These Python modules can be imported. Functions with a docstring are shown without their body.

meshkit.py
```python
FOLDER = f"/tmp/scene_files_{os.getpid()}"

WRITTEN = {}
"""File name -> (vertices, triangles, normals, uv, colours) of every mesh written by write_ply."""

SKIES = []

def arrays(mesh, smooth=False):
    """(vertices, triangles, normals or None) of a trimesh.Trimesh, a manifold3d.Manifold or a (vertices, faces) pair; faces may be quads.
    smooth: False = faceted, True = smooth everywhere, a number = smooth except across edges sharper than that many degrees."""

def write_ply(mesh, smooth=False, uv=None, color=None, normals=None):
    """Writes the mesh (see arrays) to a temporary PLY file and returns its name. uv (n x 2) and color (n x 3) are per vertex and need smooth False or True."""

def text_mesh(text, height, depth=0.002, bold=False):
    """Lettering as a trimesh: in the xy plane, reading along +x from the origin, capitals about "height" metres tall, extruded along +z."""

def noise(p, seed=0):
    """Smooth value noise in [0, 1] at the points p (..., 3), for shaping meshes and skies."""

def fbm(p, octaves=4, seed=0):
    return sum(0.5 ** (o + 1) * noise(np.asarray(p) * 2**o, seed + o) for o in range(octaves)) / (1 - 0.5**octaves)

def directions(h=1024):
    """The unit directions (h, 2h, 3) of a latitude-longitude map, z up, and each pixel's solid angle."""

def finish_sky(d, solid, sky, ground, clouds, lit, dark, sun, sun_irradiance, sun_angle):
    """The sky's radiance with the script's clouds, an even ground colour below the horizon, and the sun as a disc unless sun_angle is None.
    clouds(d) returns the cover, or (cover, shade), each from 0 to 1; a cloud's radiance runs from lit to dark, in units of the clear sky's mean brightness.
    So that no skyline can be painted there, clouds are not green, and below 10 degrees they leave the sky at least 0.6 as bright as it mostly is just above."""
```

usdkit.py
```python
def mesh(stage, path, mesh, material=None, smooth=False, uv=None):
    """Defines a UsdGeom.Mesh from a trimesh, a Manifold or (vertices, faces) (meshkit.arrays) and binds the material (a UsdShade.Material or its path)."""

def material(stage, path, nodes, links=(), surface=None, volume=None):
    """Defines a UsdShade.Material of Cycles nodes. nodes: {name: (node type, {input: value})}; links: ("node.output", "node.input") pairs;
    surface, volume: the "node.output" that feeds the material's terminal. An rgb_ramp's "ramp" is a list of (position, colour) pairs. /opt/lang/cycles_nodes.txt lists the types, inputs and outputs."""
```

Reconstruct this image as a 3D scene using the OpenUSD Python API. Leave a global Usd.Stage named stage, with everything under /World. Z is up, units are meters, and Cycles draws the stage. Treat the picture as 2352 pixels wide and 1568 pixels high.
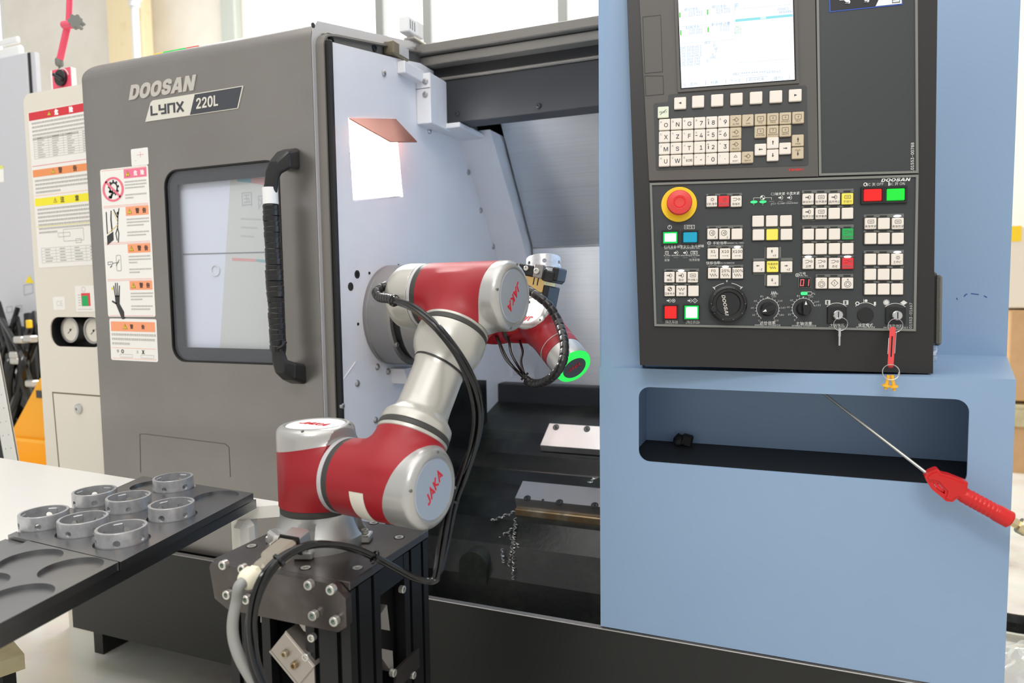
import math, glob, random, functools
import numpy as np, trimesh, usdkit, meshkit
import manifold3d as m3
from manifold3d import Manifold, CrossSection
from shapely import affinity, union_all
from shapely.geometry import Polygon, Point, LineString, box as sbox
from PIL import Image, ImageDraw, ImageFont
from pxr import Usd, UsdGeom, UsdLux, UsdShade, Sdf, Gf, Vt

stage = Usd.Stage.CreateInMemory()
UsdGeom.SetStageUpAxis(stage, UsdGeom.Tokens.z)
UsdGeom.SetStageMetersPerUnit(stage, 1.0)
world = UsdGeom.Xform.Define(stage, '/World')
stage.SetDefaultPrim(world.GetPrim())
rnd = random.Random(7)

# ------------------------------------------------------------------ camera
# machine axes: x right along the lathe, y into the lathe, z up; the camera is turned to the left
CM = np.array([[0.9270738, 0.37463363, -0.01355778], [0.01500909, -0.07322989, -0.99720214], [-0.37457829, 0.92427649, -0.07351242]])
FPX, CX, CY = 1596.574, 1176.0, 784.0
EYE = np.array([0.0, -1.40, 1.15])
cam = UsdGeom.Camera.Define(stage, '/World/camera')
cam.CreateHorizontalApertureAttr(36.0); cam.CreateVerticalApertureAttr(24.0)
cam.CreateFocalLengthAttr(FPX / 2352 * 36.0)
cam.CreateClippingRangeAttr(Gf.Vec2f(0.05, 100))
cam.CreateFStopAttr(3.6); cam.CreateFocusDistanceAttr(1.42)
_r = [CM[0], -CM[1], -CM[2]]
cam.AddTransformOp().Set(Gf.Matrix4d(*_r[0], 0, *_r[1], 0, *_r[2], 0, *EYE, 1))
cam.CreateExposureAttr(0.16)

# ------------------------------------------------------------------ light
dome = UsdLux.DomeLight.Define(stage, '/World/daylight')
dome.CreateIntensityAttr(0.22); dome.CreateColorAttr(Gf.Vec3f(1.0, 0.985, 0.96))
def rect_light(name, loc, w, h, power, color=(1, 1, 1), aim=(0, 0, -1)):
    l = UsdLux.RectLight.Define(stage, '/World/' + name)
    l.CreateWidthAttr(w); l.CreateHeightAttr(h); l.CreateIntensityAttr(power); l.CreateColorAttr(Gf.Vec3f(*color))
    z = -np.array(aim, float); z /= np.linalg.norm(z); x = np.cross((0, 1, 0.01), z); x /= np.linalg.norm(x); y = np.cross(z, x)
    l.AddTransformOp().Set(Gf.Matrix4d(*x, 0, *y, 0, *z, 0, *loc, 1))
    return l
rect_light('hall_lamp', (-0.8, -1.2, 4.8), 5.0, 3.2, 1.5, (1, 0.985, 0.955), (0.0, 0.12, -1))
rect_light('rear_lamp', (-2.5, 3.3, 5.9), 7.0, 0.9, 19.0, (1, 0.985, 0.955), (0.0, 0.25, -1))
rect_light('front_lamp', (0.6, -4.3, 4.7), 2.2, 0.9, 12.0, (1, 0.985, 0.955), (-0.12, 1.0, -0.95))

# ------------------------------------------------------------------ helpers
def S(r, g=None, b=None):
    c = np.array([r, r if g is None else g, r if b is None else b], float) / 255
    return tuple(float(v) for v in np.where(c <= 0.04045, c / 12.92, ((c + 0.055) / 1.055) ** 2.4))

MATS = {}
def mat(name, col, rough=0.5, metal=0.0, var=None, bump=None, **kw):
    """principled; var = (scale, second colour, low, high) mottles the colour, bump = (scale, strength, distance)"""
    nodes = {'p': ('principled_bsdf', dict(base_color=col, roughness=rough, metallic=metal, **kw))}
    links = []
    if var or bump:
        nodes['g'] = ('geometry', {})
    if var:
        sc, c2, lo, hi = var
        nodes['n'] = ('noise_texture', {'scale': sc, 'detail': 5.0, 'roughness': 0.6}); links.append(('g.position', 'n.vector'))
        nodes['r'] = ('rgb_ramp', {'ramp': [(0, col), (lo, col), (hi, c2), (1, c2)]}); links += [('n.fac', 'r.fac'), ('r.color', 'p.base_color')]
    if bump:
        nodes['bn'] = ('noise_texture', {'scale': bump[0], 'detail': 3.0}); links.append(('g.position', 'bn.vector'))
        nodes['b'] = ('bump', {'strength': bump[1], 'distance': bump[2]}); links += [('bn.fac', 'b.height'), ('b.normal', 'p.normal')]
    MATS[name] = usdkit.material(stage, '/World/Looks/' + name, nodes, links, surface='p.BSDF')
    return MATS[name]
def emit(name, col, strength):
    MATS[name] = usdkit.material(stage, '/World/Looks/' + name, {'e': ('emission', {'color': col, 'strength': strength})}, surface='e.emission')
M = MATS

USED = {}
ORIGIN = {'/World': np.zeros(3)}
def path_for(name, parent):
    k = (parent, name); n = USED.get(k, 0); USED[k] = n + 1
    return f'{parent}/{name}' + (f'_{n:03d}' if n else '')
def tag(prim, label=None, cat=None, group=None, kind=None):
    for k, v in (('label', label), ('category', cat), ('group', group), ('kind', kind)):
        if v: prim.SetCustomDataByKey(k, v)
def thing(name, label, cat, loc, group=None, rotz=0):
    p = path_for(name, '/World'); x = UsdGeom.Xform.Define(stage, p)
    x.AddTranslateOp().Set(Gf.Vec3d(*map(float, loc)))
    if rotz: x.AddRotateZOp().Set(rotz)
    tag(x.GetPrim(), label, cat, group); ORIGIN[p] = np.array(loc, float)
    return p
def _tm(mesh):
    if isinstance(mesh, (list,)): mesh = trimesh.util.concatenate([_tm(q) for q in mesh])
    if isinstance(mesh, Manifold):
        q = mesh.to_mesh(); mesh = trimesh.Trimesh(np.array(q.vert_properties[:, :3]), np.array(q.tri_verts), process=False)
    return mesh
def obj(name, mesh, material, parent='/World', smooth=30, label=None, cat=None, group=None, kind=None):
    mesh = _tm(mesh).copy()
    o = ORIGIN[parent]; mesh.vertices = mesh.vertices - o
    p = path_for(name, parent); ORIGIN[p] = o
    u = usdkit.mesh(stage, p, mesh, M[material], smooth=smooth)
    tag(u.GetPrim(), label, cat, group, kind)
    return p
def copy_of(src, name, label, cat, loc, group, rotz=0, rot=None):
    p = path_for(name, '/World'); x = UsdGeom.Xform.Define(stage, p)
    x.GetPrim().GetReferences().AddInternalReference(src); x.GetPrim().SetInstanceable(True)
    x.ClearXformOpOrder()
    x.AddTranslateOp(opSuffix='place').Set(Gf.Vec3d(*map(float, loc)))
    if rot is not None: x.AddRotateXYZOp(opSuffix='place').Set(Gf.Vec3f(*rot))
    else: x.AddRotateZOp(opSuffix='place').Set(rotz)
    tag(x.GetPrim(), label, cat, group)
    return p

def ray(px): return CM.T @ np.array([(px[0] - CX) / FPX, (px[1] - CY) / FPX, 1.0])
def at(px, x=None, y=None, z=None, d=None):
    r = ray(px)
    t = d if d is not None else (x - EYE[0]) / r[0] if x is not None else (y - EYE[1]) / r[1] if y is not None else (z - EYE[2]) / r[2]
    return EYE + t * r

def CXY(p): q = CM @ (np.asarray(p) - EYE); return np.array([CX, CY]) + FPX * q[:2] / q[2]
def nz(v): v = np.asarray(v, float); return v / np.linalg.norm(v)
class Fr:
    """a flat frame: origin o, axes u and v, outward normal w = u x v"""
    def __init__(s, o, u, v): s.o = np.array(o, float); s.u = nz(u); w = nz(np.cross(s.u, v)); s.v = np.cross(w, s.u); s.w = w
    def P(s, u, v, w=0.0): return s.o + u * s.u + v * s.v + w * s.w
    def M(s): m = np.eye(4); m[:3, 0] = s.u; m[:3, 1] = s.v; m[:3, 2] = s.w; m[:3, 3] = s.o; return m
    def px(s, x, y, w=0.0):
        r = ray((x, y)); o = s.o + w * s.w; t = ((o - EYE) @ s.w) / (r @ s.w); q = EYE + t * r - s.o
        return np.array([q @ s.u, q @ s.v])
    def poly(s, pts, w=0.0): return Polygon([s.px(*p, w) for p in pts])
    def at(s, u, v, w=0.0): return Fr(s.P(u, v, w), s.u, s.v)
X, Y, Z = np.eye(3)

def box(x0, x1, y0, y1, z0, z1, b=0.0):
    if b <= 0:
        m = trimesh.creation.box((x1 - x0, y1 - y0, z1 - z0)); m.apply_translation(((x0 + x1) / 2, (y0 + y1) / 2, (z0 + z1) / 2)); return m
    h = np.array([x1 - x0, y1 - y0, z1 - z0]) / 2; b = min(b, h.min() * 0.9); P = []
    for sx in (-1, 1):
        for sy in (-1, 1):
            for sz in (-1, 1):
                for k in range(3):
                    q = h - b; q[k] = h[k]; P.append(q * (sx, sy, sz))
    m = trimesh.convex.convex_hull(np.array(P)); m.apply_translation(((x0 + x1) / 2, (y0 + y1) / 2, (z0 + z1) / 2)); return m
def fbox(f, u0, u1, v0, v1, w0, w1, b=0.0):
    m = box(u0, u1, v0, v1, w0, w1, b); m.apply_transform(f.M()); return m
def rrect(u0, v0, u1, v1, r):
    r = min(r, (u1 - u0) / 2.01, (v1 - v0) / 2.01)
    return sbox(u0 + r, v0 + r, u1 - r, v1 - r).buffer(r, quad_segs=6)
def plate(f, poly, w0, w1):
    ms = [trimesh.creation.extrude_polygon(g, w1 - w0, engine='earcut') for g in getattr(poly, 'geoms', [poly]) if g.area > 1e-9]
    m = trimesh.util.concatenate(ms); m.apply_translation((0, 0, w0)); m.apply_transform(f.M()); return m
def basis(axis):
    a = nz(axis); h = Z if abs(a[2]) < 0.9 else X; u = nz(np.cross(h, a)); return u, np.cross(a, u), a
def lathe(prof, o, axis, n=40, close=True):
    """prof: (radius, height) pairs from bottom to top"""
    u, v, a = basis(axis); prof = list(prof)
    if close:
        if prof[0][0] > 1e-7: prof = [(0.0, prof[0][1])] + prof
        if prof[-1][0] > 1e-7: prof = prof + [(0.0, prof[-1][1])]
    th = np.linspace(0, 2 * np.pi, n, endpoint=False); V = []; idx = []
    for r, h in prof:
        if r < 1e-7: idx.append([len(V)] * n); V.append(np.asarray(o) + h * a)
        else:
            idx.append(list(range(len(V), len(V) + n)))
            V += [np.asarray(o) + h * a + r * (math.cos(t) * u + math.sin(t) * v) for t in th]
    F = []
    for i in range(len(prof) - 1):
        A, B = idx[i], idx[i + 1]
        for k in range(n):
            l = (k + 1) % n
            if A[k] != A[l]: F.append((A[k], A[l], B[l]))
            if B[k] != B[l]: F.append((A[k], B[l], B[k]))
    return trimesh.Trimesh(np.array(V), np.array(F), process=False)
def cyl(p0, p1, r, r1=None, n=24, b=0.0):
    p0, p1 = np.asarray(p0, float), np.asarray(p1, float); L = np.linalg.norm(p1 - p0); r1 = r if r1 is None else r1
    pr = [(r - b, 0), (r, b), (r1, L - b), (r1 - b, L)] if b else [(r, 0), (r1, L)]
    return lathe(pr, p0, p1 - p0, n)
def ring(o, axis, r0, r1, h0, h1, n=40):
    return lathe([(r0, h0), (r1, h0), (r1, h1), (r0, h1), (r0, h0)], o, axis, n, close=False)
def spline(P, n=8):
    P = np.array(P, float); P = np.vstack([2 * P[0] - P[1], P, 2 * P[-1] - P[-2]]); out = []
    for i in range(1, len(P) - 2):
        for t in np.linspace(0, 1, n, endpoint=False):
            a, b, c, d = P[i - 1:i + 3]
            out.append(0.5 * (2 * b + (c - a) * t + (2 * a - 5 * b + 4 * c - d) * t * t + (3 * b - a - 3 * c + d) * t ** 3))
    return np.array(out + [P[-2]])
def tube(P, r, n=10, radii=None):
    P = np.array(P, float); T = np.gradient(P, axis=0); T /= np.linalg.norm(T, axis=1)[:, None]
    u = basis(T[0])[0]; V = []; F = []
    R = np.full(len(P), r) if radii is None else np.array(radii)
    for i, (p, t) in enumerate(zip(P, T)):
        u = nz(u - (u @ t) * t); v = np.cross(t, u)
        for k in range(n):
            a = 2 * np.pi * k / n; V.append(p + R[i] * (math.cos(a) * u + math.sin(a) * v))
    for i in range(len(P) - 1):
        for k in range(n):
            l = (k + 1) % n; a, b, c, d = i * n + k, i * n + l, (i + 1) * n + l, (i + 1) * n + k
            F += [(a, b, c), (a, c, d)]
    V += [P[0], P[-1]]; e = len(V)
    for k in range(n):
        l = (k + 1) % n; F += [(e - 2, l, k), (e - 1, (len(P) - 1) * n + k, (len(P) - 1) * n + l)]
    return trimesh.Trimesh(np.array(V), np.array(F), process=False)
def toM(mesh):
    mesh = _tm(mesh); q = trimesh.Trimesh(mesh.vertices, mesh.faces, process=True); q.merge_vertices()
    return Manifold(m3.Mesh(np.asarray(q.vertices, np.float32), np.asarray(q.faces, np.uint32)))
def hexhead(o, axis, r, h, n=20):
    """socket head screw: a knurled head with a hexagon recess, standing on o and looking along axis"""
    a = nz(axis); o = np.asarray(o, float)
    return lathe([(r * 0.92, 0), (r, h * 0.08), (r, h * 0.9), (r * 0.9, h), (r * 0.55, h), (r * 0.5, h * 0.45), (0, h * 0.45)], o, a, n)
def panhead(o, axis, r, h, n=16):
    return lathe([(r, 0), (r * 0.95, h * 0.45), (r * 0.7, h * 0.85), (r * 0.3, h), (r * 0.25, h * 0.6), (0, h * 0.6)], o, axis, n)

FONTS = {k: glob.glob('/opt/blender-*/*/datafiles/fonts/' + v)[0] for k, v in (('l', 'Inter.woff2'), ('c', 'Noto Sans CJK Regular.woff2'))}
@functools.lru_cache(None)
def _font(k, size, wt):
    f = ImageFont.truetype(FONTS[k], size)
    if k == 'l' and wt:
        try: f.set_variation_by_axes([14, wt] if len(f.get_variation_axes()) == 2 else [wt])
        except Exception: pass
    return f
@functools.lru_cache(None)
def glyphs(text, wt=500, res=48, bold=0):
    """lettering as shapely outlines, capitals 1 high, from the origin to the right"""
    k = 'c' if any(ord(c) > 0x2E80 for c in text) else 'l'
    f = _font(k, res, wt); x0, y0, x1, y1 = f.getbbox(text, anchor='ls', stroke_width=bold)
    im = Image.new('L', (int(x1 - x0) + 8, int(y1 - y0) + 8)); ImageDraw.Draw(im).text((4 - x0, 4 - y0), text, 255, f, anchor='ls', stroke_width=bold)
    on = np.pad(np.asarray(im) > 127, ((0, 0), (1, 1))).astype(np.int8)
    rows, st = np.nonzero(np.diff(on, axis=1) == 1); en = np.nonzero(np.diff(on, axis=1) == -1)[1]
    if not len(st): return Polygon()
    from shapely import box as vbox
    sh = union_all(vbox(st, -rows - 1, en, -rows)).buffer(0.6).buffer(-0.6).simplify(0.65)
    cap = res * (0.727 if k == 'l' else 0.86); s = 1 / cap
    return affinity.affine_transform(sh, [s, 0, 0, s, -4 * s, (4 - y0) * s])
def text2d(text, h, cx, cy, wt=500, res=40, shear=0.0, anchor='c', rot=0.0, sx=1.0, bold=0):
    g = glyphs(text, wt, res, bold)
    if g.is_empty: return g
    g = affinity.affine_transform(g, [h * sx, h * shear, 0, h, 0, 0])
    b = g.bounds; ox = {'c': (b[0] + b[2]) / 2, 'l': b[0], 'r': b[2]}[anchor]; oy = (b[1] + b[3]) / 2
    g = affinity.translate(g, -ox, -oy)
    if rot: g = affinity.rotate(g, rot, origin=(0, 0))
    return affinity.translate(g, cx, cy)

class Print:
    """flat coloured print on a frame: shapes with a colour each, one above the other by a hair; one mesh with a colour per vertex"""
    def __init__(s, f, lift=0.0004): s.f = f; s.V = []; s.F = []; s.C = []; s.n = 0; s.lift = lift
    def add(s, shape, col, k=0, base=None):
        for g in getattr(shape, 'geoms', [shape]):
            if g.is_empty or g.area < 1e-10: continue
            try: v, f = trimesh.creation.triangulate_polygon(g, engine='earcut')
            except Exception: continue
            w = s.lift * (1 + k)
            s.V.append(np.c_[v, np.full(len(v), w)]); s.F.append(np.asarray(f) + s.n); s.C.append(np.tile(S(*col), (len(v), 1))); s.n += len(v)
        return s
    def text(s, t, h, cx, cy, col, k=2, **kw): return s.add(text2d(t, h, cx, cy, **kw), col, k)
    def line(s, pts, wd, col, k=1): return s.add(LineString(pts).buffer(wd / 2, cap_style='flat', join_style='mitre'), col, k)
    def slab(s, poly, col, t): # paper of its own thickness under the print
        m = trimesh.creation.extrude_polygon(poly, t, engine='earcut'); m.apply_translation((0, 0, s.lift * 0.9 - t))
        s.V.append(np.array(m.vertices)); s.F.append(np.array(m.faces) + s.n); s.C.append(np.tile(S(*col), (len(m.vertices), 1))); s.n += len(m.vertices)
        return s
    def put(s, name, parent, material='print', **kw):
        V = np.vstack(s.V); V = V @ np.array([s.f.u, s.f.v, s.f.w]) + s.f.o - ORIGIN[parent]
        p = path_for(name, parent); ORIGIN[p] = ORIGIN[parent]
        used, F = np.unique(np.vstack(s.F), return_inverse=True); F = F.reshape(-1, 3)
        u = usdkit.mesh(stage, p, (V[used], F), M[material])
        UsdGeom.PrimvarsAPI(u).CreatePrimvar('print_color', Sdf.ValueTypeNames.Color3fArray, 'vertex').Set(Vt.Vec3fArray.FromNumpy(np.vstack(s.C)[used].astype(np.float32)))
        tag(u.GetPrim(), **kw); return p

# ------------------------------------------------------------------ materials
usdkit_print = usdkit.material(stage, '/World/Looks/print', {'a': ('attribute', {'attribute': 'print_color'}), 'p': ('principled_bsdf', {'roughness': 0.45})}, [('a.color', 'p.base_color')], surface='p.BSDF')
M['print'] = usdkit_print
mat('door_grey', S(146, 142, 138), 0.33, 0.7, var=(3.0, S(140, 136, 132), 0.35, 0.65), bump=(900, 0.05, 0.001))
mat('frame_grey', S(128, 124, 118), 0.4, 0.3)
mat('flange_light', S(200, 198, 200), 0.35, 0.3)
mat('plinth', S(25, 25, 23), 0.42, 0.0, var=(4.0, S(21, 21, 20), 0.4, 0.7))
mat('black_metal', S(32, 33, 35), 0.45, 0.2)
mat('black_plate', S(30, 32, 36), 0.5, 0.1, bump=(600, 0.06, 0.001))
mat('black_satin', S(24, 24, 25), 0.35)
mat('black_rubber', S(22, 22, 23), 0.6)
mat('black_plastic', S(27, 27, 28), 0.32)
mat('gloss_black', S(14, 14, 15), 0.12)
mat('white_paint', S(229, 228, 230), 0.4, var=(2.5, S(222, 221, 224), 0.4, 0.7))
mat('blue_paint', S(143, 170, 201), 0.44, var=(2.0, S(139, 166, 198), 0.35, 0.7))
mat('cream_paint', S(226, 219, 206), 0.4)
mat('table_white', S(238, 235, 228), 0.3)
mat('wall_cream', S(244, 239, 229), 0.8, var=(1.2, S(232, 226, 214), 0.4, 0.7))
mat('frame_white', S(235, 236, 236), 0.5)
mat('wood', S(240, 222, 182), 0.6, var=(4.0, S(226, 198, 146), 0.55, 0.75))
mat('ply', S(196, 184, 148), 0.6, var=(14.0, S(176, 160, 122), 0.45, 0.7))
mat('carton', S(205, 165, 120), 0.75, var=(5.0, S(193, 151, 106), 0.4, 0.7))
mat('carton_pale', S(232, 218, 200), 0.7)
mat('steel', S(178, 175, 174), 0.3, 0.75)
mat('steel_dark', S(150, 147, 145), 0.34, 0.65)
mat('zinc', S(208, 206, 199), 0.28, 0.75)
mat('socket_green', S(120, 150, 140), 0.4, 0.8)
mat('alu_cast', S(200, 200, 197), 0.4, 0.9, bump=(400, 0.08, 0.0006))
mat('alu_ring', S(196, 196, 198), 0.34, 0.6, var=(60.0, S(168, 168, 170), 0.4, 0.75), bump=(180, 0.12, 0.0006))
mat('arm_silver', S(194, 191, 183), 0.32, 0.45)
mat('cap_silver', S(188, 187, 184), 0.33, 0.65)
mat('cap_disc', S(180, 188, 200), 0.3, 0.45)
mat('robot_red', S(156, 16, 30), 0.42, var=(6.0, S(146, 15, 28), 0.4, 0.7), bump=(1200, 0.05, 0.0006))
mat('logo_red', S(205, 22, 40), 0.4)
mat('band_black', S(58, 57, 54), 0.5)
mat('stand_plate', S(92, 86, 84), 0.27, 0.8, var=(14.0, S(112, 106, 106), 0.5, 0.8))
mat('profile_black', S(24, 24, 26), 0.38, 0.3)
mat('bracket_grey', S(178, 170, 162), 0.4, 0.7)
mat('tray_black', S(24, 25, 28), 0.32, 0.0, ior=2.6, coat_weight=1.0, coat_roughness=0.28)
mat('hose_black', S(18, 18, 19), 0.14)
mat('grey_cable', S(150, 150, 146), 0.45)
mat('gland_white', S(236, 230, 206), 0.45)
mat('plug_grey', S(172, 164, 150), 0.4, 0.5)
mat('gold', S(212, 180, 120), 0.32, 0.9)
mat('airgun_red', S(206, 24, 24), 0.32)
mat('brass', S(214, 196, 158), 0.28, 0.95)
mat('yellow_plastic', S(246, 186, 50), 0.4)
mat('stop_red', S(222, 62, 58), 0.4)
mat('stop_yellow', S(250, 208, 30), 0.4)
mat('console_black', S(33, 31, 30), 0.45, bump=(700, 0.05, 0.001))
mat('console_grey', S(86, 82, 78), 0.5, bump=(900, 0.05, 0.001))
mat('panel_dark', S(52, 55, 57), 0.45)
mat('panel_edge', S(122, 124, 118), 0.45)
mat('key_cream', S(236, 227, 216), 0.4)
mat('key_pale_green', S(226, 232, 208), 0.4)
mat('key_tan', S(204, 187, 160), 0.4)
mat('key_yellow', S(250, 232, 92), 0.4)
mat('key_red', S(226, 50, 56), 0.4)
mat('key_green', S(30, 170, 84), 0.4)
mat('lens_red', S(220, 20, 20), 0.3, emission_color=S(220, 20, 20), emission_strength=0.25)
mat('lens_green', S(10, 205, 50), 0.3, emission_color=S(10, 205, 50), emission_strength=0.35)
mat('lens_cyan', S(0, 150, 185), 0.3, emission_color=S(0, 150, 185), emission_strength=0.2)
mat('slot_grey', S(104, 106, 102), 0.5)
mat('slot_dark', S(40, 41, 42), 0.5)
mat('inset_dark', S(62, 63, 65), 0.5)
mat('recess_grey', S(120, 132, 130), 0.5)
mat('latch_brown', S(120, 112, 92), 0.5, 0.3)
mat('pipe_grey', S(188, 194, 186), 0.5)
mat('pink_red', S(234, 84, 112), 0.35)
mat('knob_grey', S(120, 122, 116), 0.5)
mat('machine_lavender', S(206, 207, 214), 0.45)
mat('truck_yellow', S(248, 178, 30), 0.4)
mat('post_white', S(222, 222, 218), 0.5)
mat('brown_flap', S(150, 92, 76), 0.35, 0.5)
mat('bed_black', S(13, 16, 16), 0.3, 0.0, var=(9.0, S(40, 46, 37), 0.45, 0.72), bump=(70, 0.2, 0.002))
mat('casting_moss', S(40, 45, 41), 0.6, var=(30.0, S(56, 58, 48), 0.45, 0.7), bump=(90, 0.3, 0.002))
mat('rail_brown', S(150, 126, 92), 0.35, 0.7, var=(12.0, S(190, 180, 160), 0.5, 0.7))
mat('fabric_grey', S(112, 112, 106), 0.9, bump=(300, 0.5, 0.002))
mat('lock_chrome', S(205, 205, 205), 0.2, 1.0)
mat('handle_tape', S(240, 240, 240), 0.5)
mat('wrap_black', S(26, 26, 27), 0.25)
mat('logo_silver', S(204, 198, 190), 0.35, 0.35)
mat('logo_plate', S(226, 222, 210), 0.35, 0.2)
mat('logo_dark', S(72, 74, 80), 0.35, 0.2)
mat('screen_off', S(60, 62, 66), 0.2)
emit('lamp_white', (1.0, 0.985, 0.96), 420.0)
emit('led_white', (0.85, 0.88, 1.0), 2.2)
emit('led_green', (0.08, 0.95, 0.25), 1.3)
emit('ring_green', (0.04, 0.85, 0.12), 1.0)
emit('btn_green', (0.75, 1.0, 0.8), 2.0)
emit('btn_green_edge', (0.02, 0.8, 0.12), 0.9)
emit('seg_red', (1.0, 0.15, 0.16), 1.3)
def glass(name, tint, ior, rough=0.02):
    M[name] = usdkit.material(stage, '/World/Looks/' + name, {'t': ('transparent_bsdf', {'color': tint}), 'g': ('glossy_bsdf', {'color': (1, 1, 1), 'roughness': rough}), 'f': ('layer_weight', {'blend': 0.5}), 'q': ('math', {'math_type': 'power', 'value2': 4.0}), 'k': ('math', {'math_type': 'multiply_add', 'value2': 0.6, 'value3': ior}), 'm': ('mix_closure', {})},
        [('f.facing', 'q.value1'), ('q.value', 'k.value1'), ('k.value', 'm.fac'), ('t.BSDF', 'm.closure1'), ('g.BSDF', 'm.closure2')], surface='m.closure')
glass('pane', (0.95, 0.96, 0.98), 0.04)
glass('film', (0.94, 0.95, 0.96), 0.12, 0.12)
emit('window_light', (1.0, 1.0, 1.0), 6.0)
# brushed stainless sheet: fine streaks along x
M['stainless'] = usdkit.material(stage, '/World/Looks/stainless', {
    'g': ('geometry', {}), 'm': ('mapping', {'scale': (1.0, 300, 300)}), 'n': ('noise_texture', {'scale': 2.0, 'detail': 4.0}),
    'r': ('map_range', {'from_min': 0.3, 'from_max': 0.7, 'to_min': 0.34, 'to_max': 0.44}),
    'c': ('rgb_ramp', {'ramp': [(0.3, S(204, 207, 212)), (0.7, S(214, 217, 222))]}), 'b': ('bump', {'strength': 0.02, 'distance': 0.001}),
    'tz': ('combine_xyz', {'x': 0.0, 'y': 0.0, 'z': 1.0}), 'p': ('principled_bsdf', {'metallic': 0.8, 'anisotropic': 0.85})},
    [('g.position', 'm.vector'), ('m.vector', 'n.vector'), ('n.fac', 'r.value'), ('r.result', 'p.roughness'), ('tz.vector', 'p.tangent'), ('n.fac', 'c.fac'), ('c.color', 'p.base_color'), ('n.fac', 'b.height'), ('b.normal', 'p.normal')], surface='p.BSDF')
# painted concrete floor with worn, dirty patches
M['floor'] = usdkit.material(stage, '/World/Looks/floor', {
    'g': ('geometry', {}), 'n': ('noise_texture', {'scale': 1.6, 'detail': 6.0, 'roughness': 0.55}), 'n2': ('noise_texture', {'scale': 9.0, 'detail': 4.0}),
    'c': ('rgb_ramp', {'ramp': [(0.0, S(226, 226, 219)), (0.52, S(222, 222, 214)), (0.62, S(206, 204, 195)), (0.74, S(150, 144, 132))]}),
    'm': ('mix', {'mix_type': 'multiply', 'fac': 0.18}), 'p': ('principled_bsdf', {'roughness': 0.22})},
    [('g.position', 'n.vector'), ('g.position', 'n2.vector'), ('n.fac', 'c.fac'), ('c.color', 'm.color1'), ('n2.color', 'm.color2'), ('m.color', 'p.base_color')], surface='p.BSDF')

# ------------------------------------------------------------------ the hall
def struct(name, mesh, m, parent='/World', smooth=30): return obj(name, mesh, m, parent, smooth, kind='structure' if parent == '/World' else None)
struct('floor', box(-18, 9, -6, 6.2, -0.1, 0.0), 'floor')
WY = 6.0
FWB = Fr((0, WY, 0), X, Z)
wl = Polygon([(-18, 0), (9, 0), (9, 6.6), (-18, 6.6)]).difference(sbox(-4.9, 3.55, -0.6, 5.6)).difference(sbox(-17, 4.1, -11.5, 6.3))
struct('wall_back', plate(FWB, wl, -0.2, 0.0), 'wall_cream')
win = struct('window_1', [plate(FWB, sbox(-4.98, 3.47, -0.52, 5.68).difference(sbox(-4.9, 3.55, -0.6, 5.6)), -0.06, 0.03)], 'frame_white')
for xm in (-4.62, -3.98, -2.34):
    obj('mullion', box(xm - 0.06, xm + 0.06, WY - 0.08, WY + 0.07, 3.55, 5.6, 0.01), 'slot_grey', win)
obj('mullion', box(-4.9, -0.6, WY + 0.02, WY + 0.06, 5.0, 5.06, 0.01), 'slot_grey', win)
for a, b in ((-4.9, -4.67), (-4.57, -4.03), (-3.93, -2.39), (-2.29, -0.6)):
    obj('pane', box(a, b, WY + 0.03, WY + 0.036, 3.55, 5.6), 'window_light', win)
win2 = struct('window_2', [plate(FWB, sbox(-17.05, 4.05, -11.45, 6.35).difference(sbox(-17, 4.1, -11.5, 6.3)), -0.06, 0.03)], 'frame_white')
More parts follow.
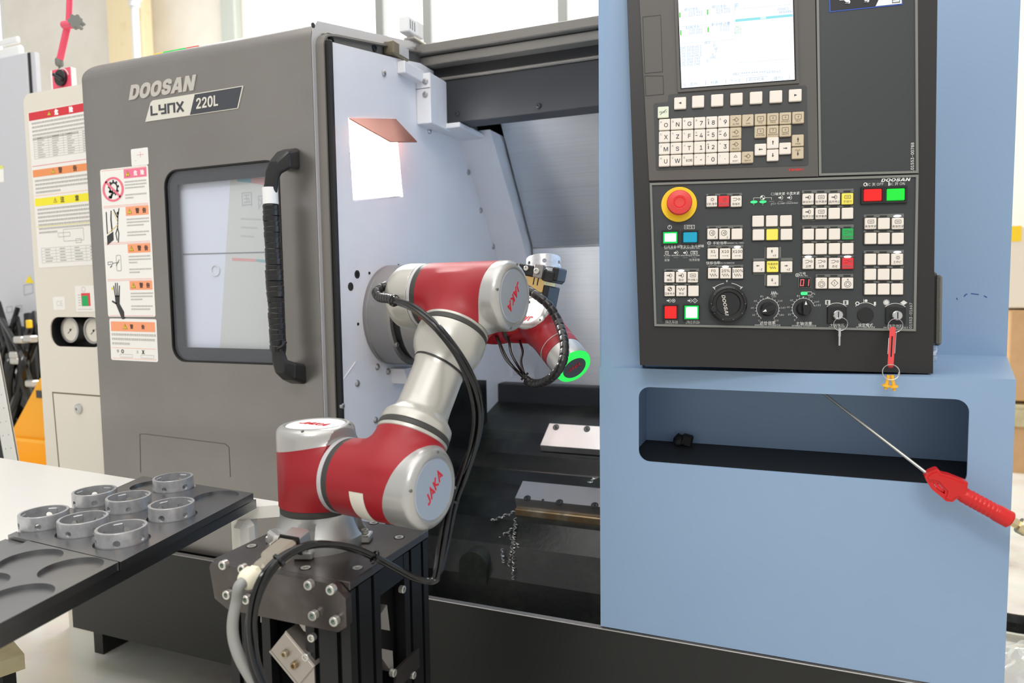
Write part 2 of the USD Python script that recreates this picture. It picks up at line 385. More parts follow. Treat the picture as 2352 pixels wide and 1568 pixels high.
for k_ in range(4): obj('pane', box(-17 + k_ * 1.38, -17 + k_ * 1.38 + 1.34, WY + 0.03, WY + 0.036, 4.1, 6.3), 'window_light', win2)
cx_ = at((520, 30), y=5.85)[0]
dp = struct('trim_1', [box(cx_ - 0.13, cx_ + 0.13, 5.86, 5.99, 0, 6.3, 0.02)], 'pipe_grey')
px_ = at((293, 60), y=5.6)[0]
tag(stage.GetPrimAtPath(obj('timber_beam', [box(px_ - 0.33, px_ + 0.33, 5.55, 5.72, 0, 6.3, 0.02)], 'wood')), 'pale knotty timber beam standing against the cream back wall', 'beam')
st_ = at((312, 115), y=3.4); st2_ = at((308, 8), y=3.4)
lp = thing('white_post', 'white round post with a capped top in front of the timber beam', 'post', (st_[0], 3.4, 0))
obj('tube', cyl((st_[0], 3.4, 0), (st2_[0], 3.4, st2_[2]), 0.032), 'frame_white', lp)
obj('cap', [cyl(st2_ + (0, 0, -0.03), st2_ + (0, 0, 0.03), 0.045), cyl(st2_ + (0, 0, 0.03), st2_ + (0, 0, 0.12), 0.072, b=0.01)], 'frame_white', lp)

# ------------------------------------------------------------------ the lathe: front, plinth, chamber
FD = Fr((0, 0.03, 0), X, Z)                 # the sliding door's front
FW = Fr((-1.06, 0, 0), Y, Z)                # the white headstock wall, facing right: u = y, v = z
L = thing('lathe', 'grey turning machine with open white working chamber, chuck and dark plinth', 'lathe', (-0.8, 0.4, 0))
FP = Fr((0, 0, 0), X, Z)
prof = Polygon([(0.0, 0.427), (0.0, 0.14), (0.9, 0.14), (0.9, 0.25), (0.02, 0.25), (0.015, 0.427)])
FX0 = Fr((-0.0, 0, 0), Y, Z)
def along(poly, x0, x1): return plate(FX0, poly, x0, x1)     # a section in y, z drawn along x
obj('plinth', along(prof, -2.03, 0.345), 'plinth', L)
obj('trough', [box(-1.885, 0.34, 0.02, 0.5, 0.25, 0.256), box(-1.885, -1.062, 0.03, 0.12, 0.256, 0.424)], 'bed_black', L)
obj('plinth_lip', box(-1.9, 0.34, -0.004, 0.012, 0.4255, 0.4285, 0.001), 'steel_dark', L)
obj('foot', box(-2.08, -2.04, 0.10, 0.85, 0.0, 0.16), 'plinth', L)
obj('foot', box(0.2, 0.24, 0.10, 0.85, 0.0, 0.15), 'plinth', L)
# headstock wall with the lamp opening
hole = FW.poly([(800, 271), (908, 273), (925, 452), (812, 462)])
hw = Polygon([(0.057, 0.46), (1.5, 0.46), (1.5, 1.84), (0.505, 1.84), (0.375, 1.815), (0.057, 1.762)]).difference(hole)
obj('headstock_wall', plate(FW, hw, -0.012, 0.0), 'white_paint', L)
hb = hole.buffer(0.012, join_style='mitre')
b0, b1, b2, b3 = hb.bounds
rec = obj('lamp_recess', plate(FW, hb.difference(hole), -0.16, -0.012), 'recess_grey', L)
obj('recess_back', plate(FW, hb, -0.17, -0.16), 'recess_grey', rec)
cn = [FW.px(*p) for p in ((800, 271), (908, 273), (925, 452), (812, 462))]
def wp(uv, w): return FW.P(uv[0], uv[1], w)
def quad(P, t=0.004):
    P = np.array(P, float); n = nz(np.cross(P[1] - P[0], P[2] - P[0])); V = np.vstack([P, P - n * t]); k = len(P)
    return trimesh.convex.convex_hull(V)
# sloped white reflector under the lamp, the lamp itself and the copper-brown flap above it
obj('reflector', quad([wp(cn[3] + (0.004, 0.004), -0.004), wp(cn[2] + (-0.004, 0.004), -0.004), wp(cn[2] + (-0.004, 0.085), -0.15), wp(cn[3] + (0.004, 0.085), -0.15)]), 'white_paint', rec)
lq = [wp(cn[3] + (0.012, 0.075), -0.118), wp(cn[2] + (-0.07, 0.075), -0.118), wp(cn[1] + (-0.065, -0.055), -0.085), wp(cn[0] + (0.012, -0.055), -0.085)]
obj('lamp_panel', quad(lq, 0.006), 'lamp_white', rec, label='glaring white work lamp')
F2 = FW
obj('flap', quad([wp(cn[0] + (0.0, -0.002), 0.0), wp(cn[1] + (0.0, -0.002), 0.0), at((957, 327), x=-1.0), at((896, 327), x=-1.0)], 0.003), 'brown_flap', L, label='copper brown flap over the lamp opening')
# chuck
ck = np.array([-1.06, 0.30, 1.085])
ch = obj('chuck', [lathe([(0.138, 0), (0.140, 0.004), (0.140, 0.012), (0.1385, 0.0135), (0.140, 0.015), (0.140, 0.076), (0.136, 0.082)], ck, X, 72)], 'steel_dark', L)
obj('chuck_groove', lathe([(0.122, 0.08), (0.122, 0.108)], ck, X, 64), 'black_satin', ch)
obj('chuck_body', lathe([(0.130, 0.106), (0.134, 0.110), (0.134, 0.21), (0.128, 0.218), (0.04, 0.218), (0.035, 0.2)], ck, X, 72), 'steel_dark', ch)
for k in range(3):
    a = math.radians(100 + 120 * k); u_ = np.array([0, math.cos(a), math.sin(a)]); v_ = np.cross(X, u_)
    fj = Fr(ck + X * 0.216, u_, v_)
    obj('jaw', [fbox(fj, 0.045, 0.128, -0.022, 0.022, 0.0, 0.03, 0.003), fbox(fj, 0.045, 0.085, -0.02, 0.02, 0.028, 0.05, 0.003)], 'steel', ch)
for k in range(4):
    a = math.radians(35 + 90 * k); q = ck + X * 0.082 + 0.131 * np.array([0, math.cos(a), math.sin(a)])
    obj('screw', hexhead(q, X, 0.007, 0.006), 'steel_dark', ch)
# screws and drain holes of the headstock wall
for p in ((881, 168), (820, 880), (866, 842), (891, 853), (785, 932), (862, 964)):
    uv = FW.px(*p); obj('screw', panhead(FW.P(*uv), X, 0.0095, 0.006), 'steel', L)
for p, r in (((820, 630), 0.011), ((805, 658), 0.011), ((848, 627), 0.004), ((822, 744), 0.004), ((915, 609), 0.004)):
    uv = FW.px(*p); obj('bolt_hole', ring(FW.P(*uv), X, r * 0.6, r, 0.0, 0.0015, 20), 'black_metal', L); obj('bolt_hole', cyl(FW.P(*uv) - X * 0.001, FW.P(*uv) + X * 0.0008, r * 0.62), 'gloss_black', L)
fin = [FW.px(*p) for p in ((893, 846), (935, 838), (908, 878), (902, 880))]
obj('deflector', plate(FW, Polygon(fin), 0.0, 0.05), 'white_paint', L)
obj('crease', fbox(FW, 0, 1, 0, 1, 0, 1) if False else tube([FW.P(*FW.px(780, 883), 0.0006), FW.P(*FW.px(816, 831), 0.0006)], 0.0012, 6), 'white_paint', L)
# slanted white guard between the wall and the rear sheet
g0, g1, g2 = (0.749, 1.681), (1.048, 1.318), (1.10, 1.235)
gp = Polygon([g0, g1, g2, (1.5, 1.20), (1.5, 1.681)])
obj('slant_guard', along(gp, -1.06, -0.94), 'white_paint', L)
gd = nz(np.array([0, g1[0] - g0[0], g1[1] - g0[1]])); gn = np.array([0, gd[2], -gd[1]])
gf = Fr((-1.06, *g0), gd, X)
for p in ((990, 299), (1050, 299), (1079, 394), (1107, 481), (1135, 564)):
    uv = FW.px(*p); obj('screw', panhead(FW.P(uv[0] - 0.012, uv[1] - 0.004, 0.0), X, 0.0105, 0.006), 'steel', L)
# brackets in the upper corner
y5 = 0.56
k0, k1 = at((957, 172), x=-1.06), at((955, 283), x=-1.06); yb = 0.5 * (k0[1] + k1[1]); xb = at((989, 230), y=yb)[0]; zb0 = at((972, 284), y=yb)[2]; zb1 = at((972, 168), y=yb)[2]
obj('corner_bracket', box(-1.06, xb, yb, 0.60, zb0, zb1, 0.002), 'white_paint', L)
obj('corner_bracket', box(-1.06, -0.965, 0.575, 0.76, 1.656, 1.671, 0.002), 'white_paint', L)
obj('corner_bracket', box(-1.06, -1.035, 0.37, 0.49, 1.772, 1.806, 0.002), 'white_paint', L)
for p in ((977, 187), (977, 217)):
    q = at(p, y=yb); obj('screw', panhead(q, -Y, 0.0095, 0.006), 'steel', L)
zj = at((972, 203), y=yb)[2]; obj('bracket_joint', box(-1.06, xb, yb - 0.0006, yb, zj - 0.0008, zj + 0.0008), 'black_metal', L)
# header across the opening
hy = 0.56
obj('header', box(-1.09, 0.345, hy - 0.03, hy + 0.10, 1.876, 1.905, 0.003), 'frame_grey', L)
obj('header_bar', box(-1.09, 0.345, hy - 0.012, hy + 0.10, 1.846, 1.872, 0.002), 'frame_grey', L)
obj('header_bar', box(-1.09, 0.345, hy + 0.0, hy + 0.10, 1.872, 1.876), 'black_satin', L)
obj('header_bar', box(-1.06, 0.345, hy + 0.03, hy + 0.10, 1.80, 1.846), 'black_metal', L)
obj('header_rail', box(-1.06, 0.345, hy + 0.012, hy + 0.04, 1.803, 1.812, 0.003), 'frame_grey', L)
obj('header_plate', box(-1.054, 0.345, hy + 0.02, hy + 0.10, 1.672, 1.803, 0.002), 'black_plate', L)
for p in ((1050, 261), (1237, 244)):
    q = at(p, y=hy + 0.02); obj('screw', panhead(q, -Y, 0.0085, 0.006), 'black_metal', L)
# rear sheets
sh = Polygon([(0.66, 1.80), (0.80, 1.74), (1.12, 1.313), (1.12, 0.786), (1.13, 0.786), (1.13, 1.316), (0.81, 1.745), (0.67, 1.81)])
obj('rear_sheet', along(sh, -0.93, 0.345), 'stainless', L)
obj('rear_seam', along(Polygon([(1.1185, 1.311), (1.1195, 1.3075), (1.121, 1.3075), (1.121, 1.313)]), -0.93, 0.345), 'steel_dark', L)
obj('rear_channel', along(Polygon([(0.86, 1.80), (1.22, 1.32), (1.22, 0.79), (1.24, 0.79), (1.24, 1.33), (0.9, 1.80)]), -1.06, 0.345), 'black_satin', L)
obj('lower_sheet', along(Polygon([(1.12, 0.786), (1.13, 0.8), (1.215, 0.8), (1.215, 1.2), (1.22, 1.2), (1.22, 0.786)]), -1.06, -0.93), 'stainless', L)
obj('rear_ledge', box(-1.06, 0.345, 1.06, 1.4, 0.66, 0.79, 0.004), 'black_plate', L)
# bed casting with two guide rails
bed = Polygon([(1.06, 0.66), (1.06, 0.72), (0.98, 0.70), (0.86, 0.655), (0.80, 0.63), (0.72, 0.60), (0.66, 0.545), (0.60, 0.50), (0.50, 0.47), (0.42, 0.43), (0.36, 0.40), (0.33, 0.34), (0.30, 0.37), (1.06, 0.37)])
bed = Polygon([(1.06, 0.72), (0.95, 0.69), (0.84, 0.655), (0.79, 0.635), (0.745, 0.60), (0.72, 0.55), (0.66, 0.52), (0.56, 0.50), (0.48, 0.465), (0.42, 0.41), (0.37, 0.33), (0.34, 0.258), (1.06, 0.258)])
obj('bed_casting', along(bed.buffer(0.02).buffer(-0.02), -1.06, 0.345), 'bed_black', L, smooth=50)
r2 = [at(p, y=0.5) for p in ((1201, 1104), (1183, 1150))]
def rail(A, B, C, x1, thick, lip):
    """a guide rail: back edge A, front edge B of its left end; C: bottom of the front face"""
    P = [A, B, C, A + (C - B)]; e = np.array([x1, 0, 0])
    return trimesh.convex.convex_hull(np.array(P + [np.array([x1, *q[1:]]) for q in P]))
A2, B2 = at((1201, 1104), y=0.56), at((1183, 1143), y=0.50)
C2 = B2 + (0, 0.012, -0.035)
rl = obj('guide_rail', rail(A2, B2, C2, 0.34, 0, 0), 'steel', L, smooth=20)
sk = along(Polygon([(0.512, B2[2] - 0.03), (0.512, 0.36), (0.62, 0.36), (0.62, A2[2] - 0.03)]), B2[0] + 0.008, 0.34)
obj('rail_skirt', sk, 'bed_black', rl)
obj('rail_lip', box(B2[0] - 0.004, 0.34, 0.502, 0.52, B2[2] - 0.058, B2[2] - 0.034, 0.003), 'rail_brown', rl, label='brownish lower lip of the rail')
dn = nz(np.cross(X, B2 - A2)); dn = dn if dn[1] < 0 or dn[2] > 0 else -dn
frl = Fr(B2, X, A2 - B2)
for p in ((1211, 1144), (1285, 1153), (1366, 1160)):
    uv = frl.px(*p); obj('rail_screw', [ring(frl.P(*uv), frl.w, 0.0065, 0.011, 0, 0.001), cyl(frl.P(*uv), frl.P(*uv, 0.0008), 0.0055)], 'black_metal', rl)
uv = frl.px(1247, 1148); obj('rail_screw', cyl(frl.P(*uv), frl.P(*uv, 0.001), 0.004), 'black_metal', rl)
A1, B1 = at((1262, 972), y=0.80), at((1241, 1022), y=0.75)
C1 = B1 + (0, 0.006, -0.02)
rl = obj('guide_rail', rail(A1, B1, C1, 0.34, 0, 0), 'steel', L, smooth=20)
obj('rail_skirt', along(Polygon([(0.765, B1[2] - 0.015), (0.765, 0.5), (0.86, 0.5), (0.86, A1[2] - 0.01)]), B1[0] + 0.035, 0.34), 'bed_black', rl)
frl = Fr(B1, X, A1 - B1)
for p in ((1277, 981), (1348, 985)):
    uv = frl.px(*p); obj('rail_screw', [ring(frl.P(*uv), frl.w, 0.0065, 0.011, 0, 0.001), cyl(frl.P(*uv), frl.P(*uv, 0.0008), 0.0055)], 'black_metal', rl)
obj('casting_end', plate(FW, FW.poly([(1012, 872), (1100, 872), (1110, 1300), (905, 1400), (880, 1150), (955, 1010)]), 0.0, 0.03), 'bed_black', L)
# rounded boss on the lower casting
tq = [at(p, y=0.36) for p in ((1087, 1270), (1116, 1365), (1058, 1365))]
fb = Fr((0, 0.36, 0), X, Z)
tw = (tq[1][0] - tq[2][0]) / 2; tcx = (tq[1][0] + tq[2][0]) / 2
obj('casting_boss', plate(fb, Point(tcx, tq[0][2] - tw).buffer(tw).union(sbox(tcx - tw, tq[1][2] - 0.05, tcx + tw, tq[0][2] - tw)).buffer(0.003), -0.1, 0.0), 'casting_moss', L)
# swarf: bright curled chips hanging on the casting
def swarf(p0, p1, y0, y1, turns, seed):
    g = random.Random(seed); a, b = at(p0, y=y0), at(p1, y=y1); n = turns * 8; P = []
    for i in range(n + 1):
        t = i / n; q = a + (b - a) * t; ph = t * turns * 2 * math.pi
        P.append(q + np.array([math.cos(ph) * 0.004, math.sin(ph) * 0.004, math.sin(ph * 0.37 + g.random()) * 0.003]))
    return tube(P, 0.0011, 4)
sw = [swarf((1180, 1176), (1128, 1196), 0.48, 0.46, 9, 1), swarf((1183, 1190), (1178, 1330), 0.47, 0.36, 16, 2), swarf((1176, 1215), (1147, 1235), 0.45, 0.44, 6, 3), swarf((1170, 1230), (1192, 1255), 0.44, 0.42, 7, 4), swarf((1153, 1262), (1156, 1290), 0.40, 0.38, 5, 5), swarf((1350, 1110), (1370, 1095), 0.55, 0.56, 5, 6)]
sw.append(swarf((1185, 1205), (1168, 1300), 0.46, 0.38, 12, 7))
obj('swarf', sw, 'zinc', L, kind='stuff', label='bright curled metal chips')
# end flange of the front, lip, seal
FE = Fr((-1.093, 0, 0), Y, Z)
fl_o = [(0.031, 0.43), (0.031, 1.765), (0.036, 1.79), (0.055, 1.815), (0.64, 1.938)]
fl_i = [(0.64, 1.905), (0.095, 1.800), (0.066, 1.785), (0.052, 1.755), (0.05, 0.43)]
obj('end_flange', plate(FE, Polygon(fl_o + fl_i), -0.0015, 0.0), 'flange_light', L)
lip_c = [(0.046, 0.43), (0.046, 1.75)] + [(0.046 + 0.035 * (1 - math.cos(t)), 1.75 + 0.035 * math.sin(t)) for t in np.linspace(0.15, 1.35, 7)] + [(0.10, 1.792), (0.64, 1.905)]
obj('opening_lip', plate(FE, LineString(lip_c).buffer(0.0025, cap_style='flat'), -0.025, 0.024), 'frame_grey', L)
obj('inner_strip', plate(FE, Polygon([(0.07, 1.72), (0.07, 1.79), (0.64, 1.90), (0.64, 1.83)]), -0.02, 0.006), 'frame_grey', L)
for p in ((760, 94), (859, 110)):
    uv = Fr((-1.087, 0, 0), Y, Z).px(*p); obj('screw', panhead((-1.087, *uv), X, 0.011, 0.006), 'black_metal', L)
uv = FE.px(719, 58); obj('screw', cyl((-1.094, *uv), (-1.0915, *uv), 0.006), 'black_metal', L)
obj('door_seal', box(-1.075, -1.056, 0.05, 0.064, 0.44, 1.765, 0.002), 'black_rubber', L)
# latch on the inside top, limit switch on the top flange
q = at((912, 112), x=-1.06); lt = obj('latch', box(-1.085, -1.05, q[1] - 0.035, q[1] + 0.05, q[2] - 0.024, q[2] + 0.014, 0.004), 'latch_brown', L, label='dull brownish latch block')
obj('latch_plate', box(-1.05, -1.048, q[1] - 0.005, q[1] + 0.045, q[2] - 0.018, q[2] + 0.010), 'flange_light', lt)
q = at((945, 68), x=-1.10); sw_ = obj('limit_switch', [box(-1.12, -1.085, q[1] - 0.042, q[1] + 0.004, q[2] - 0.02, q[2] + 0.026, 0.003), box(-1.12, -1.085, q[1] + 0.006, q[1] + 0.05, q[2] - 0.018, q[2] + 0.03, 0.003)], 'frame_white', L, label='white limit switch')
for k in range(3): obj('slit', box(-1.0855, -1.0845, q[1] - 0.034 + k * 0.013, q[1] - 0.031 + k * 0.013, q[2] - 0.01, q[2] + 0.016), 'black_metal', sw_)
obj('bracket', box(-1.12, -1.08, q[1] - 0.016, q[1] + 0.06, q[2] - 0.034, q[2] - 0.026, 0.002), 'zinc', sw_)
obj('top_cover', along(Polygon([(0.66, 1.80), (0.66, 1.87), (1.5, 1.95), (1.5, 1.9)]), -1.12, 0.345), 'frame_grey', L)
obj('rear_shell', box(-1.885, -1.26, 0.125, 1.5, 0.16, 1.78, 0.01), 'frame_grey', L)
obj('rear_shell', box(-1.26, -1.11, 0.45, 1.5, 0.16, 1.70, 0.01), 'frame_grey', L)
obj('top_sheet', along(Polygon([(0.118, 1.80), (0.118, 1.815), (0.64, 1.92), (1.5, 1.95), (1.5, 1.935), (0.64, 1.905)]), -1.885, -1.124), 'door_grey', L)
# signal strip on the top
FT = 0
a, b = at((350, 112), y=0.07), at((455, 92), y=0.07)
zt = 1.812
for k, (c0, c1, m_) in enumerate(((0.0, 0.22, 'stop_yellow'), (0.22, 0.72, 'btn_green_edge'), (0.72, 1.0, 'stop_red'))):
    obj('signal_strip', box(a[0] + (b[0] - a[0]) * c0, a[0] + (b[0] - a[0]) * c1, 0.07, 0.10, zt - 0.004, zt + 0.007, 0.002), m_, L, label=('yellow', 'glowing green', 'red')[k] + ' part of the signal strip')

# ------------------------------------------------------------------ the sliding door
D = thing('sliding_door', 'dark grey sliding door with small window, long black handle and warning stickers', 'door', (-1.5, 0.03, 0.425))
sec = Polygon([(0.03, 0.425), (0.03, 1.765)] + [(0.03 + 0.05 * (1 - math.cos(t)), 1.765 + 0.05 * math.sin(t)) for t in np.linspace(0.15, 1.4, 8)] + [(0.115, 1.816), (0.115, 0.425)])
dA = toM(along(sec, -1.895, -1.095))
dB = toM(plate(Fr((0, 0, 0), X, Z), rrect(-1.895, 0.425, -1.095, 2.2, 0.001).difference(Polygon()) if False else Polygon([(-1.895, 0.425), (-1.095, 0.425), (-1.095, 2.0), (-1.84, 2.0)] + []), -1, 1))
tl = [(-1.895 + 0.05 * (1 - math.cos(t)), 1.765 + 0.045 * math.sin(t)) for t in np.linspace(0, 1.3, 8)]
dB = toM(plate(Fr((0, 0, 0), X, Z), Polygon([(-1.095, 0.42), (-1.895, 0.42)] + tl + [(-1.83, 1.82), (-1.80, 1.95), (-1.095, 2.0)]), -1, 1))
wpts = [FD.px(*p) for p in ((378, 372), (625, 348), (640, 820), (398, 808))]
wx0, wx1, wz0, wz1 = wpts[0][0] - 0.006, -1.205, 0.965, 1.488
wpoly = rrect(wx0, wz0, wx1, wz1, 0.045)
dw = toM(plate(FD, wpoly, -0.03, 0.01))
obj('panel', (dA ^ dB) - dw, 'door_grey', D, smooth=40)
wn = obj('window', plate(FD, wpoly.buffer(-0.0005).difference(wpoly.buffer(-0.004)), -0.03, 0.001), 'black_rubber', D, label='window with a black seal and dotted dark rim')
wi = wpoly.buffer(-0.004); wb = wi.bounds
frit = wi.difference(rrect(wb[0] + 0.036, wb[1] + 0.036, wb[2] - 0.014, wb[3] - 0.036, 0.004))
obj('dark_rim', plate(FD, frit, -0.0085, -0.0078), 'inset_dark', wn)
# behind the pane a white inner wall, in two tones, with a notice
wf = FD.at(0, 0, -0.024)
pr = Print(wf, 0.0003); x0, z0, x1, z1 = wb
xm_t, xm_b = FD.px(515, 372)[0], FD.px(487, 806)[0]
pr.add(sbox(x0, z0, x1, z1), (236, 238, 246), 0)
pr.add(Polygon([(xm_b, z0), (x1, z0), (x1, z1), (xm_t, z1)]), (222, 222, 216), 1)
def wq(p): return tuple(FD.px(*p))
pr.add(Polygon([wq(p) for p in ((528, 397), (562, 402), (562, 417), (530, 414))]), (140, 190, 198), 2)
pr.add(Polygon([wq(p) for p in ((562, 402), (602, 408), (602, 424), (562, 417))]), (226, 178, 176), 2)
pr.add(Polygon([wq(p) for p in ((518, 591), (574, 594), (574, 600), (518, 598))]), (232, 178, 174), 2)
pr.add(Polygon([wq(p) for p in ((574, 594), (602, 596), (602, 604), (574, 600))]), (160, 196, 198), 2)
for t_, p, h in (('国', (552, 455), 0.035), ('网', (590, 462), 0.035)):
    pr.text(t_, h, *wq(p), (200, 200, 198), 2, res=40)
for i, yy in enumerate((500, 520, 540)):
    pr.line([wq((538, yy)), wq((585 - 8 * i, yy + 2))], 0.004, (206, 206, 202), 2)
pr.line([wq((405, 583)), wq((602, 578))], 0.003, (150, 150, 154), 3)
pr.put('inner_sheet', wn, label='white inner sheet with a pale notice')
uv = FD.px(480, 620)
obj('round_mark', ring(FD.P(*uv, -0.0225), -Y, 0.012, 0.016, 0, 0.002, 28), 'frame_white', wn)
obj('pane', plate(FD, wi, -0.007, -0.003), 'pane', wn)
# the handle: two angled brackets with a grip wrapped in tape
fh = FD
def hp(p, w): uv = FD.px(*p, w); return FD.P(uv[0], uv[1], w)
T0, T1 = hp((628, 372), 0.06), hp((640, 860), 0.06)
top_path = spline([hp((668, 366), 0.0), hp((655, 366), 0.045), hp((634, 378), 0.062), hp((625, 420), 0.062), hp((624, 440), 0.062)], 6)
def flat_tube(P, a, b_, up=Y, n=14):
    """a swept bar of rounded rectangular section, a wide across, b_ deep"""
    P = np.array(P); T = np.gradient(P, axis=0); T /= np.linalg.norm(T, axis=1)[:, None]; V = []; F = []
    ang = np.linspace(0, 2 * np.pi, n, endpoint=False)
    for p, t in zip(P, T):
        u = nz(np.cross(t, (0.25, -0.97, 0)) if abs(t[1]) < 0.9 else np.cross(t, X)); u = u if u[0] > 0 else -u; v = np.cross(t, u)
        for k in ang:
            c, s_ = math.cos(k), math.sin(k); V.append(p + a * np.sign(c) * abs(c) ** 0.5 * u + b_ * np.sign(s_) * abs(s_) ** 0.5 * v)
    for i in range(len(P) - 1):
        for k in range(n):
            l = (k + 1) % n; F += [(i * n + k, i * n + l, (i + 1) * n + l), (i * n + k, (i + 1) * n + l, (i + 1) * n + k)]
    V += [P[0], P[-1]]; e = len(V)
    for k in range(n): F += [(e - 2, (k + 1) % n, k), (e - 1, (len(P) - 1) * n + k, (len(P) - 1) * n + (k + 1) % n)]
    return trimesh.Trimesh(np.array(V), np.array(F), process=False)
def bracket(ptsq):
    """an angled handle end: hulls of spheres along a path"""
    out = None
    for (a, ra), (b, rb) in zip(ptsq[:-1], ptsq[1:]):
        h = Manifold.batch_hull([Manifold.sphere(ra, 20).translate([*a]), Manifold.sphere(rb, 20).translate([*b])]) if False else None
        pa = [Manifold.sphere(0.009, 16).translate([a[0] + sx * ra, a[1], a[2] + sz * ra]) for sx in (-1, 1) for sz in (-1, 1)]
        pb = [Manifold.sphere(0.009, 16).translate([b[0] + sx * rb, b[1], b[2] + sz * rb]) for sx in (-1, 1) for sz in (-1, 1)]
        h = Manifold.batch_hull(pa + pb); out = h if out is None else out + h
    return out
hx = hp((627, 400), 0.065)
def hseq(pts): return bracket([(hp(p, w), r) for p, w, r in pts])
hd = obj('handle', hseq([((667, 366), 0.004, 0.017), ((652, 368), 0.045, 0.013), ((633, 384), 0.06, 0.009), ((625, 402), 0.06, 0.008), ((622, 432), 0.06, 0.008)]) + hseq([((682, 858), 0.004, 0.017), ((664, 852), 0.045, 0.014), ((647, 842), 0.06, 0.010), ((640, 820), 0.06, 0.009), ((638, 790), 0.06, 0.008)]), 'black_plastic', D, smooth=45, label='long black bar handle')
g_a, g_b = hp((621, 425), 0.06), hp((640, 806), 0.06)
obj('grip', tube([g_a, g_b], 0.0155, 20), 'black_plastic', hd)
obj('white_tape', tube([hp((620, 431), 0.06), hp((622, 469), 0.06)], 0.0185, 24), 'handle_tape', hd, label='band of white tape')
wr = []; c0, c1 = hp((622, 470), 0.06), hp((639, 803), 0.06); N = 27
for i in range(N):
    a_, b_ = c0 + (c1 - c0) * (i / N), c0 + (c1 - c0) * ((i + 1.15) / N); r = 0.0185 + 0.0016 * meshkit.noise((i * 0.7, 1.3, 0.2)) + (0.0022 if 11 < i < 17 else 0)
    wr.append(lathe([(r - 0.0012, 0), (r + 0.0006, 0.002), (r - 0.0004, np.linalg.norm(b_ - a_))], a_ + (0, 0, 0), b_ - a_ + np.array([0.0012 * math.sin(i * 2.1), 0.001 * math.cos(i * 1.7), 0]), 22))
obj('tape_wrap', wr, 'wrap_black', hd, smooth=40, label='glossy black tape wound round the grip')
obj('tape_end', tube(spline([c1 + (0.01, -0.012, 0.006), c1 + (0.028, -0.014, 0.012), c1 + (0.034, -0.012, 0.022)], 5), 0.004, 8), 'wrap_black', hd)
# seams and lettering
def on_door(pts): return [tuple(FD.px(*p)) for p in pts]
pr = Print(FD, 0.0003)
pr.line(on_door([(323, 1085), (321, 997), (330, 996), (517, 1019), (526, 1027), (529, 1095)]), 0.0022, (96, 92, 88))
pr.put('access_panel', D, label='outline of a flush access panel')
def word(text, f, p0, p1, h, wt, shear, m, name, parent, w0=0.0, w1=0.002, res=90, sx=1.0, bold=0, **kw):
    """one line of raised lettering whose base line runs from pixel p0 to pixel p1 on frame f, capitals h high"""
    a, b = f.px(*p0), f.px(*p1); g = glyphs(text, wt, res, bold); bb = g.bounds
    d = b - a; Ln = np.linalg.norm(d); d /= Ln; n = np.array([-d[1], d[0]]); sxx = Ln / ((bb[2] - bb[0]) + abs(shear))
    g = affinity.translate(g, -bb[0], 0)
    A = [d[0] * sxx, n[0] * h + d[0] * sxx * shear, d[1] * sxx, n[1] * h + d[1] * sxx * shear, a[0], a[1]]
    return obj(name, plate(f, affinity.affine_transform(g, A), w0, w1), m, parent, smooth=False, **kw)
word('DOOSAN', FD, (297, 230), (453, 206), 0.038, 900, 0.3, 'logo_silver', 'lettering', D, bold=1)
pl = obj('model_plate', plate(FD, FD.poly([(347, 236), (352, 231), (560, 197), (548, 249), (545, 250), (335, 280)]), 0.0, 0.002), 'logo_plate', D, label='silver and black model plate with lettering')
obj('dark_field', plate(FD, FD.poly([(449, 217.5), (557, 199.5), (546, 248), (438, 264)]), 0.002, 0.0026), 'logo_dark', pl)
st = lambda P: LineString(P).buffer(0.09, cap_style='flat', join_style='mitre')
lynx = union_all([st([(0, 1), (0, 0.09), (0.62, 0.09)]), st([(0.85, 1), (0.85, 0.5), (1.45, 0.5)]), st([(1.45, 1), (1.45, 0.09), (1.0, 0.09)]), st([(1.75, 0), (1.75, 0.91), (2.35, 0.91), (2.35, 0)]), st([(2.62, 0), (3.25, 1)]), st([(2.62, 1), (3.25, 0)])])
a_, b_ = FD.px(350, 266), FD.px(424, 256); d_ = (b_ - a_); L_ = np.linalg.norm(d_); d_ /= L_; n_ = np.array([-d_[1], d_[0]]); k_ = L_ / 3.3
obj('lettering', plate(FD, affinity.affine_transform(lynx, [d_[0] * k_, n_[0] * 0.026, d_[1] * k_, n_[1] * 0.026, *a_]), 0.002, 0.003), 'logo_dark', pl, smooth=False)
word('220L', FD, (453, 251), (504, 243), 0.027, 700, 0.08, 'logo_plate', 'lettering', pl, 0.0026, 0.0036)
# warning stickers
def px_frame(f, p_tl, p_tr, p_bl):
    """a sub-frame whose origin is the lower left corner; returns it with its width and height"""
    tl, tr, bl = f.px(*p_tl), f.px(*p_tr), f.px(*p_bl)
    o = f.P(*bl); return Fr(o, f.P(*tr) - f.P(*tl), f.P(*tl) - o), np.linalg.norm(tr - tl), np.linalg.norm(tl - bl)
def para(pr, x, y, w, n, lh, rng, col=(172, 170, 166), h=None):
    for i in range(n):
        ww = w * (1 if i < n - 1 else rng.uniform(0.3, 0.9)); xx = x
        while xx < x + ww:
            s_ = lh * rng.uniform(0.35, 0.75)
            pr.add(sbox(xx, y - i * lh - lh * 0.24, xx + s_ * 0.72, y - i * lh + lh * 0.22).difference(sbox(xx + s_ * 0.14, y - i * lh - lh * 0.12, xx + s_ * 0.58, y - i * lh + lh * 0.02)), col, 1)
            xx += s_
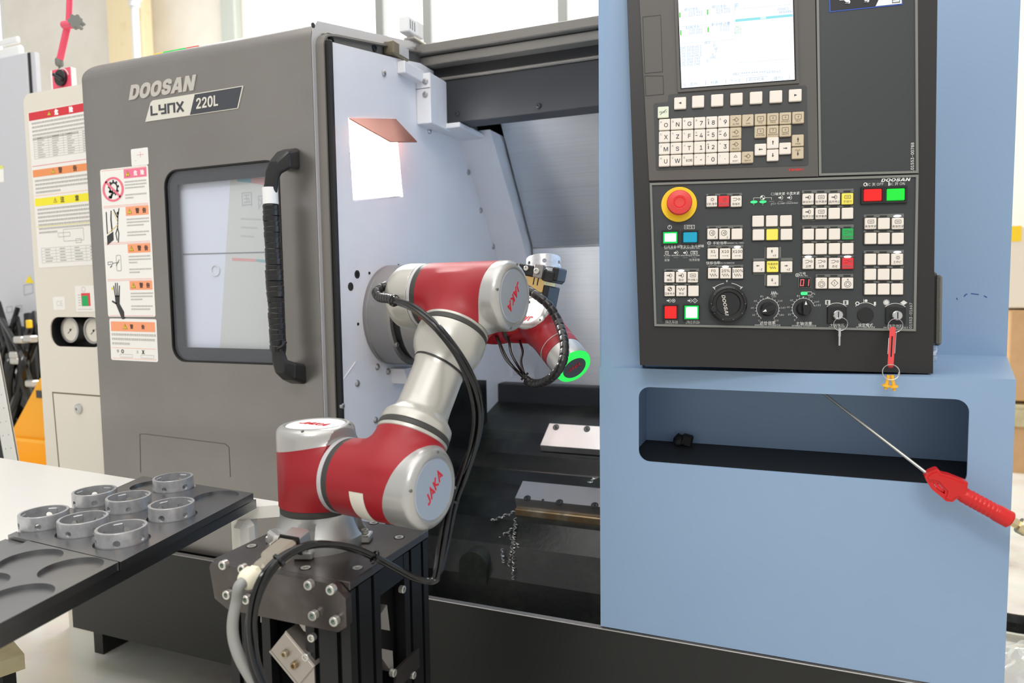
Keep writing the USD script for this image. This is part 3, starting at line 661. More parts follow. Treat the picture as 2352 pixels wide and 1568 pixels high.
def warn_tri(pr, x, y, s_):
    pr.add(Polygon([(x - s_, y - s_ * 0.8), (x + s_, y - s_ * 0.8), (x, y + s_ * 0.9)]), (90, 80, 40), 2)
    pr.add(Polygon([(x - s_ * 0.8, y - s_ * 0.68), (x + s_ * 0.8, y - s_ * 0.68), (x, y + s_ * 0.66)]), (244, 216, 60), 3)
    pr.line([(x, y + s_ * 0.3), (x, y - s_ * 0.25)], s_ * 0.22, (40, 40, 40), 4); pr.add(Point(x, y - s_ * 0.48).buffer(s_ * 0.12), (40, 40, 40), 4)
rs = random.Random(3)
f, w, h = px_frame(FD, (232, 390), (342, 378), (249, 727))
pr = Print(f.at(0, 0, 0.0006), 0.00025); pr.slab(rrect(0, 0, w, h, 0.006), (243, 240, 235), 0.0008)
heads = [((242, 122, 150), (250, 236, 238), '危险'), ((250, 164, 120), (90, 60, 50), '警告'), ((250, 164, 120), (90, 60, 50), '警告'), ((250, 164, 120), (90, 60, 50), '警告')]
qh = h / 4.03
for i, (c, tc, tx) in enumerate(heads):
    y1 = h - 0.004 - i * qh; y0 = y1 - qh + 0.004
    pr.line([(0.006, y1), (w - 0.006, y1)], 0.0012, (246, 170, 160), 1); pr.line([(0.006, y0), (w - 0.006, y0)], 0.0012, (246, 170, 160), 1)
    bx0, bx1, bh = w * 0.50, w - 0.006, qh * 0.24
    pr.add(sbox(bx0, y1 - bh - 0.002, bx1, y1 - 0.002), c, 1); by = y1 - 0.002 - bh / 2
    warn_tri(pr, bx0 + bh * 0.6, by, bh * 0.36)
    for k in range(2): pr.text(tx[k], bh * 0.5, bx0 + (bx1 - bx0) * (0.52 + 0.30 * k), by, tc, 2, res=24, bold=1)
    para(pr, bx0 + 0.002, y1 - bh - 0.012, (bx1 - bx0) * 0.95, 3, 0.0085, rs); para(pr, bx0 + 0.002, y1 - bh - 0.048, (bx1 - bx0) * 0.95, 2, 0.0085, rs)
    cx0, cy0 = w * 0.26, (y0 + y1) / 2 - 0.004; K = (52, 52, 54)
    if i == 0:
        pr.add(Point(cx0 + 0.002, cy0 + 0.004).buffer(0.017).difference(Point(cx0 + 0.002, cy0 + 0.004).buffer(0.012)), K, 2)
        for q in range(9): pr.add(affinity.rotate(sbox(cx0 - 0.001, cy0 + 0.020, cx0 + 0.005, cy0 + 0.026), q * 40, origin=(cx0 + 0.002, cy0 + 0.004)), K, 2)
        for q in range(6): pr.add(Point(cx0 - 0.012 + rs.uniform(-0.01, 0.01), cy0 - 0.014 + rs.uniform(-0.008, 0.008)).buffer(0.004), K, 2)
        ell = affinity.scale(Point(cx0, cy0).buffer(1), w * 0.225, qh * 0.33); pr.add(ell.difference(affinity.scale(ell, 0.80, 0.84)), (240, 120, 140), 3)
        pr.line([(cx0 - w * 0.15, cy0 + qh * 0.22), (cx0 + w * 0.15, cy0 - qh * 0.22)], 0.007, (240, 120, 140), 3)
    elif i == 1:
        pr.add(sbox(0.014, cy0 - 0.02, 0.018, cy0 + 0.042), K, 2); pr.add(Polygon([(0.033, cy0 - 0.015), (0.038, cy0 - 0.01), (0.036, cy0 + 0.02), (0.038, cy0 + 0.045), (0.034, cy0 + 0.045), (0.031, cy0 + 0.02)]), K, 2)
        pr.add(Polygon([(0.014, cy0 - 0.052), (0.040, cy0 - 0.038), (0.040, cy0 - 0.014), (0.014, cy0 - 0.026)]), K, 2)
        pr.add(Point(0.062, cy0 + 0.036).buffer(0.0045), K, 2)
        for P_ in ([(0.062, cy0 + 0.03), (0.058, cy0 - 0.005)], [(0.058, cy0 - 0.005), (0.062, cy0 - 0.02), (0.058, cy0 - 0.046)], [(0.058, cy0 - 0.005), (0.05, cy0 - 0.02), (0.054, cy0 - 0.04)], [(0.06, cy0 + 0.024), (0.046, cy0 + 0.048)], [(0.06, cy0 + 0.024), (0.068, cy0 + 0.05)]): pr.line(P_, 0.0035, K, 2)
        for P_ in ([(0.02, cy0 - 0.018), (0.06, cy0 + 0.004)], [(0.046, cy0 + 0.04), (0.06, cy0 + 0.01)]): pr.line(P_, 0.0018, (232, 206, 90), 3)
    elif i == 2:
        pr.add(Polygon([(0.012, cy0 - 0.004), (0.032, cy0 - 0.002), (0.03, cy0 + 0.004), (0.012, cy0 + 0.004)]).exterior.buffer(0.0008), (110, 110, 110), 2)
        pr.line([(0.03, cy0), (0.056, cy0 + 0.002)], 0.0016, (120, 120, 120), 2); pr.add(rrect(0.046, cy0 - 0.022, 0.064, cy0 + 0.022, 0.004).exterior.buffer(0.0007), (150, 150, 150), 2)
        pr.line([(0.02, cy0 - 0.012), (0.028, cy0 - 0.006)], 0.003, K, 2); pr.line([(0.044, cy0 - 0.008), (0.058, cy0 + 0.01)], 0.002, (90, 90, 90), 2)
    else:
        pr.add(Polygon([(0.034, cy0 - 0.012), (0.05, cy0 - 0.012), (0.052, cy0 + 0.012), (0.032, cy0 + 0.012)]), K, 2); pr.add(Polygon([(0.034, cy0 - 0.012), (0.05, cy0 - 0.012), (0.066, cy0 - 0.035), (0.066, cy0 - 0.056), (0.056, cy0 - 0.056)]), K, 2)
        for q, (ax, ay) in enumerate(((0.030, 0.040), (0.037, 0.048), (0.045, 0.048), (0.053, 0.040))): pr.line([(0.034 + q * 0.0052, cy0 + 0.008), (ax, cy0 + ay)], 0.0036, K, 2)
        pr.line([(0.038, cy0 - 0.012), (0.02, cy0 - 0.004)], 0.005, K, 2); pr.add(Point(0.024, cy0 + 0.032).buffer(0.004), (240, 210, 70), 2)
pr.put('warning_sticker', D, label='tall white warning sticker with four pictograms')
f, w, h = px_frame(FD, (249, 731), (357, 733), (256, 826))
pr = Print(f.at(0, 0, 0.0006), 0.00025); pr.slab(rrect(0, 0, w, h, 0.006), (243, 240, 235), 0.0008)
pr.add(sbox(0.006, h * 0.70, w - 0.006, h * 0.93), (250, 164, 120), 1); warn_tri(pr, w * 0.34, h * 0.815, h * 0.075)
for k in range(2): pr.text('警告'[k], 0.011, w * (0.48 + 0.24 * k), h * 0.815, (90, 60, 50), 2, res=24, bold=1)
para(pr, 0.008, h * 0.62, w - 0.018, 3, 0.013, rs)
for yy in (0.30, 0.05): pr.line([(0.006, h * yy), (w - 0.006, h * yy)], 0.0012, (250, 180, 150), 1)
pr.text('O', 0.011, w * 0.26, h * 0.22, (40, 40, 40), 2, wt=800); pr.text('X', 0.011, w * 0.70, h * 0.22, (40, 40, 40), 2, wt=900)
for xx in (0.16, 0.58): pr.text('图' if xx < 0.3 else '文', 0.008, w * xx, h * 0.22, (140, 140, 140), 2, res=20)
for xx in (0.2, 0.65): pr.add(rrect(w * xx, h * 0.08, w * xx + w * 0.27, h * 0.15, 0.002).exterior.buffer(0.0004), (170, 170, 170), 2)
pr.put('warning_sticker', D, label='small white warning sticker with orange heading')
f, w, h = px_frame(FD, (301, 343), (340, 338), (303, 382))
pr = Print(f.at(0, 0, 0.0006), 0.00025); pr.slab(rrect(0, 0, w, h, 0.004), (240, 238, 234), 0.0008)
pr.line([(w * 0.35, h * 0.62), (w * 0.75, h * 0.62)], 0.0012, (240, 160, 160), 1); pr.line([(w * 0.55, h * 0.45), (w * 0.55, h * 0.8)], 0.0012, (240, 160, 160), 1); pr.line([(w * 0.2, h * 0.3), (w * 0.3, h * 0.32)], 0.001, (190, 190, 190), 1)
pr.put('blank_sticker', D, label='small square white sticker with a red cross')

# ------------------------------------------------------------------ the blue operator cabinet
B = thing('operator_cabinet', 'tall light blue sheet metal cabinet with a recessed ledge and a wide slot', 'cabinet', (-0.01, 0.2, 0.43))
FB = Fr((0, 0, 0), X, Z)
bx0, bx1, bz0, bz1, LY = -0.372, 0.351, 0.432, 0.988, 0.453
face = sbox(bx0, bz0, bx1, bz1).difference(rrect(-0.29, 0.797, 0.285, 0.9505, 0.022))
obj('front_panel', plate(FB, face, -0.004, 0.0), 'blue_paint', B)
obj('side_panel', box(bx0, bx0 + 0.004, 0.004, 0.75, bz0, 2.1), 'blue_paint', B)
obj('side_panel', box(bx1 - 0.004, bx1, 0.004, 0.75, bz0, bz1 - 0.004), 'blue_paint', B)
obj('side_panel', box(0.441, 0.445, LY, 0.75, bz0, 2.1), 'blue_paint', B)
obj('ledge', [plate(Fr((0, 0, 0), X, Y), Polygon([(-0.33, 0.004), (bx1, 0.004), (0.445, LY), (-0.33, LY)]), bz1 - 0.004, bz1)], 'blue_paint', B)
obj('top_cover', box(-0.368, 0.445, LY, 0.75, 2.096, 2.1), 'blue_paint', B)
obj('upper_panel', box(-0.33, 0.441, LY, LY + 0.004, bz1, 2.1), 'blue_paint', B)
obj('column', [along(Polygon([(0.0, bz1), (0.0, 2.1), (0.16, 2.1), (0.16, bz1)]), bx0 + 0.004, -0.349), plate(Fr((0, 0, 0), X, Y), Polygon([(-0.349, 0.0), (-0.346, 0.0005), (-0.285, 0.014), (-0.285, 0.16), (-0.349, 0.16)]), bz1, 2.1)], 'blue_paint', B, smooth=20)
obj('slot_box', [box(-0.318, 0.345, 0.222, 0.226, 0.79, 0.97), box(-0.322, -0.318, 0.004, 0.226, 0.79, 0.97), box(0.341, 0.345, 0.004, 0.226, 0.79, 0.97), box(-0.318, 0.345, 0.004, 0.226, 0.966, 0.97)], 'blue_paint', B)
obj('slot_floor', box(-0.32, 0.345, 0.004, 0.226, 0.78, 0.793), 'black_rubber', B, label='dirty black floor of the slot')
# marks written in blue pen on the upper panel
FU = Fr((0, LY, 0), X, Z); pr = Print(FU, 0.0003)
for P_ in (((2197, 684), (2199, 688)), ((2214, 681), (2218, 676), (2222, 675)), ((2230, 674), (2248, 676)), ((2260, 679), (2267, 683))): pr.line([tuple(FU.px(*p)) for p in P_], 0.002, (44, 84, 150))
pr.put('pen_mark', B, label='short strokes of blue pen')
q = at((1575, 1006), z=0.793); rg = thing('rag_lump', 'small black lump lying on the floor of the blue slot', 'lump', (q[0], 0.19, 0.793))
lm = trimesh.creation.icosphere(3, 0.017); lm.vertices *= (1.0, 0.8, 0.75); lm.vertices += (meshkit.noise(lm.vertices * 90)[:, None] - 0.5) * 0.012; lm.apply_translation((q[0], 0.19, 0.793 + 0.012))
lm2 = box(-0.012, 0.012, -0.01, 0.01, 0, 0.026, 0.003); lm2.apply_transform(trimesh.transformations.rotation_matrix(0.2, Y)); lm2.apply_translation((q[0] + 0.012, 0.188, 0.793))
obj('lump', lm, 'black_rubber', rg); obj('chunk', lm2, 'black_rubber', rg)

# ------------------------------------------------------------------ the control console
yaw, tilt = 0.1878, -0.0609
cu = np.array([math.cos(yaw), math.sin(yaw), 0.0]); cv = np.array([-math.sin(yaw) * -math.sin(tilt) * -1, 0, 0])
from scipy.spatial.transform import Rotation
_R = Rotation.from_rotvec([tilt, 0.0, yaw]).as_matrix()
FC = Fr(at((1470, 838), y=-0.06), _R @ X, _R @ Z)          # lower left corner of the console's front
C = thing('control_console', 'black machine control console with lit screen, keyboard and operation panel', 'control panel', FC.P(0.28, 0.0, -0.05))
CW, CH = FC.px(2143, 858)[0], 0.74
obj('housing', plate(FC, FC.poly([(1470, 838), (2143, 858), (2154, -60), (1438, -60)]), -0.10, 0.0), 'console_black', C)
def s1(x, y): return (1440 + x / 3.459, y / 3.459)
def s6(x, y): return (1480 + x / 4.1275, 400 + y / 4.1275)
def s7(x, y): return (1800 + x / 4.125, 400 + y / 4.125)
def cpoly(pts, w=0.0): return FC.poly(pts, w)
kp = [((0, 0), (291, 995)), ((5, 0), (763, 964)), ((11, 0), (1353, 930)), ((0, 3), (306, 1280)), ((7, 3), (963, 1247)), ((6, 2), (863, 1154)), ((3, 1), (577, 1073)), ((10, 1), (1254, 1035))]
ku = np.array([FC.px(*s1(*p), 0.0095) for _, p in kp]); kn_ = np.array([ij for ij, _ in kp], float)
(U0, PU), (V0, PV) = np.linalg.lstsq(np.c_[np.ones(8), kn_[:, 0]], ku[:, 0], rcond=None)[0], np.linalg.lstsq(np.c_[np.ones(8), -kn_[:, 1]], ku[:, 1], rcond=None)[0]         # the keyboard's grid: column 0, row 0, pitch
# keyboard and screen unit
mw = 0.004
un = obj('screen_unit', plate(FC, cpoly([s1(95, -80), s1(1488, -80), s1(1517, 1404), s1(176, 1438)]), 0.0, mw), 'console_grey', C)
for nm, P_ in (('card_cover', [(125, 135), (268, 120), (283, 570), (142, 583)]), ('card_cover', [(142, 603), (287, 603), (292, 748), (150, 762)])):
    pg = cpoly([s1(*p) for p in P_], mw); obj(nm, plate(FC, pg.exterior.buffer(0.0006), mw - 0.0005, mw + 0.0003), 'console_black', un)
obj('key_field', plate(FC, cpoly([s1(*p) for p in ((330, 760), (340, 750), (1415, 680), (1428, 690), (1442, 1300), (1430, 1315), (240, 1352), (232, 1345), (212, 830), (222, 822), (318, 812), (328, 800))], mw), mw - 0.001, mw + 0.0006), 'inset_dark', un)
pr = Print(FC.at(0, 0, mw), 0.0003); a_, b_ = FC.px(*s1(1298, 1352)), FC.px(*s1(1384, 1350))
pr.text('FANUC', 0.0042, *((a_ + b_) / 2), (215, 40, 44), 0, wt=800, sx=1.3); pr.put('maker_mark', un, label='small red maker mark')
# screen: dark bezel, bright display
sc = [s1(405, 32), s1(1315, -28), s1(1333, 637), s1(433, 705)]
tl, tr, br, bl = [FC.px(*p, mw) for p in sc]; tl = tl + (0, 0.012); tr = tr + (0, 0.012)
scp = Polygon([tl, tr, br, bl])
obj('screen_bezel', plate(FC, scp.buffer(0.007, join_style='mitre').difference(scp), mw - 0.001, mw + 0.003), 'console_grey', un)
obj('bezel_line', plate(FC, scp.buffer(0.0017, join_style='mitre').difference(scp), mw - 0.001, mw + 0.0034), 'gloss_black', un)
fs = FC.at(*bl, mw); sw_, sh_ = np.linalg.norm(br - bl), np.linalg.norm(tl - bl)
def SP(x, y): q = FC.px(*s1(x, y), mw); return (q[0] - bl[0], q[1] - bl[1])
pr = Print(fs, 0.0002)
pr.add(Polygon([(0, 0), tuple(br - bl), tuple(tr - bl), tuple(tl - bl)]), (250, 253, 255), 0)
GL, GT = (205, 220, 235), (188, 208, 226)
for P_ in (((625, 52), (634, 330)), ((415, 213), (855, 180)), ((852, 30), (857, 310)), ((420, 350), (857, 312)), ((857, 75), (1310, 35)), ((870, 500), (1328, 465)), ((876, 606), (1110, 590))): pr.line([SP(*p) for p in P_], 0.0006, GL, 1)
pr.add(Polygon([SP(*p) for p in ((860, 155), (1316, 112), (1318, 132), (860, 175))]), (150, 222, 228), 1)
pr.add(Polygon([SP(*p) for p in ((1060, 135), (1104, 131), (1104, 149), (1060, 153))]), (220, 245, 247), 2)
for x_, y_ in ((420, 120), (640, 97), (427, 260), (645, 237)): pr.add(Polygon([SP(x_ - 5, y_ - 20), SP(x_ + 6, y_ - 20), SP(x_ + 6, y_ + 20), SP(x_ - 5, y_ + 20)]), (120, 214, 110), 1)
for t_, p, hh in (('绝对坐标', (515, 75), 0.006), ('相对坐标', (735, 52), 0.006), ('机械坐标', (525, 216), 0.006), ('剩余移动量', (745, 192), 0.006), ('262.892', (545, 98), 0.0045), ('413.410', (545, 120), 0.0045), ('262.892', (765, 74), 0.0045), ('413.410', (765, 96), 0.0045), ('790.000', (545, 240), 0.0045), ('600.000', (545, 262), 0.0045), ('0.000', (775, 214), 0.0045), ('0.000', (775, 238), 0.0045), ('F', (872, 48), 0.009), ('模态', (640, 340), 0.005), ('(操作)', (1195, 622), 0.006), ('程序检查', (1030, 632), 0.006), ('程序', (532, 668), 0.006), ('检查', (695, 655), 0.006), ('下一步', (862, 643), 0.006)): pr.text(t_, hh, *SP(*p), GT, 2, res=20)
for i in range(7):
    for j, t_ in enumerate((('G00', 'G97', 'G69', 'G99', 'G21', 'G40', 'G25')[i], ('G22', 'G80', 'G67', 'G54', 'G64', 'G18', 'G50')[i], ('G40.1', 'G50.2', 'G13.1', 'G50.1', 'G49', 'G15', 'G40')[i])): pr.text(t_, 0.0042, *SP(442 + 58 * j, 382 + i * 23 - 6 * j), GT, 2, res=16)
for t_, p in (('H', (692, 362)), ('M', (707, 388)), ('T', (707, 408)), ('S', (682, 434)), ('680', (683, 456)), ('0', (640, 485)), ('MDI **** *** ***', (972, 582)), ('13:30:41', (1165, 570)), ('O0001', (1240, 72)), ('N00000', (1262, 95)), ('NC', (884, 214)), ('G28', (884, 236)), ('M30', (884, 260))): pr.text(t_, 0.0044, *SP(*p), (190, 222, 200) if p[0] == 884 else GT, 2, res=16)
for P_ in (((460, 655), (462, 690)), ((623, 640), (625, 680)), ((786, 630), (788, 668)), ((952, 620), (954, 656)), ((1290, 592), (1292, 632)), ((958, 620), (1115, 608)), ((1125, 645), (1290, 632))): pr.line([SP(*p) for p in P_], 0.0006, (170, 185, 215), 2)
M['screen_lit'] = usdkit.material(stage, '/World/Looks/screen_lit', {'a': ('attribute', {'attribute': 'print_color'}), 'e': ('emission', {'strength': 1.05})}, [('a.color', 'e.color')], surface='e.emission')
pr.put('screen', un, material='screen_lit', label='bright white screen with faint readouts')
# keys: a bevelled cap each, the legend printed on it
def key(u, v, su, sv, m, parent=None, h=0.006, w0=0.0, name='key', bev=0.0012):
    return obj(name, fbox(FC.at(u, v), -su / 2, su / 2, -sv / 2, sv / 2, w0, w0 + h, bev), m, parent or C, smooth=False)
def legend(k, u, v, w, items, col=(70, 70, 74)):
    pr = Print(FC.at(u, v, w), 0.0002)
    for it in items:
        if isinstance(it[0], str): pr.text(it[0], it[1], it[2], it[3], it[4] if len(it) > 4 else col, 0, wt=it[5] if len(it) > 5 else 500, res=it[6] if len(it) > 6 else 28)
        elif it[0] == 0: pr.line(it[1], it[2], col, 0)
        else: pr.add(it[1], it[2] if len(it) > 2 else col, 0)
    if pr.V: pr.put('legend', k)
letters = ['O P,N Q,G R,7 A,8 B,9 D', 'X C,Z Y,F L,4 C,5 W,6 SP', 'M I,S K,T J,1 ,,2 #,3 =', 'U H,W V,EOB E,- +,0 *,. /']
ks, kv = PU * 0.945, PV * 0.93; kw = mw + 0.0006; kt = kw + 0.0055
rows = [[x for x in r.split(',')] for r in letters]; rows[2] = ['M I', 'S K', 'T J', '1 ,', '2 #', '3 =']
for j, r in enumerate(rows):
    for i, t_ in enumerate(r):
        u, v = U0 + i * PU, V0 - j * PV; k = key(u, v, ks, kv, 'key_cream', h=0.0055, w0=kw)
        big, sm = t_.split(' '); it = [(big, 0.0078 if len(big) < 3 else 0.0042, 0.0028, -0.0012), (sm, 0.0032, -0.0062, 0.0045, (120, 120, 124))]
        if big in '82': it.append((1, sbox(-0.0066, -0.0045, -0.0050, 0.0015)))
        if big in '46': it.append((1, sbox(-0.0080, -0.0016, -0.0040, -0.0004)))
        if big == '5': it.append(('W', 0.003, -0.006, -0.001))
        legend(k, u, v, kt, it)
tan = [(6, 0, 'ALTER', 'd'), (7, 0, 'CAN', 's'), (8, 0, 'POS', 'b'), (9, 0, 'PROG', 'b'), (10, 0, 'OFS/SET', 'b'), (11, 0, 'HELP', 'b'), (6, 1, 'INSERT', 'd'), (8, 1, 'SYSTEM', 'b'), (9, 1, 'MESSAGE', 'b'), (10, 1, 'GRAPH', 'b'), (6, 2, 'DELETE', 'd'), (7, 3, 'INPUT', 'd'), (11, 2, 'PAGE', '^'), (11, 3, 'PAGE', 'v')]
dx_ = {8: 0.0006, 9: 0.0009, 10: 0.001, 11: 0.0015}
for i, j, t_, sh_k in tan:
    u, v = U0 + i * PU + dx_.get(i, 0), V0 - j * PV + (0.006 if (i == 11 and j > 1) else 0) - (0.0 if i < 8 else 0.0)
    if i == 11 and j == 2: v = V0 - 2.0 * PV + 0.004
    if i == 11 and j == 3: v = V0 - 3.0 * PV + 0.004
    k = key(u, v, ks, kv, 'key_tan', h=0.0055, w0=kw); K = (128, 112, 90)
    it = [(t_, 0.0026, 0, -0.0062 if sh_k != 'v' else 0.005, K, 600)]
    if sh_k == 'd': it.append((1, Polygon([(-0.003, 0.002), (0.001, 0.006), (0.005, 0.002), (0.001, -0.002)]).exterior.buffer(0.0005), K)); it.append((1, sbox(-0.006, 0.0015, 0.0, 0.0025), K))
    elif sh_k == 's': it.append((1, Polygon([(-0.003, -0.002), (0.003, 0.006), (0.0045, 0.005), (-0.0015, -0.002)]), K))
    elif sh_k == 'b': it.append((1, rrect(-0.0055, -0.003, 0.0055, 0.0055, 0.001).exterior.buffer(0.0005), K)); it.append(('?' if t_ == 'MESSAGE' else '+', 0.005, 0, 0.0015, K))
    else:
        s_ = 1 if sh_k == '^' else -1; it.append((1, Polygon([(-0.0018, 0.001 * s_), (0.0018, 0.001 * s_), (0, 0.006 * s_)]), (60, 56, 50))); it.append((1, sbox(-0.0007, min(-0.003 * s_, 0.002 * s_), 0.0007, max(-0.003 * s_, 0.002 * s_)), (60, 56, 50)))
    legend(k, u, v, kt, it)
u, v = U0 + 6 * PU, V0 - 3 * PV; k = key(u, v, ks, kv, 'key_cream', h=0.0055, w0=kw); legend(k, u, v, kt, [('SHIFT', 0.0026, 0, -0.006, (130, 130, 130), 600), (1, Polygon([(-0.003, 0.001), (0.003, 0.001), (0, 0.005)]).exterior.buffer(0.0004), (130, 130, 130))])
for (i, j, dx, dy) in ((9, 2, 0, 1), (9, 3, 0, -1), (8, 2.5, -1, 0), (10, 2.5, 1, 0)):
    u, v = U0 + i * PU + 0.0012, V0 - j * PV + 0.002; k = key(u, v, ks, kv, 'key_cream', h=0.0055, w0=kw)
    ar = Polygon([(-0.002, 0.0008), (0.002, 0.0008), (0, 0.004)]).union(sbox(-0.0007, -0.0035, 0.0007, 0.001)); legend(k, u, v, kt, [(1, affinity.rotate(ar, {(0, 1): 0, (0, -1): 180, (-1, 0): 90, (1, 0): -90}[(dx, dy)], origin=(0, 0)), (60, 60, 62))])
u, v = FC.px(*s1(288, 898), mw); k = key(u, v, ks, kv, 'key_pale_green', h=0.0055, w0=kw); legend(k, u, v, kt, [('RESET', 0.0035, 0, 0, (130, 130, 120), 500), (0, [(-0.006, -0.005), (0.006, 0.005)], 0.0008)])
for n_, p in enumerate(((422, 826), (564, 813), (715, 803), (868, 793), (1023, 783), (1180, 774), (1333, 764))):
    u, v = FC.px(*s1(*p), mw); k = key(u, v, 0.0222, 0.0224, 'key_cream', h=0.0055, w0=kw, name='soft_key')
    if n_ in (0, 6): s_ = -1 if n_ == 0 else 1; legend(k, u, v, kt, [(1, Polygon([(-0.002 * s_, 0.0022), (-0.002 * s_, -0.0022), (0.003 * s_, 0)]), (50, 50, 54))])
# blank upper right panel with its grey edge and the picture plate
up = cpoly([s1(1500, -80), s1(2302, -130), s1(2310, 1378), s1(1522, 1400)])
obj('blank_panel', plate(FC, up, 0.0, 0.002), 'panel_dark', C); obj('panel_edge', plate(FC, up.difference(up.buffer(-0.0042, join_style='mitre')), 0.0015, 0.0045), 'panel_edge', C)
pp = [s1(1607, 102), s1(2187, 42), s1(2180, -140), s1(1600, -90)]
pr = Print(FC.at(0, 0, 0.0025), 0.0003); pg = cpoly(pp); pr.slab(pg, (50, 90, 190), 0.001); pr.add(pg.buffer(-0.0016, join_style='mitre'), (20, 20, 24), 1)
pr.add(cpoly([s1(1968, 62), s1(2183, 38), s1(2176, -140), s1(2060, -135)]).intersection(pg.buffer(-0.0018)), (236, 238, 240), 2)
for cx_k, cy_k, r_ in ((1745, 14, 0), (1895, 4, 1)):
    def hq(dx, dy): return tuple(FC.px(*s1(cx_k + dx, cy_k + dy)))
    pr.line([hq(-60, -12), hq(-8, -14)], 0.004, (238, 240, 242), 3); pr.add(Polygon([hq(-20, -20), hq(12, -24), hq(26, 8), hq(18, 22), hq(2, 20), hq(-14, 6), hq(-22, 0)]), (238, 240, 242), 3)
    for d in range(3): pr.line([hq(-4 + d * 9, 10), hq(-16 + d * 6, 24)], 0.0012, (120, 120, 124), 4)
for p0, p1 in (((2100, 30), (2165, 25)), ((2100, -5), (2165, -10))): pr.line([tuple(FC.px(*s1(*p0))), tuple(FC.px(*s1(*p1)))], 0.0012, (120, 122, 126), 3)
pr.add(cpoly([s1(2103, 8), s1(2160, 2), s1(2162, 22), s1(2105, 28)]).exterior.buffer(0.0006), (120, 122, 126), 3)
pr.put('picture_plate', C, label='blue edged plate with white hand symbols')
pr = Print(FC.at(0, 0, 0.002), 0.0003); a_, b_ = FC.px(*s1(2264, 1340)), FC.px(*s1(2264, 1165)); pr.text('101553-00788', 0.0052, *((a_ + b_) / 2), (214, 214, 210), 0, rot=90, wt=600, sx=0.97); pr.put('part_number', C, label='white printed part number')
# ---- operation panel
op = cpoly([s6(50, 88), (2107.9, 402), (2101.8, 760.5), s6(95, 1440)])
ow = 0.002
obj('operation_panel', plate(FC, op, 0.0, ow), 'panel_dark', C); obj('panel_edge', plate(FC, op.difference(op.buffer(-0.0042, join_style='mitre')), ow - 0.0005, 0.0045), 'panel_edge', C)
FO = FC.at(0, 0, ow); ink = Print(FO, 0.0003); IK = (220, 220, 216); ID = (176, 177, 175)
def o6(x, y): return tuple(FC.px(*s6(x, y), ow))
def o7(x, y): return tuple(FC.px(*s7(x, y), ow))
def group(c0, c1, strips=(), o=o7):
    a, b = o(*c0), o(*c1); sl = rrect(min(a[0], b[0]), min(a[1], b[1]), max(a[0], b[0]), max(a[1], b[1]), 0.001)
    obj('key_frame', plate(FC, sl, ow, ow + 0.0012), 'slot_grey', C)
    return sl
GK = dict(w='key_cream', r='key_red', g='key_green', y='key_yellow')
def opkey(p, c='w', o=o7, sx=0.0195, sy=0.0203, items=None):
    u, v = o(*p); obj('key_well', fbox(FC.at(u, v), -sx / 2 - 0.0016, sx / 2 + 0.0016, -sy / 2 - 0.0014, sy / 2 + 0.0014, ow + 0.0008, ow + 0.0018), 'slot_dark', C)
    k = key(u, v, sx, sy, GK[c], h=0.0048, w0=ow + 0.001, name='panel_key', bev=0.001)
    if items: legend(k, u, v, ow + 0.0058, items, (92, 88, 86) if c != 'r' else (150, 20, 30))
    return k
def led(p, m='led_white', o=o7, w_=0.0125, h_=0.0042):
    u, v = o(*p); g = affinity.scale(Point(0, 0).buffer(1, quad_segs=6), w_ / 2, h_ / 2); return obj('indicator_light', plate(FC.at(u, v), g, ow + 0.001, ow + 0.0034), m, C, label='lit indicator')
def strip(p, o=o7): # unlit indicator windows
    u, v = o(*p); obj('indicator_slot', fbox(FC.at(u, v), -0.006, 0.006, -0.0014, 0.0014, ow + 0.001, ow + 0.0018), 'slot_dark', C)
def cn2(t, sym='d'):
    it = [(t, 0.0042, 0, -0.0052, (110, 106, 104), 500, 22)]
    K = (100, 96, 94)
    if sym == 'd': it += [(1, Point(0.001, 0.003).buffer(0.0034).intersection(sbox(0.001, -1, 1, 1)).exterior.buffer(0.0004), K), (1, Polygon([(-0.005, 0.004), (-0.001, 0.004), (-0.001, 0.0055), (0.0015, 0.003), (-0.001, 0.0005), (-0.001, 0.002), (-0.005, 0.002)]), K)]
    elif sym == 'o': it += [(1, Point(0, 0.003).buffer(0.0036).exterior.buffer(0.0004), K), (1, Polygon([(-0.0016, 0.001), (-0.0016, 0.005), (0.0022, 0.003)]), K)]
    elif sym == 'b': it += [(1, rrect(-0.005, 0.0003, 0.005, 0.006, 0.001).exterior.buffer(0.0004), K), (1, sbox(-0.003, 0.0026, 0.003, 0.0036), K)]
    elif sym == 's': it += [(0, [(-0.006 + q * 0.001, 0.003 + 0.0024 * math.sin(q * 1.3)) for q in range(13)], 0.0008)]
    elif sym == 'q': it += [(1, Point(0.0, 0.0035).buffer(0.0036).exterior.buffer(0.0005), K), (1, Point(0.0, 0.0035).buffer(0.0030).intersection(sbox(0, 0.0035, 1, 1)), K), (1, Point(0.0, 0.0035).buffer(0.0030).intersection(sbox(-1, -1, 0, 0.0035)), K)]
    elif sym == 'c': it += [(0, [(-0.006, 0.005), (-0.001, 0.006), (0.002, 0.004), (-0.001, 0.001), (-0.006, 0.001)], 0.0007), (1, Point(0.005, 0.0035).buffer(0.0016).exterior.buffer(0.0004), K)]
    elif sym == 'l': it += [(1, Point(0.001, 0.003).buffer(0.002).exterior.buffer(0.0004), K)] + [(0, [(0.001 + 0.003 * math.cos(a), 0.003 + 0.003 * math.sin(a)), (0.001 + 0.0042 * math.cos(a), 0.003 + 0.0042 * math.sin(a))], 0.0006) for a in np.arange(0, 6.2, math.pi / 4)]
    return it
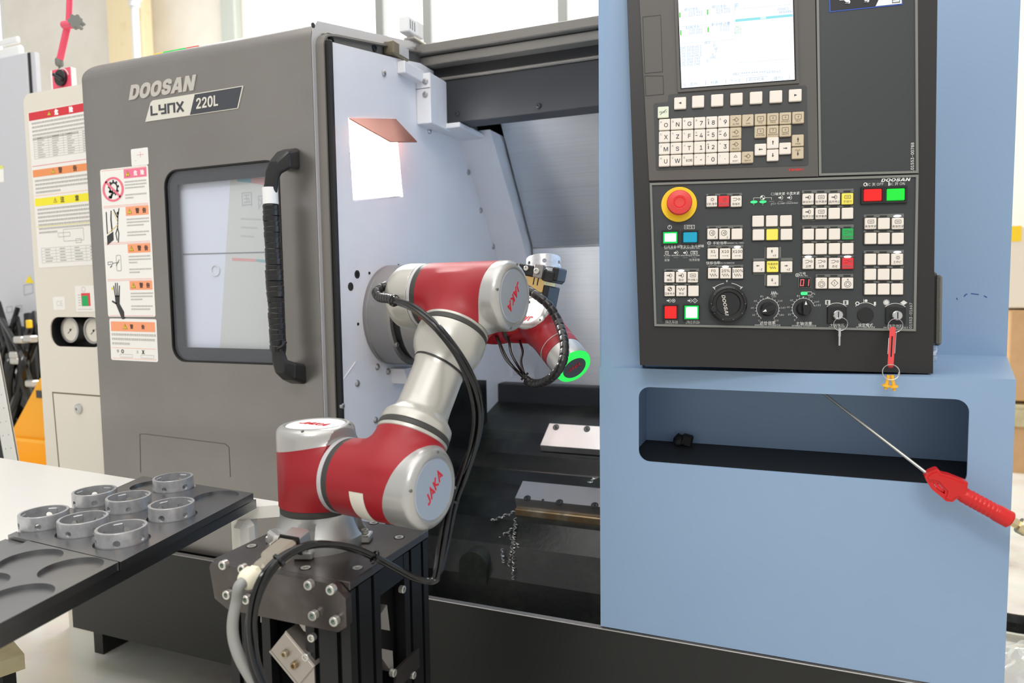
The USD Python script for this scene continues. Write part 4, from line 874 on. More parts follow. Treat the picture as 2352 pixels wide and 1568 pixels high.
# emergency stop
eu, ev = o6(328, 288); er = np.linalg.norm(np.array(o6(498, 288)) - (eu, ev))
es = obj('emergency_stop', lathe([(er, 0.0), (er, 0.003), (er - 0.001, 0.004), (0.018, 0.004)], FC.P(eu, ev, ow), FC.w, 56), 'stop_yellow', C, label='round yellow collar of the emergency stop')
hr = er * 0.70
obj('mushroom_knob', lathe([(hr * 0.62, 0.004), (hr * 0.62, 0.012), (hr * 0.98, 0.014), (hr, 0.018), (hr, 0.024), (hr * 0.94, 0.0275), (hr * 0.55, 0.029), (hr * 0.5, 0.0285)], FC.P(eu, ev, ow), FC.w, 48), 'stop_red', es, smooth=25, label='red mushroom knob')
obj('knob_ring', plate(FC.at(eu, ev, ow + 0.029), union_all([affinity.rotate(sbox(hr * 0.42, -0.002, hr * 0.48, 0.002), a, origin=(0, 0)) for a in range(0, 360, 30)] + [Point(0, 0).buffer(hr * 0.40).exterior.buffer(0.0004)]), 0, 0.0004), 'lens_red', es)
# large lit buttons
def bigbtn(p, sz, bz, m, o=o6, edge=None, lab=None):
    u, v = o(*p); k = 1 / 4.126 * 0.000842; f = FC.at(u, v)
    bb = obj('button', plate(f, sbox(-bz[0] * k / 2, -bz[1] * k / 2, bz[0] * k / 2, bz[1] * k / 2).difference(sbox(-sz[0] * k / 2 - 0.0008, -sz[1] * k / 2 - 0.0008, sz[0] * k / 2 + 0.0008, sz[1] * k / 2 + 0.0008)), ow, ow + 0.005), 'black_plastic', C, label=lab)
    if edge: obj('lens_edge', plate(f, sbox(-sz[0] * k / 2, -sz[1] * k / 2, sz[0] * k / 2, sz[1] * k / 2).difference(sbox(-sz[0] * k / 2 + 0.0025, -sz[1] * k / 2 + 0.0025, sz[0] * k / 2 - 0.0025, sz[1] * k / 2 - 0.0025)), ow, ow + 0.0058), edge, bb)
    d = 0.0025 if edge else 0
    obj('lens', fbox(f, -sz[0] * k / 2 + d, sz[0] * k / 2 - d, -sz[1] * k / 2 + d, sz[1] * k / 2 - d, ow, ow + 0.006, 0.001), m, bb)
bigbtn((245, 603), (130, 102), (158, 138), 'btn_green', edge='btn_green_edge', lab='square button glowing green and white'); bigbtn((433, 601), (125, 95), (155, 130), 'lens_cyan', lab='square blue button')
bigbtn((248, 1310), (112, 118), (146, 150), 'lens_red', lab='square red button'); bigbtn((446, 1310), (126, 126), (150, 150), 'btn_green', edge='btn_green_edge', lab='square button glowing green and white')
bigbtn((836, 202), (148, 106), (190, 150), 'lens_red', o7, lab='oblong red button'); bigbtn((1053, 197), (146, 104), (190, 150), 'lens_green', o7, lab='oblong green button')
# key groups of the left half
group((585, 188), (925, 312), o=o6)
for x_, c, t_, sy in ((637, 'w', '切削液手', 'l'), (751, 'r', '切削液关', 'l'), (868, 'w', '排屑机', 'c')): opkey((x_, 261), c, o6, items=cn2(t_, sy)); strip((x_, 196), o6)
group((592, 490), (930, 617), o=o6)
for x_, t_ in ((645, 'X'), (758, 'Z'), (875, '')):
    opkey((x_, 569), 'w', o6, items=[(1, Point(-0.001, 0.0018).buffer(0.005).exterior.buffer(0.0004), (96, 92, 90)), (1, Polygon([(-0.003, 0.0015), (0.001, -0.001), (0.001, 0.0045)]).exterior.buffer(0.0004), (96, 92, 90)), (t_, 0.003, 0.005, -0.0065)] if t_ else None); strip((x_, 506), o6)
group((600, 676), (935, 806), o=o6)
for x_, t_ in ((648, 'X1'), (763, 'X10'), (878, 'X100')): opkey((x_, 756), 'w', o6, items=[(t_, 0.005, 0, 0.004), (0, [(-0.005, -0.004), (0.005, -0.004)], 0.0005), (0, [(0.005, -0.006), (0.005, -0.002)], 0.0006)]); (led((x_ + 2, 691), o=o6) if t_ == 'X100' else strip((x_, 693), o6))
group((605, 862), (935, 990), o=o6)
for x_, t_ in ((652, 'F0'), (767, '25%'), (882, '100%')): opkey((x_, 940), 'w', o6, items=[(t_, 0.005, 0, 0.0045), (0, [(-0.0065 + q * 0.0008, -0.0035 + 0.0025 * math.sin(q * 1.18)) for q in range(17)], 0.0007)]); (led((x_, 878), o=o6) if t_ == '25%' else strip((x_, 880), o6))
group((188, 898), (516, 1157), o=o6)
for x_, y_, t_, sy in ((237, 977, '编辑', 'd'), (348, 977, '自动', 'd'), (458, 977, '手动输入', 'b'), (240, 1107, '回参考点', 'q'), (350, 1107, '手动', 's'), (463, 1107, '', '')):
    opkey((x_, y_), 'w', o6, items=cn2(t_, sy) if t_ else None); (led((x_, 915), o=o6) if t_ == '自动' else strip((x_, y_ - 62), o6))
group((1025, 393), (1395, 622), o=o6)
for x_, y_, c in ((1075, 448, 'w'), (1205, 446, 'w'), (1338, 445, 'w'), (1078, 577, 'w'), (1208, 575, 'y'), (1343, 573, 'w')): opkey((x_, y_), c, o6, 0.0205, 0.0205)
group((1140, 692), (1292, 1056), o=o6); group((1033, 798), (1402, 946), o=o6)
ar = Polygon([(-0.002, 0.001), (0.002, 0.001), (0.0, 0.004)]).union(sbox(-0.0008, -0.002, 0.0008, 0.001))
for x_, y_, c, t_, rt in ((1212, 748, 'w', '+X', 0), (1083, 880, 'w', '-Z', 90), (1343, 880, 'w', '+Z', -90), (1214, 1010, 'w', '-X', 180)): opkey((x_, y_), c, o6, 0.0205, 0.0205, items=[(1, affinity.translate(affinity.rotate(ar, rt, origin=(0, 0)), -0.0015, 0.002), (100, 96, 94)), (t_, 0.0036, 0.003, -0.005)])
opkey((1212, 878), 'y', o6, 0.0205, 0.0205, items=[('快速进给', 0.004, 0, 0.005, (130, 118, 50), 500, 22), (0, [(-0.0055 + q * 0.0007, -0.002 + 0.002 * math.sin(q * 1.18)) for q in range(17)], 0.0007)])
# right half
group((172, 153), (658, 432))
for r_, (y_, ss) in enumerate(((240, 168), (377, 309))):
    for c_, x_ in enumerate((226, 349, 473, 598)):
        t_ = (('单段执行', '程序跳步', '选择停止', '空运行'), ('程序测试', '程序重启', '', ''))[r_][c_]
        opkey((x_, y_ - c_), 'y' if (r_, c_) == (0, 3) else 'w', items=cn2(t_, ('d', 'b')[c_ % 2]) if t_ else None); strip((x_, ss - c_ * 1.5))
group((175, 488), (658, 900))
for r_, (y_, ss) in enumerate(((572, 505), (710, 644), (847, 783))):
    for c_, x_ in enumerate((228, 350, 475, 600)):
        cc = {(0, 3): 'g', (2, 3): 'r'}.get((r_, c_), 'w'); t_ = {(0, 3): '主轴启动', (2, 0): '正转', (2, 1): '反转', (2, 2): '点动', (2, 3): '主轴停止'}.get((r_, c_))
        opkey((x_, y_ - (1 if r_ < 2 else 0) * c_), cc, items=cn2(t_, 'c') if t_ else None)
        if r_ == 2 and c_ in (0, 3): led((x_ + 2, ss))
        else: strip((x_, ss))
group((302, 948), (656, 1082))
for x_, t_ in ((352, '-'), (474, ''), (598, '+')):
    opkey((x_, 1033), items=[(1, Point(0, -0.002).buffer(0.0055).exterior.buffer(0.0004), (100, 96, 94)), (1, Point(0, -0.002).buffer(0.003).exterior.buffer(0.0004), (100, 96, 94)), (t_, 0.005, 0, 0.0065)] if t_ else [(1, Polygon([(-0.006, 0), (0, 0.006), (0.006, 0), (0, -0.006)]).exterior.buffer(0.0004), (100, 96, 94)), (0, [(0, -0.0025), (0, 0.0025)], 0.0008)])
    strip((x_, 962))
group((758, 383), (1134, 662))
for r_, (y_, ss) in enumerate(((470, 399), (611, 538))):
    for c_, x_ in enumerate((816, 942, 1073)):
        opkey((x_, y_), items=cn2(('尾架前进', 0, '尾架后退')[c_], 'b') if r_ == 0 and c_ != 1 else None); (led((x_, ss - 1)) if (r_, c_) == (0, 2) else strip((x_, ss)))
group((757, 723), (1131, 1141))
for r_, (y_, ss) in enumerate(((808, 739), (950, 878), (1089, 1019))):
    for c_, x_ in enumerate((814, 940, 1067)):
        opkey((x_, y_), items=cn2('工作灯', 'l') if (r_, c_) == (0, 2) else None); (led((x_ + 6, ss)) if (r_, c_) == (0, 2) else strip((x_, ss)))
# indicator lights and the tool number display
for p in ((1037, 265), (1122, 263)): led(p, 'led_green', o6, 0.0125, 0.005)
u, v = o6(1513, 1130); obj('indicator_light', plate(FC.at(u, v), rrect(-0.0055, -0.003, 0.0055, 0.003, 0.002), ow, ow + 0.003), 'led_green', C, label='lit green indicator')
u, v = o6(1517, 1028); dsp = obj('tool_display', plate(FC.at(u, v), rrect(-0.0112, -0.0095, 0.0112, 0.0095, 0.001), ow, ow + 0.002), 'panel_edge', C, label='red two digit display')
obj('display_window', fbox(FC.at(u, v), -0.0105, 0.0105, -0.0088, 0.0088, ow, ow + 0.0024), 'gloss_black', dsp)
def seg(ch, cx_d):
    w_, h_ = 0.0052, 0.011; t_ = 0.0013; S_ = {'a': [(0, h_), (w_, h_)], 'b': [(w_, h_), (w_, h_ / 2)], 'c': [(w_, h_ / 2), (w_, 0)], 'd': [(0, 0), (w_, 0)], 'e': [(0, 0), (0, h_ / 2)], 'f': [(0, h_ / 2), (0, h_)]}
    g = union_all([LineString(S_[k]).buffer(t_ / 2, cap_style='square') for k in {'0': 'abcdef', '1': 'bc'}[ch]]); return affinity.translate(affinity.affine_transform(g, [1, 0.08, 0, 1, 0, 0]), cx_d - w_ / 2, -h_ / 2)
obj('digit', plate(FC.at(u, v), seg('0', -0.005), ow + 0.0024, ow + 0.0028), 'seg_red', dsp, smooth=False); obj('digit', plate(FC.at(u, v), seg('1', 0.004), ow + 0.0024, ow + 0.0028), 'seg_red', dsp, smooth=False)
# hand wheel
hu, hv = o6(788, 1230); hwr = np.linalg.norm(np.array(o6(968, 1230)) - (hu, hv))
wh = obj('hand_wheel', lathe([(hwr, 0), (hwr, 0.012), (hwr - 0.002, 0.0145), (hwr * 0.84, 0.016), (hwr * 0.80, 0.0145), (hwr * 0.66, 0.0145), (hwr * 0.62, 0.012), (0, 0.012)], FC.P(hu, hv, ow), FC.w, 56), 'black_plastic', C, label='round black hand wheel')
du, dv = np.array(o6(650, 1283)) - (hu, hv); obj('crank_knob', cyl(FC.P(hu + du, hv + dv, ow + 0.014), FC.P(hu + du, hv + dv, ow + 0.024), 0.0055, n=20, b=0.001), 'black_plastic', wh)
a_, b_ = np.array(o6(745, 1165)), np.array(o6(778, 1345)); g = text2d('DOOSAN', 0.0062, 0, 0, wt=800, shear=0.25, res=48, sx=1.15); g = affinity.rotate(g, math.degrees(math.atan2(*(b_ - a_)[::-1])), origin=(0, 0)); g = affinity.translate(g, *(0.5 * (a_ + b_) - (hu, hv)))
obj('lettering', plate(FC.at(hu, hv), g, ow + 0.012, ow + 0.0125), 'logo_silver', wh, smooth=False)
tk = [affinity.rotate(sbox(hwr * 0.86, -0.0007, hwr * 0.92, 0.0007), a, origin=(0, 0)) for a in range(0, 360, 36)]
obj('scale_mark', plate(FC.at(hu, hv), union_all(tk), ow + 0.0152, ow + 0.0162), 'slot_grey', wh)
for s_ in (-1, 1):
    an = np.radians(np.linspace(100, 130, 8)); P_ = [(hu + s_ * -1 * hwr * 1.16 * math.cos(a) * -1, hv + hwr * 1.16 * math.sin(a)) for a in an]; ink.line(P_, 0.0012, IK); q_ = P_[-1]; ink.add(Polygon([(q_[0] + s_ * 0.0012, q_[1] + 0.003), (q_[0] - s_ * 0.004, q_[1] - 0.0042), (q_[0] + s_ * 0.0046, q_[1] - 0.002)]) if False else Polygon([(q_[0] - 0.0024, q_[1] + 0.002), (q_[0] + 0.0024, q_[1] + 0.002), (q_[0] + (-0.003 if s_ > 0 else 0.003) * -1 * s_ * s_, q_[1] - 0.004)]), IK)
q_ = o6(782, 1014); ink.add(Polygon([(q_[0] - 0.002, q_[1] + 0.002), (q_[0] + 0.002, q_[1] + 0.002), (q_[0], q_[1] - 0.0025)]), IK)
# override dials
def dial(p, labels, a0, a1, pa, nm):
    u, v = o6(*p); R_ = np.linalg.norm(np.array(o6(p[0] + 106, p[1])) - (u, v)); an = np.radians(np.linspace(a0, a1, 40))
    ink.line([(u + R_ * math.cos(a), v + R_ * math.sin(a)) for a in an], 0.0008, IK)
    for k_, t_ in enumerate(labels):
        a = math.radians(a0 + (a1 - a0) * k_ / (len(labels) - 1)); ink.line([(u + R_ * math.cos(a), v + R_ * math.sin(a)), (u + R_ * 1.13 * math.cos(a), v + R_ * 1.13 * math.sin(a))], 0.0007, IK)
        if t_: ink.text(t_, 0.0034, u + R_ * 1.38 * math.cos(a), v + R_ * 1.30 * math.sin(a), ID, 1, res=20)
    ink.add(Polygon([(u - 0.0018, v + R_ * 1.16), (u + 0.0018, v + R_ * 1.16), (u, v + R_ * 1.02)]), IK)
    db = obj('override_dial', lathe([(R_ * 0.66, 0), (R_ * 0.66, 0.006), (R_ * 0.58, 0.010), (R_ * 0.56, 0.012)], FC.P(u, v, ow), FC.w, 40), 'black_plastic', C, label=nm)
    f = FC.at(u, v); a = math.radians(pa); f = Fr(f.o, math.cos(a) * f.u + math.sin(a) * f.v, -math.sin(a) * f.u + math.cos(a) * f.v)
    obj('grip', plate(f, rrect(-R_ * 0.62, -R_ * 0.24, R_ * 0.74, R_ * 0.24, R_ * 0.2), ow + 0.010, ow + 0.024), 'black_plastic', db)
    obj('pointer', plate(f, Polygon([(R_ * 0.70, 0), (R_ * 0.34, R_ * 0.12), (R_ * 0.34, -R_ * 0.12)]), ow + 0.024, ow + 0.0244), 'frame_white', db)
dial((1168, 1278), ['0', '', '20', '', '40', '', '60', '', '80', '', '', '120', '', '140', '', '160', '', '180', '', '200'], 236, -56, 205, 'black feed rate dial')
dial((1507, 1275), ['0', '', '20', '', '40', '', '60', '', '80', '', '', '120', '', '140', '150'], 236, 15, 93, 'black spindle override dial')
# key switches and blank plug
for p, on_ in (((500, 1335), 1), ((1055, 1340), 1)):
    u, v = o7(*p); ks_ = obj('key_switch', fbox(FC.at(u, v), -0.0165, 0.0165, -0.0155, 0.0155, ow, ow + 0.004, 0.0012), 'black_plastic', C, label='black key switch with silver lock')
    obj('lock', lathe([(0.0088, 0), (0.0088, 0.009), (0.0075, 0.0105), (0.007, 0.0105)], FC.P(u, v, ow + 0.004), FC.w, 32), 'lock_chrome', ks_); obj('key_slot', fbox(FC.at(u, v), -0.0008, 0.0008, -0.006, 0.006, ow + 0.0143, ow + 0.0149), 'black_metal', ks_)
    an = np.radians(np.linspace(50, 130, 14)); ink.line([(u + 0.0262 * math.cos(a), v - 0.006 + 0.0285 * math.sin(a)) for a in an], 0.001, IK)
u, v = o7(772, 1333); obj('blank_plug', cyl(FC.P(u, v, ow), FC.P(u, v, ow + 0.002), 0.0138, n=36, b=0.0005), 'black_satin', C, label='round black blanking plug'); an = np.radians(np.linspace(50, 130, 14)); ink.line([(u + 0.0262 * math.cos(a), v - 0.006 + 0.0285 * math.sin(a)) for a in an], 0.001, IK)
# printed legends
for t_, p, h_, o in (('机床准备', (245, 687), 0.0052, o6), ('M/C READY', (245, 706), 0.0028, o6), ('报警复位/急停解除', (436, 684), 0.0052, o6), ('ALM RES./EMG. REL.', (436, 703), 0.0028, o6), ('ALARM', (215, 771), 0.0026, o6), ('M00/M01', (300, 771), 0.0026, o6), ('M02/M30', (388, 771), 0.0026, o6), ('LUB ALARM', (472, 771), 0.0026, o6), ('报警', (215, 815), 0.0044, o6), ('润滑报警', (474, 812), 0.0044, o6), ('程序暂停', (258, 1392), 0.0052, o6), ('CYCLE STOP', (258, 1412), 0.0028, o6), ('程序启动', (460, 1391), 0.0052, o6), ('CYCLE START', (460, 1412), 0.0028, o6), ('手轮倍率', (715, 652), 0.0056, o6), ('INCREMENTAL FEED', (842, 653), 0.0028, o6), ('快移倍率', (652, 841), 0.0056, o6), ('RAPID OVERRIDE', (768, 842), 0.0028, o6), ('C1轴夹紧 卡盘夹紧', (1335, 183), 0.0052, o6), ('C1-CLAMP CHUCKING', (1336, 276), 0.0028, o6), ('X', (1037, 285), 0.003, o6), ('Z', (1122, 285), 0.003, o6), ('C', (1206, 285), 0.0036, o6), ('刀号', (1498, 944), 0.0056, o6), ('TOOL NO.', (1505, 964), 0.0026, o6), ('进给倍率', (1168, 1409), 0.0062, o6), ('FEEDRATE OVERRIDE', (1168, 1432), 0.0032, o6), ('主轴倍率', (1513, 1415), 0.0062, o6), ('SPINDLE OVERRIDE', (1513, 1437), 0.0032, o6), ('NC 关 OFF', (862, 96), 0.0056, o7), ('NC 开 ON', (1070, 92), 0.0056, o7), ('卡盘模式', (505, 1424), 0.0054, o7), ('CHUCK MODE', (505, 1448), 0.003, o7), ('设定模式', (775, 1428), 0.0054, o7), ('SETTING MODE', (775, 1450), 0.003, o7), ('程序保护', (1057, 1430), 0.0054, o7), ('PROGRAM PROTECT', (1062, 1453), 0.003, o7), ('%', (1258, 1130), 0.0034, o6), ('%', (1608, 1132), 0.0034, o6)):
    ink.text(t_, h_, *o(*p), IK if h_ > 0.0045 else ID, 1, res=26 if h_ > 0.004 else 16, wt=600)
a_, b_ = o7(957, 66), o7(1166, 40); ink.text('DOOSAN', 0.0058, (a_[0] + b_[0]) / 2, (a_[1] + b_[1]) / 2, (236, 236, 232), 1, wt=850, shear=0.3, res=48, sx=1.35)
a_ = o7(1203, 1350); ink.text('101553-01667', 0.0048, *a_, ID, 1, rot=90, wt=600)
q_ = o7(774, 97); ink.add(Point(q_).buffer(0.0035).difference(Point(q_).buffer(0.002)), IK); q_ = o7(997, 92); ink.add(sbox(q_[0] - 0.0012, q_[1] - 0.0035, q_[0] + 0.0012, q_[1] + 0.0035), IK)
q_ = o6(240, 503); ink.add(Point(q_).buffer(0.0036).exterior.buffer(0.0005).difference(sbox(q_[0] - 0.001, q_[1], q_[0] + 0.001, q_[1] + 0.01)), IK); ink.line([(q_[0], q_[1]), (q_[0], q_[1] + 0.0045)], 0.001, IK)
for k_ in range(3):
    q_ = o6(395 + k_ * 33, 500); ink.add(sbox(q_[0] - 0.003, q_[1] - 0.0034, q_[0] + 0.003, q_[1] + 0.0034).exterior.buffer(0.0004), IK); ink.text('=?/'[k_], 0.0045, q_[0], q_[1], IK, 1, res=20)
for p, kd in (((213, 744), 'b'), ((300, 744), 'd'), ((388, 744), 'd'), ((455, 743), 'b'), ((488, 743), 'b'), ((232, 1198), 'd'), ((276, 1198), 'o'), ((430, 1198), 'd'), ((479, 1198), 'v'), ((1292, 222), 'd'), ((1376, 222), 'd'), ((614, 652), 'o'), ((1450, 956), 'o')):
    q_ = o6(*p)
    if kd == 'b': ink.add(sbox(q_[0] - 0.0028, q_[1] - 0.003, q_[0] + 0.0028, q_[1] + 0.003).exterior.buffer(0.0004), IK); ink.text('?', 0.004, *q_, IK, 1, res=18)
    elif kd == 'd': ink.add(Polygon([(q_[0] - 0.004, q_[1] - 0.0012), (q_[0] - 0.004, q_[1] + 0.0012), (q_[0] - 0.001, q_[1] + 0.0012), (q_[0] - 0.001, q_[1] + 0.003), (q_[0] + 0.002, q_[1]), (q_[0] - 0.001, q_[1] - 0.003), (q_[0] - 0.001, q_[1] - 0.0012)]), IK); ink.add(Point(q_).buffer(0.0042).intersection(sbox(q_[0] + 0.001, q_[1] - 1, q_[0] + 1, q_[1] + 1)).difference(Point(q_).buffer(0.0034)), IK)
    elif kd == 'o': ink.add(Point(q_).buffer(0.0035).difference(Point(q_).buffer(0.0025)), IK); ink.add(Point(q_).buffer(0.0012), IK)
    else: ink.add(Polygon([(q_[0] - 0.0045, q_[1]), (q_[0], q_[1] + 0.0045), (q_[0] + 0.0045, q_[1]), (q_[0], q_[1] - 0.0045)]).exterior.buffer(0.0005), IK); ink.line([(q_[0], q_[1] - 0.002), (q_[0], q_[1] + 0.002)], 0.0009, IK)
for x_ in (215, 300, 388, 472): ink.add(sbox(*(np.array(o6(x_, 790)) - (0.0045, 0.0011)), *(np.array(o6(x_, 790)) + (0.0045, 0.0011))), (90, 92, 92))
for x_ in (1206, 1292, 1376): ink.add(sbox(*(np.array(o6(x_, 259)) - (0.0045, 0.0011)), *(np.array(o6(x_, 259)) + (0.0045, 0.0011))), (98, 100, 98))
ink.line([o6(1035, 245), o6(1035, 225), o6(1206, 222), o6(1206, 242)], 0.0007, IK); q_ = o6(1120, 222); ink.add(Point(q_).buffer(0.0044), (225, 225, 221), 1); ink.add(Point(q_).buffer(0.0036).intersection(sbox(q_[0], q_[1], q_[0] + 1, q_[1] + 1)), (60, 62, 64), 2); ink.add(Point(q_).buffer(0.0036).intersection(sbox(q_[0] - 1, q_[1] - 1, q_[0], q_[1])), (60, 62, 64), 2)
q_ = o6(1222, 1128); ink.line([(q_[0] - 0.004 + k_ * 0.0016, q_[1] + (0.003 if k_ % 2 else -0.003)) for k_ in range(7)], 0.0009, IK)
q_ = o6(1570, 1130); ink.line([(q_[0] - 0.005, q_[1] + 0.003), (q_[0] + 0.002, q_[1] + 0.003), (q_[0] + 0.004, q_[1]), (q_[0] + 0.002, q_[1] - 0.003), (q_[0] - 0.005, q_[1] - 0.003)], 0.0008, IK)
for p in ((417, 1213), (588, 1215)): q_ = o7(*p); ink.add(rrect(q_[0] - 0.0045, q_[1] - 0.0042, q_[0] + 0.0045, q_[1] + 0.0042, 0.001), (206, 206, 202)); ink.add(sbox(q_[0] - 0.002, q_[1] - 0.003, q_[0] + 0.001, q_[1] + 0.003), (80, 82, 84), 1)
q_ = o7(698, 1224); ink.add(Point(q_).buffer(0.0036).difference(Point(q_).buffer(0.002)), IK); q_ = o7(780, 1198); ink.add(Point(q_).buffer(0.0026), IK); ink.line([(q_[0] - 0.004, q_[1] + 0.003), (q_[0] - 0.004, q_[1] - 0.0035), (q_[0] + 0.003, q_[1] - 0.0035)], 0.0008, IK); q_ = o7(864, 1225); ink.add(sbox(q_[0] - 0.0018, q_[1] - 0.0032, q_[0] + 0.0018, q_[1] + 0.0032), IK)
q_ = o7(972, 1214); ink.add(union_all([affinity.rotate(sbox(q_[0] - 0.0055, q_[1] - 0.0007, q_[0] + 0.0055, q_[1] + 0.0007), a, origin=q_) for a in range(0, 180, 30)] + [Point(q_).buffer(0.0026)]), IK); q_ = o7(1137, 1217); ink.add(Polygon([(q_[0] - 0.006, q_[1]), (q_[0], q_[1] + 0.0045), (q_[0] + 0.006, q_[1]), (q_[0], q_[1] - 0.0045)]), IK)
ink.put('white_lettering', C, label='white printed symbols and captions', kind='stuff')
# pad hanging on the console's right side, with torn film
q = FC.P(CW, 0.0, 0.0)
def cpx(p, w): u_, v_ = FC.px(*p, w); return FC.P(u_, v_, w)
pa, pb = FC.px(2166, 640, -0.07), FC.px(2166, 795, -0.07)
pad = obj('side_pad', fbox(FC, CW, CW + 0.014, pb[1], pa[1] + 0.012, -0.10, -0.02, 0.006), 'black_plastic', C)
pad2 = obj('side_pad_felt', fbox(FC, CW + 0.014, CW + 0.023, pb[1] + 0.002, pa[1] + 0.004, -0.10, -0.022, 0.004), 'fabric_grey', C, label='grey felt facing of the side pad')
fm = trimesh.creation.box((0.022, 0.004, 0.03)); fm = fm.subdivide().subdivide(); fm.vertices += (meshkit.noise(fm.vertices * 120)[:, None] - 0.5) * 0.01; fm.apply_translation(FC.P(CW + 0.014, pb[1] - 0.012, -0.05))
obj('film_scrap', fm, 'film', C, smooth=False, label='scrap of clear plastic film')
# keys and their rings, hanging from the locks
def ring_at(f, c2, r, w, nm, parent, tilt_=0.0, wr=0.0007):
    P_ = [f.P(c2[0] + r * math.cos(a), c2[1] + r * math.sin(a), w + tilt_ * math.sin(a)) for a in np.linspace(0, 2 * np.pi, 29)]
    return obj(nm, tube(P_, wr, 6), 'lock_chrome', parent)
kr = thing('machine_key', 'single silver key hanging on a small wire ring from the left key switch', 'key', FC.P(*o7(520, 1420), 0.012))
ring_at(FC, o7(520, 1420), 0.0118, 0.016, 'key_ring', kr, 0.002)
u, v = o7(510, 1550); obj('key_blade', [plate(FC.at(u, v), rrect(-0.0015, -0.014, 0.0015, 0.012, 0.001), 0.012, 0.016), plate(FC.at(u, v + 0.011), rrect(-0.002, -0.009, 0.002, 0.007, 0.0015), 0.012, 0.0165)], 'lock_chrome', kr)
kc = thing('key_chain', 'red carabiner chain with two yellow plastic wall plugs hanging over the console edge', 'key chain', FC.P(*FC.px(2046, 800), 0.012))
kt_ = FC.px(2050, 747, 0.016); ring_at(FC, o7(1033, 1433), 0.0122, 0.016, 'key_ring', kc, 0.002)
FK = Fr((0, -0.030, 0), X, Z)
ca = FC.P(*FC.px(2050, 757, 0.016), 0.016); cb = FK.P(*FK.px(2045.5, 838)); FL = Fr(ca, nz(np.cross(cb - ca, (0.1, 1.0, 0))) * -1, ca - cb)
if FL.w[1] > 0: FL = Fr(ca, -FL.u, ca - cb)
Lc = np.linalg.norm(cb - ca)
obj('carabiner', plate(FL, LineString([(0, 0), (0, -Lc)]).buffer(0.0046).difference(LineString([(0, -0.016), (0, -Lc + 0.016)]).buffer(0.0012)), -0.0025, 0.0025), 'airgun_red', kc)
obj('carabiner_gate', [cyl(FL.P(0.0058, -0.006), FL.P(0.005, -Lc + 0.024), 0.0011, n=8), cyl(FL.P(-0.0048, -0.018), FL.P(-0.0048, -Lc + 0.022), 0.0009, n=8)], 'lock_chrome', kc)
rc = FK.px(2045, 853); ring_at(FK, rc, 0.0128, 0.002, 'split_ring', kc, 0.003); ring_at(FK, rc + (0.0006, -0.0006), 0.0132, 0.004, 'split_ring', kc, -0.003)
for k_, (p0, p1) in enumerate((((2041, 861), (2034, 894)), ((2049, 861), (2054, 897)))):
    a_, b_ = FK.P(*FK.px(*p0)), FK.P(*FK.px(*p1)); d_ = b_ - a_
    obj('wall_plug', [cyl(a_, a_ + d_ * 0.72, 0.0028, 0.0032, 10), cyl(a_ + d_ * 0.66, a_ + d_ * 0.80, 0.0068, 0.0072, 18), cyl(a_ + d_ * 0.8, b_, 0.0032, 0.0024, 10)], 'yellow_plastic', kc)

# ------------------------------------------------------------------ the robot stand
SX0, SX1, SY0, SY1, PZ = -0.845, -0.588, -0.588, -0.351, 0.733
SD = thing('robot_stand', 'black aluminium profile stand with a dark steel top plate under the robot arm', 'stand', (-0.715, -0.47, 0))
obj('top_plate', box(SX0, SX1, SY0 + 0.002, SY1, PZ - 0.013, PZ, 0.001), 'stand_plate', SD)
FS = Fr((0, -0.602, 0), X, Z)
c = 0.018
fpz0, fpz1 = 0.664, PZ + 0.001
obj('front_plate', plate(FS, Polygon([(SX0 + 0.012, fpz1), (SX1 - c, fpz1), (SX1 + 0.004, fpz1 - c), (SX1 + 0.004, fpz0 + c * 0.6), (SX1 - c * 0.6, fpz0), (SX0 + 0.042, fpz0), (SX0 + 0.016, fpz0 + 0.014), (SX0 + 0.008, fpz1 - c * 0.4)]), -0.014, 0.0), 'stand_plate', SD)
for p in ((513, 1297), (557, 1306), (522, 1365), (566, 1376), (709, 1343), (760, 1354), (719, 1413), (768, 1426)):
    uv = FS.px(*p, 0.006); b = obj('bolt', hexhead(FS.P(*uv), -Y, 0.0072, 0.0095), 'zinc', SD); obj('hex_socket', cyl(FS.P(*uv, 0.0045), FS.P(*uv, 0.0048), 0.0036, n=6), 'socket_green', b)
FTP = Fr((0, 0, PZ), X, Y)
for p in ((578, 1254), (702, 1304), (821, 1304), (917, 1234), (858, 1201)):
    uv = FTP.px(*p); b = obj('bolt', lathe([(0.0075, -0.001), (0.0075, 0.0012), (0.004, 0.0012), (0.0036, -0.0005)], FTP.P(*uv), Z, 20), 'zinc', SD)
    obj('bolt_hole', ring(FTP.P(*uv), Z, 0.0075, 0.0092, -0.001, 0.0004, 24), 'gloss_black', SD)
def profile(x0, x1, y0, y1, z0, z1, g=0.008):
    """an extruded aluminium profile with a groove in each face of its two halves"""
    p = sbox(x0, y0, x1, y1); nx = 2 if x1 - x0 > 0.06 else 1; ny = 2 if y1 - y0 > 0.06 else 1
    for i in range(nx):
        xc = x0 + (x1 - x0) * (i + 0.5) / nx; p = p.difference(sbox(xc - g / 2, y0 - 1, xc + g / 2, y0 + 0.008)).difference(sbox(xc - g / 2, y1 - 0.008, xc + g / 2, y1 + 1))
    for i in range(ny):
        yc = y0 + (y1 - y0) * (i + 0.5) / ny; p = p.difference(sbox(x0 - 1, yc - g / 2, x0 + 0.008, yc + g / 2)).difference(sbox(x1 - 0.008, yc - g / 2, x1 + 1, yc + g / 2))
    return plate(Fr((0, 0, 0), X, Y), p, z0, z1)
obj('post', profile(-0.815, -0.735, -0.588, -0.508, 0.0, 0.719), 'profile_black', SD); obj('post', profile(-0.668, -0.588, -0.588, -0.508, 0.0, 0.719), 'profile_black', SD)
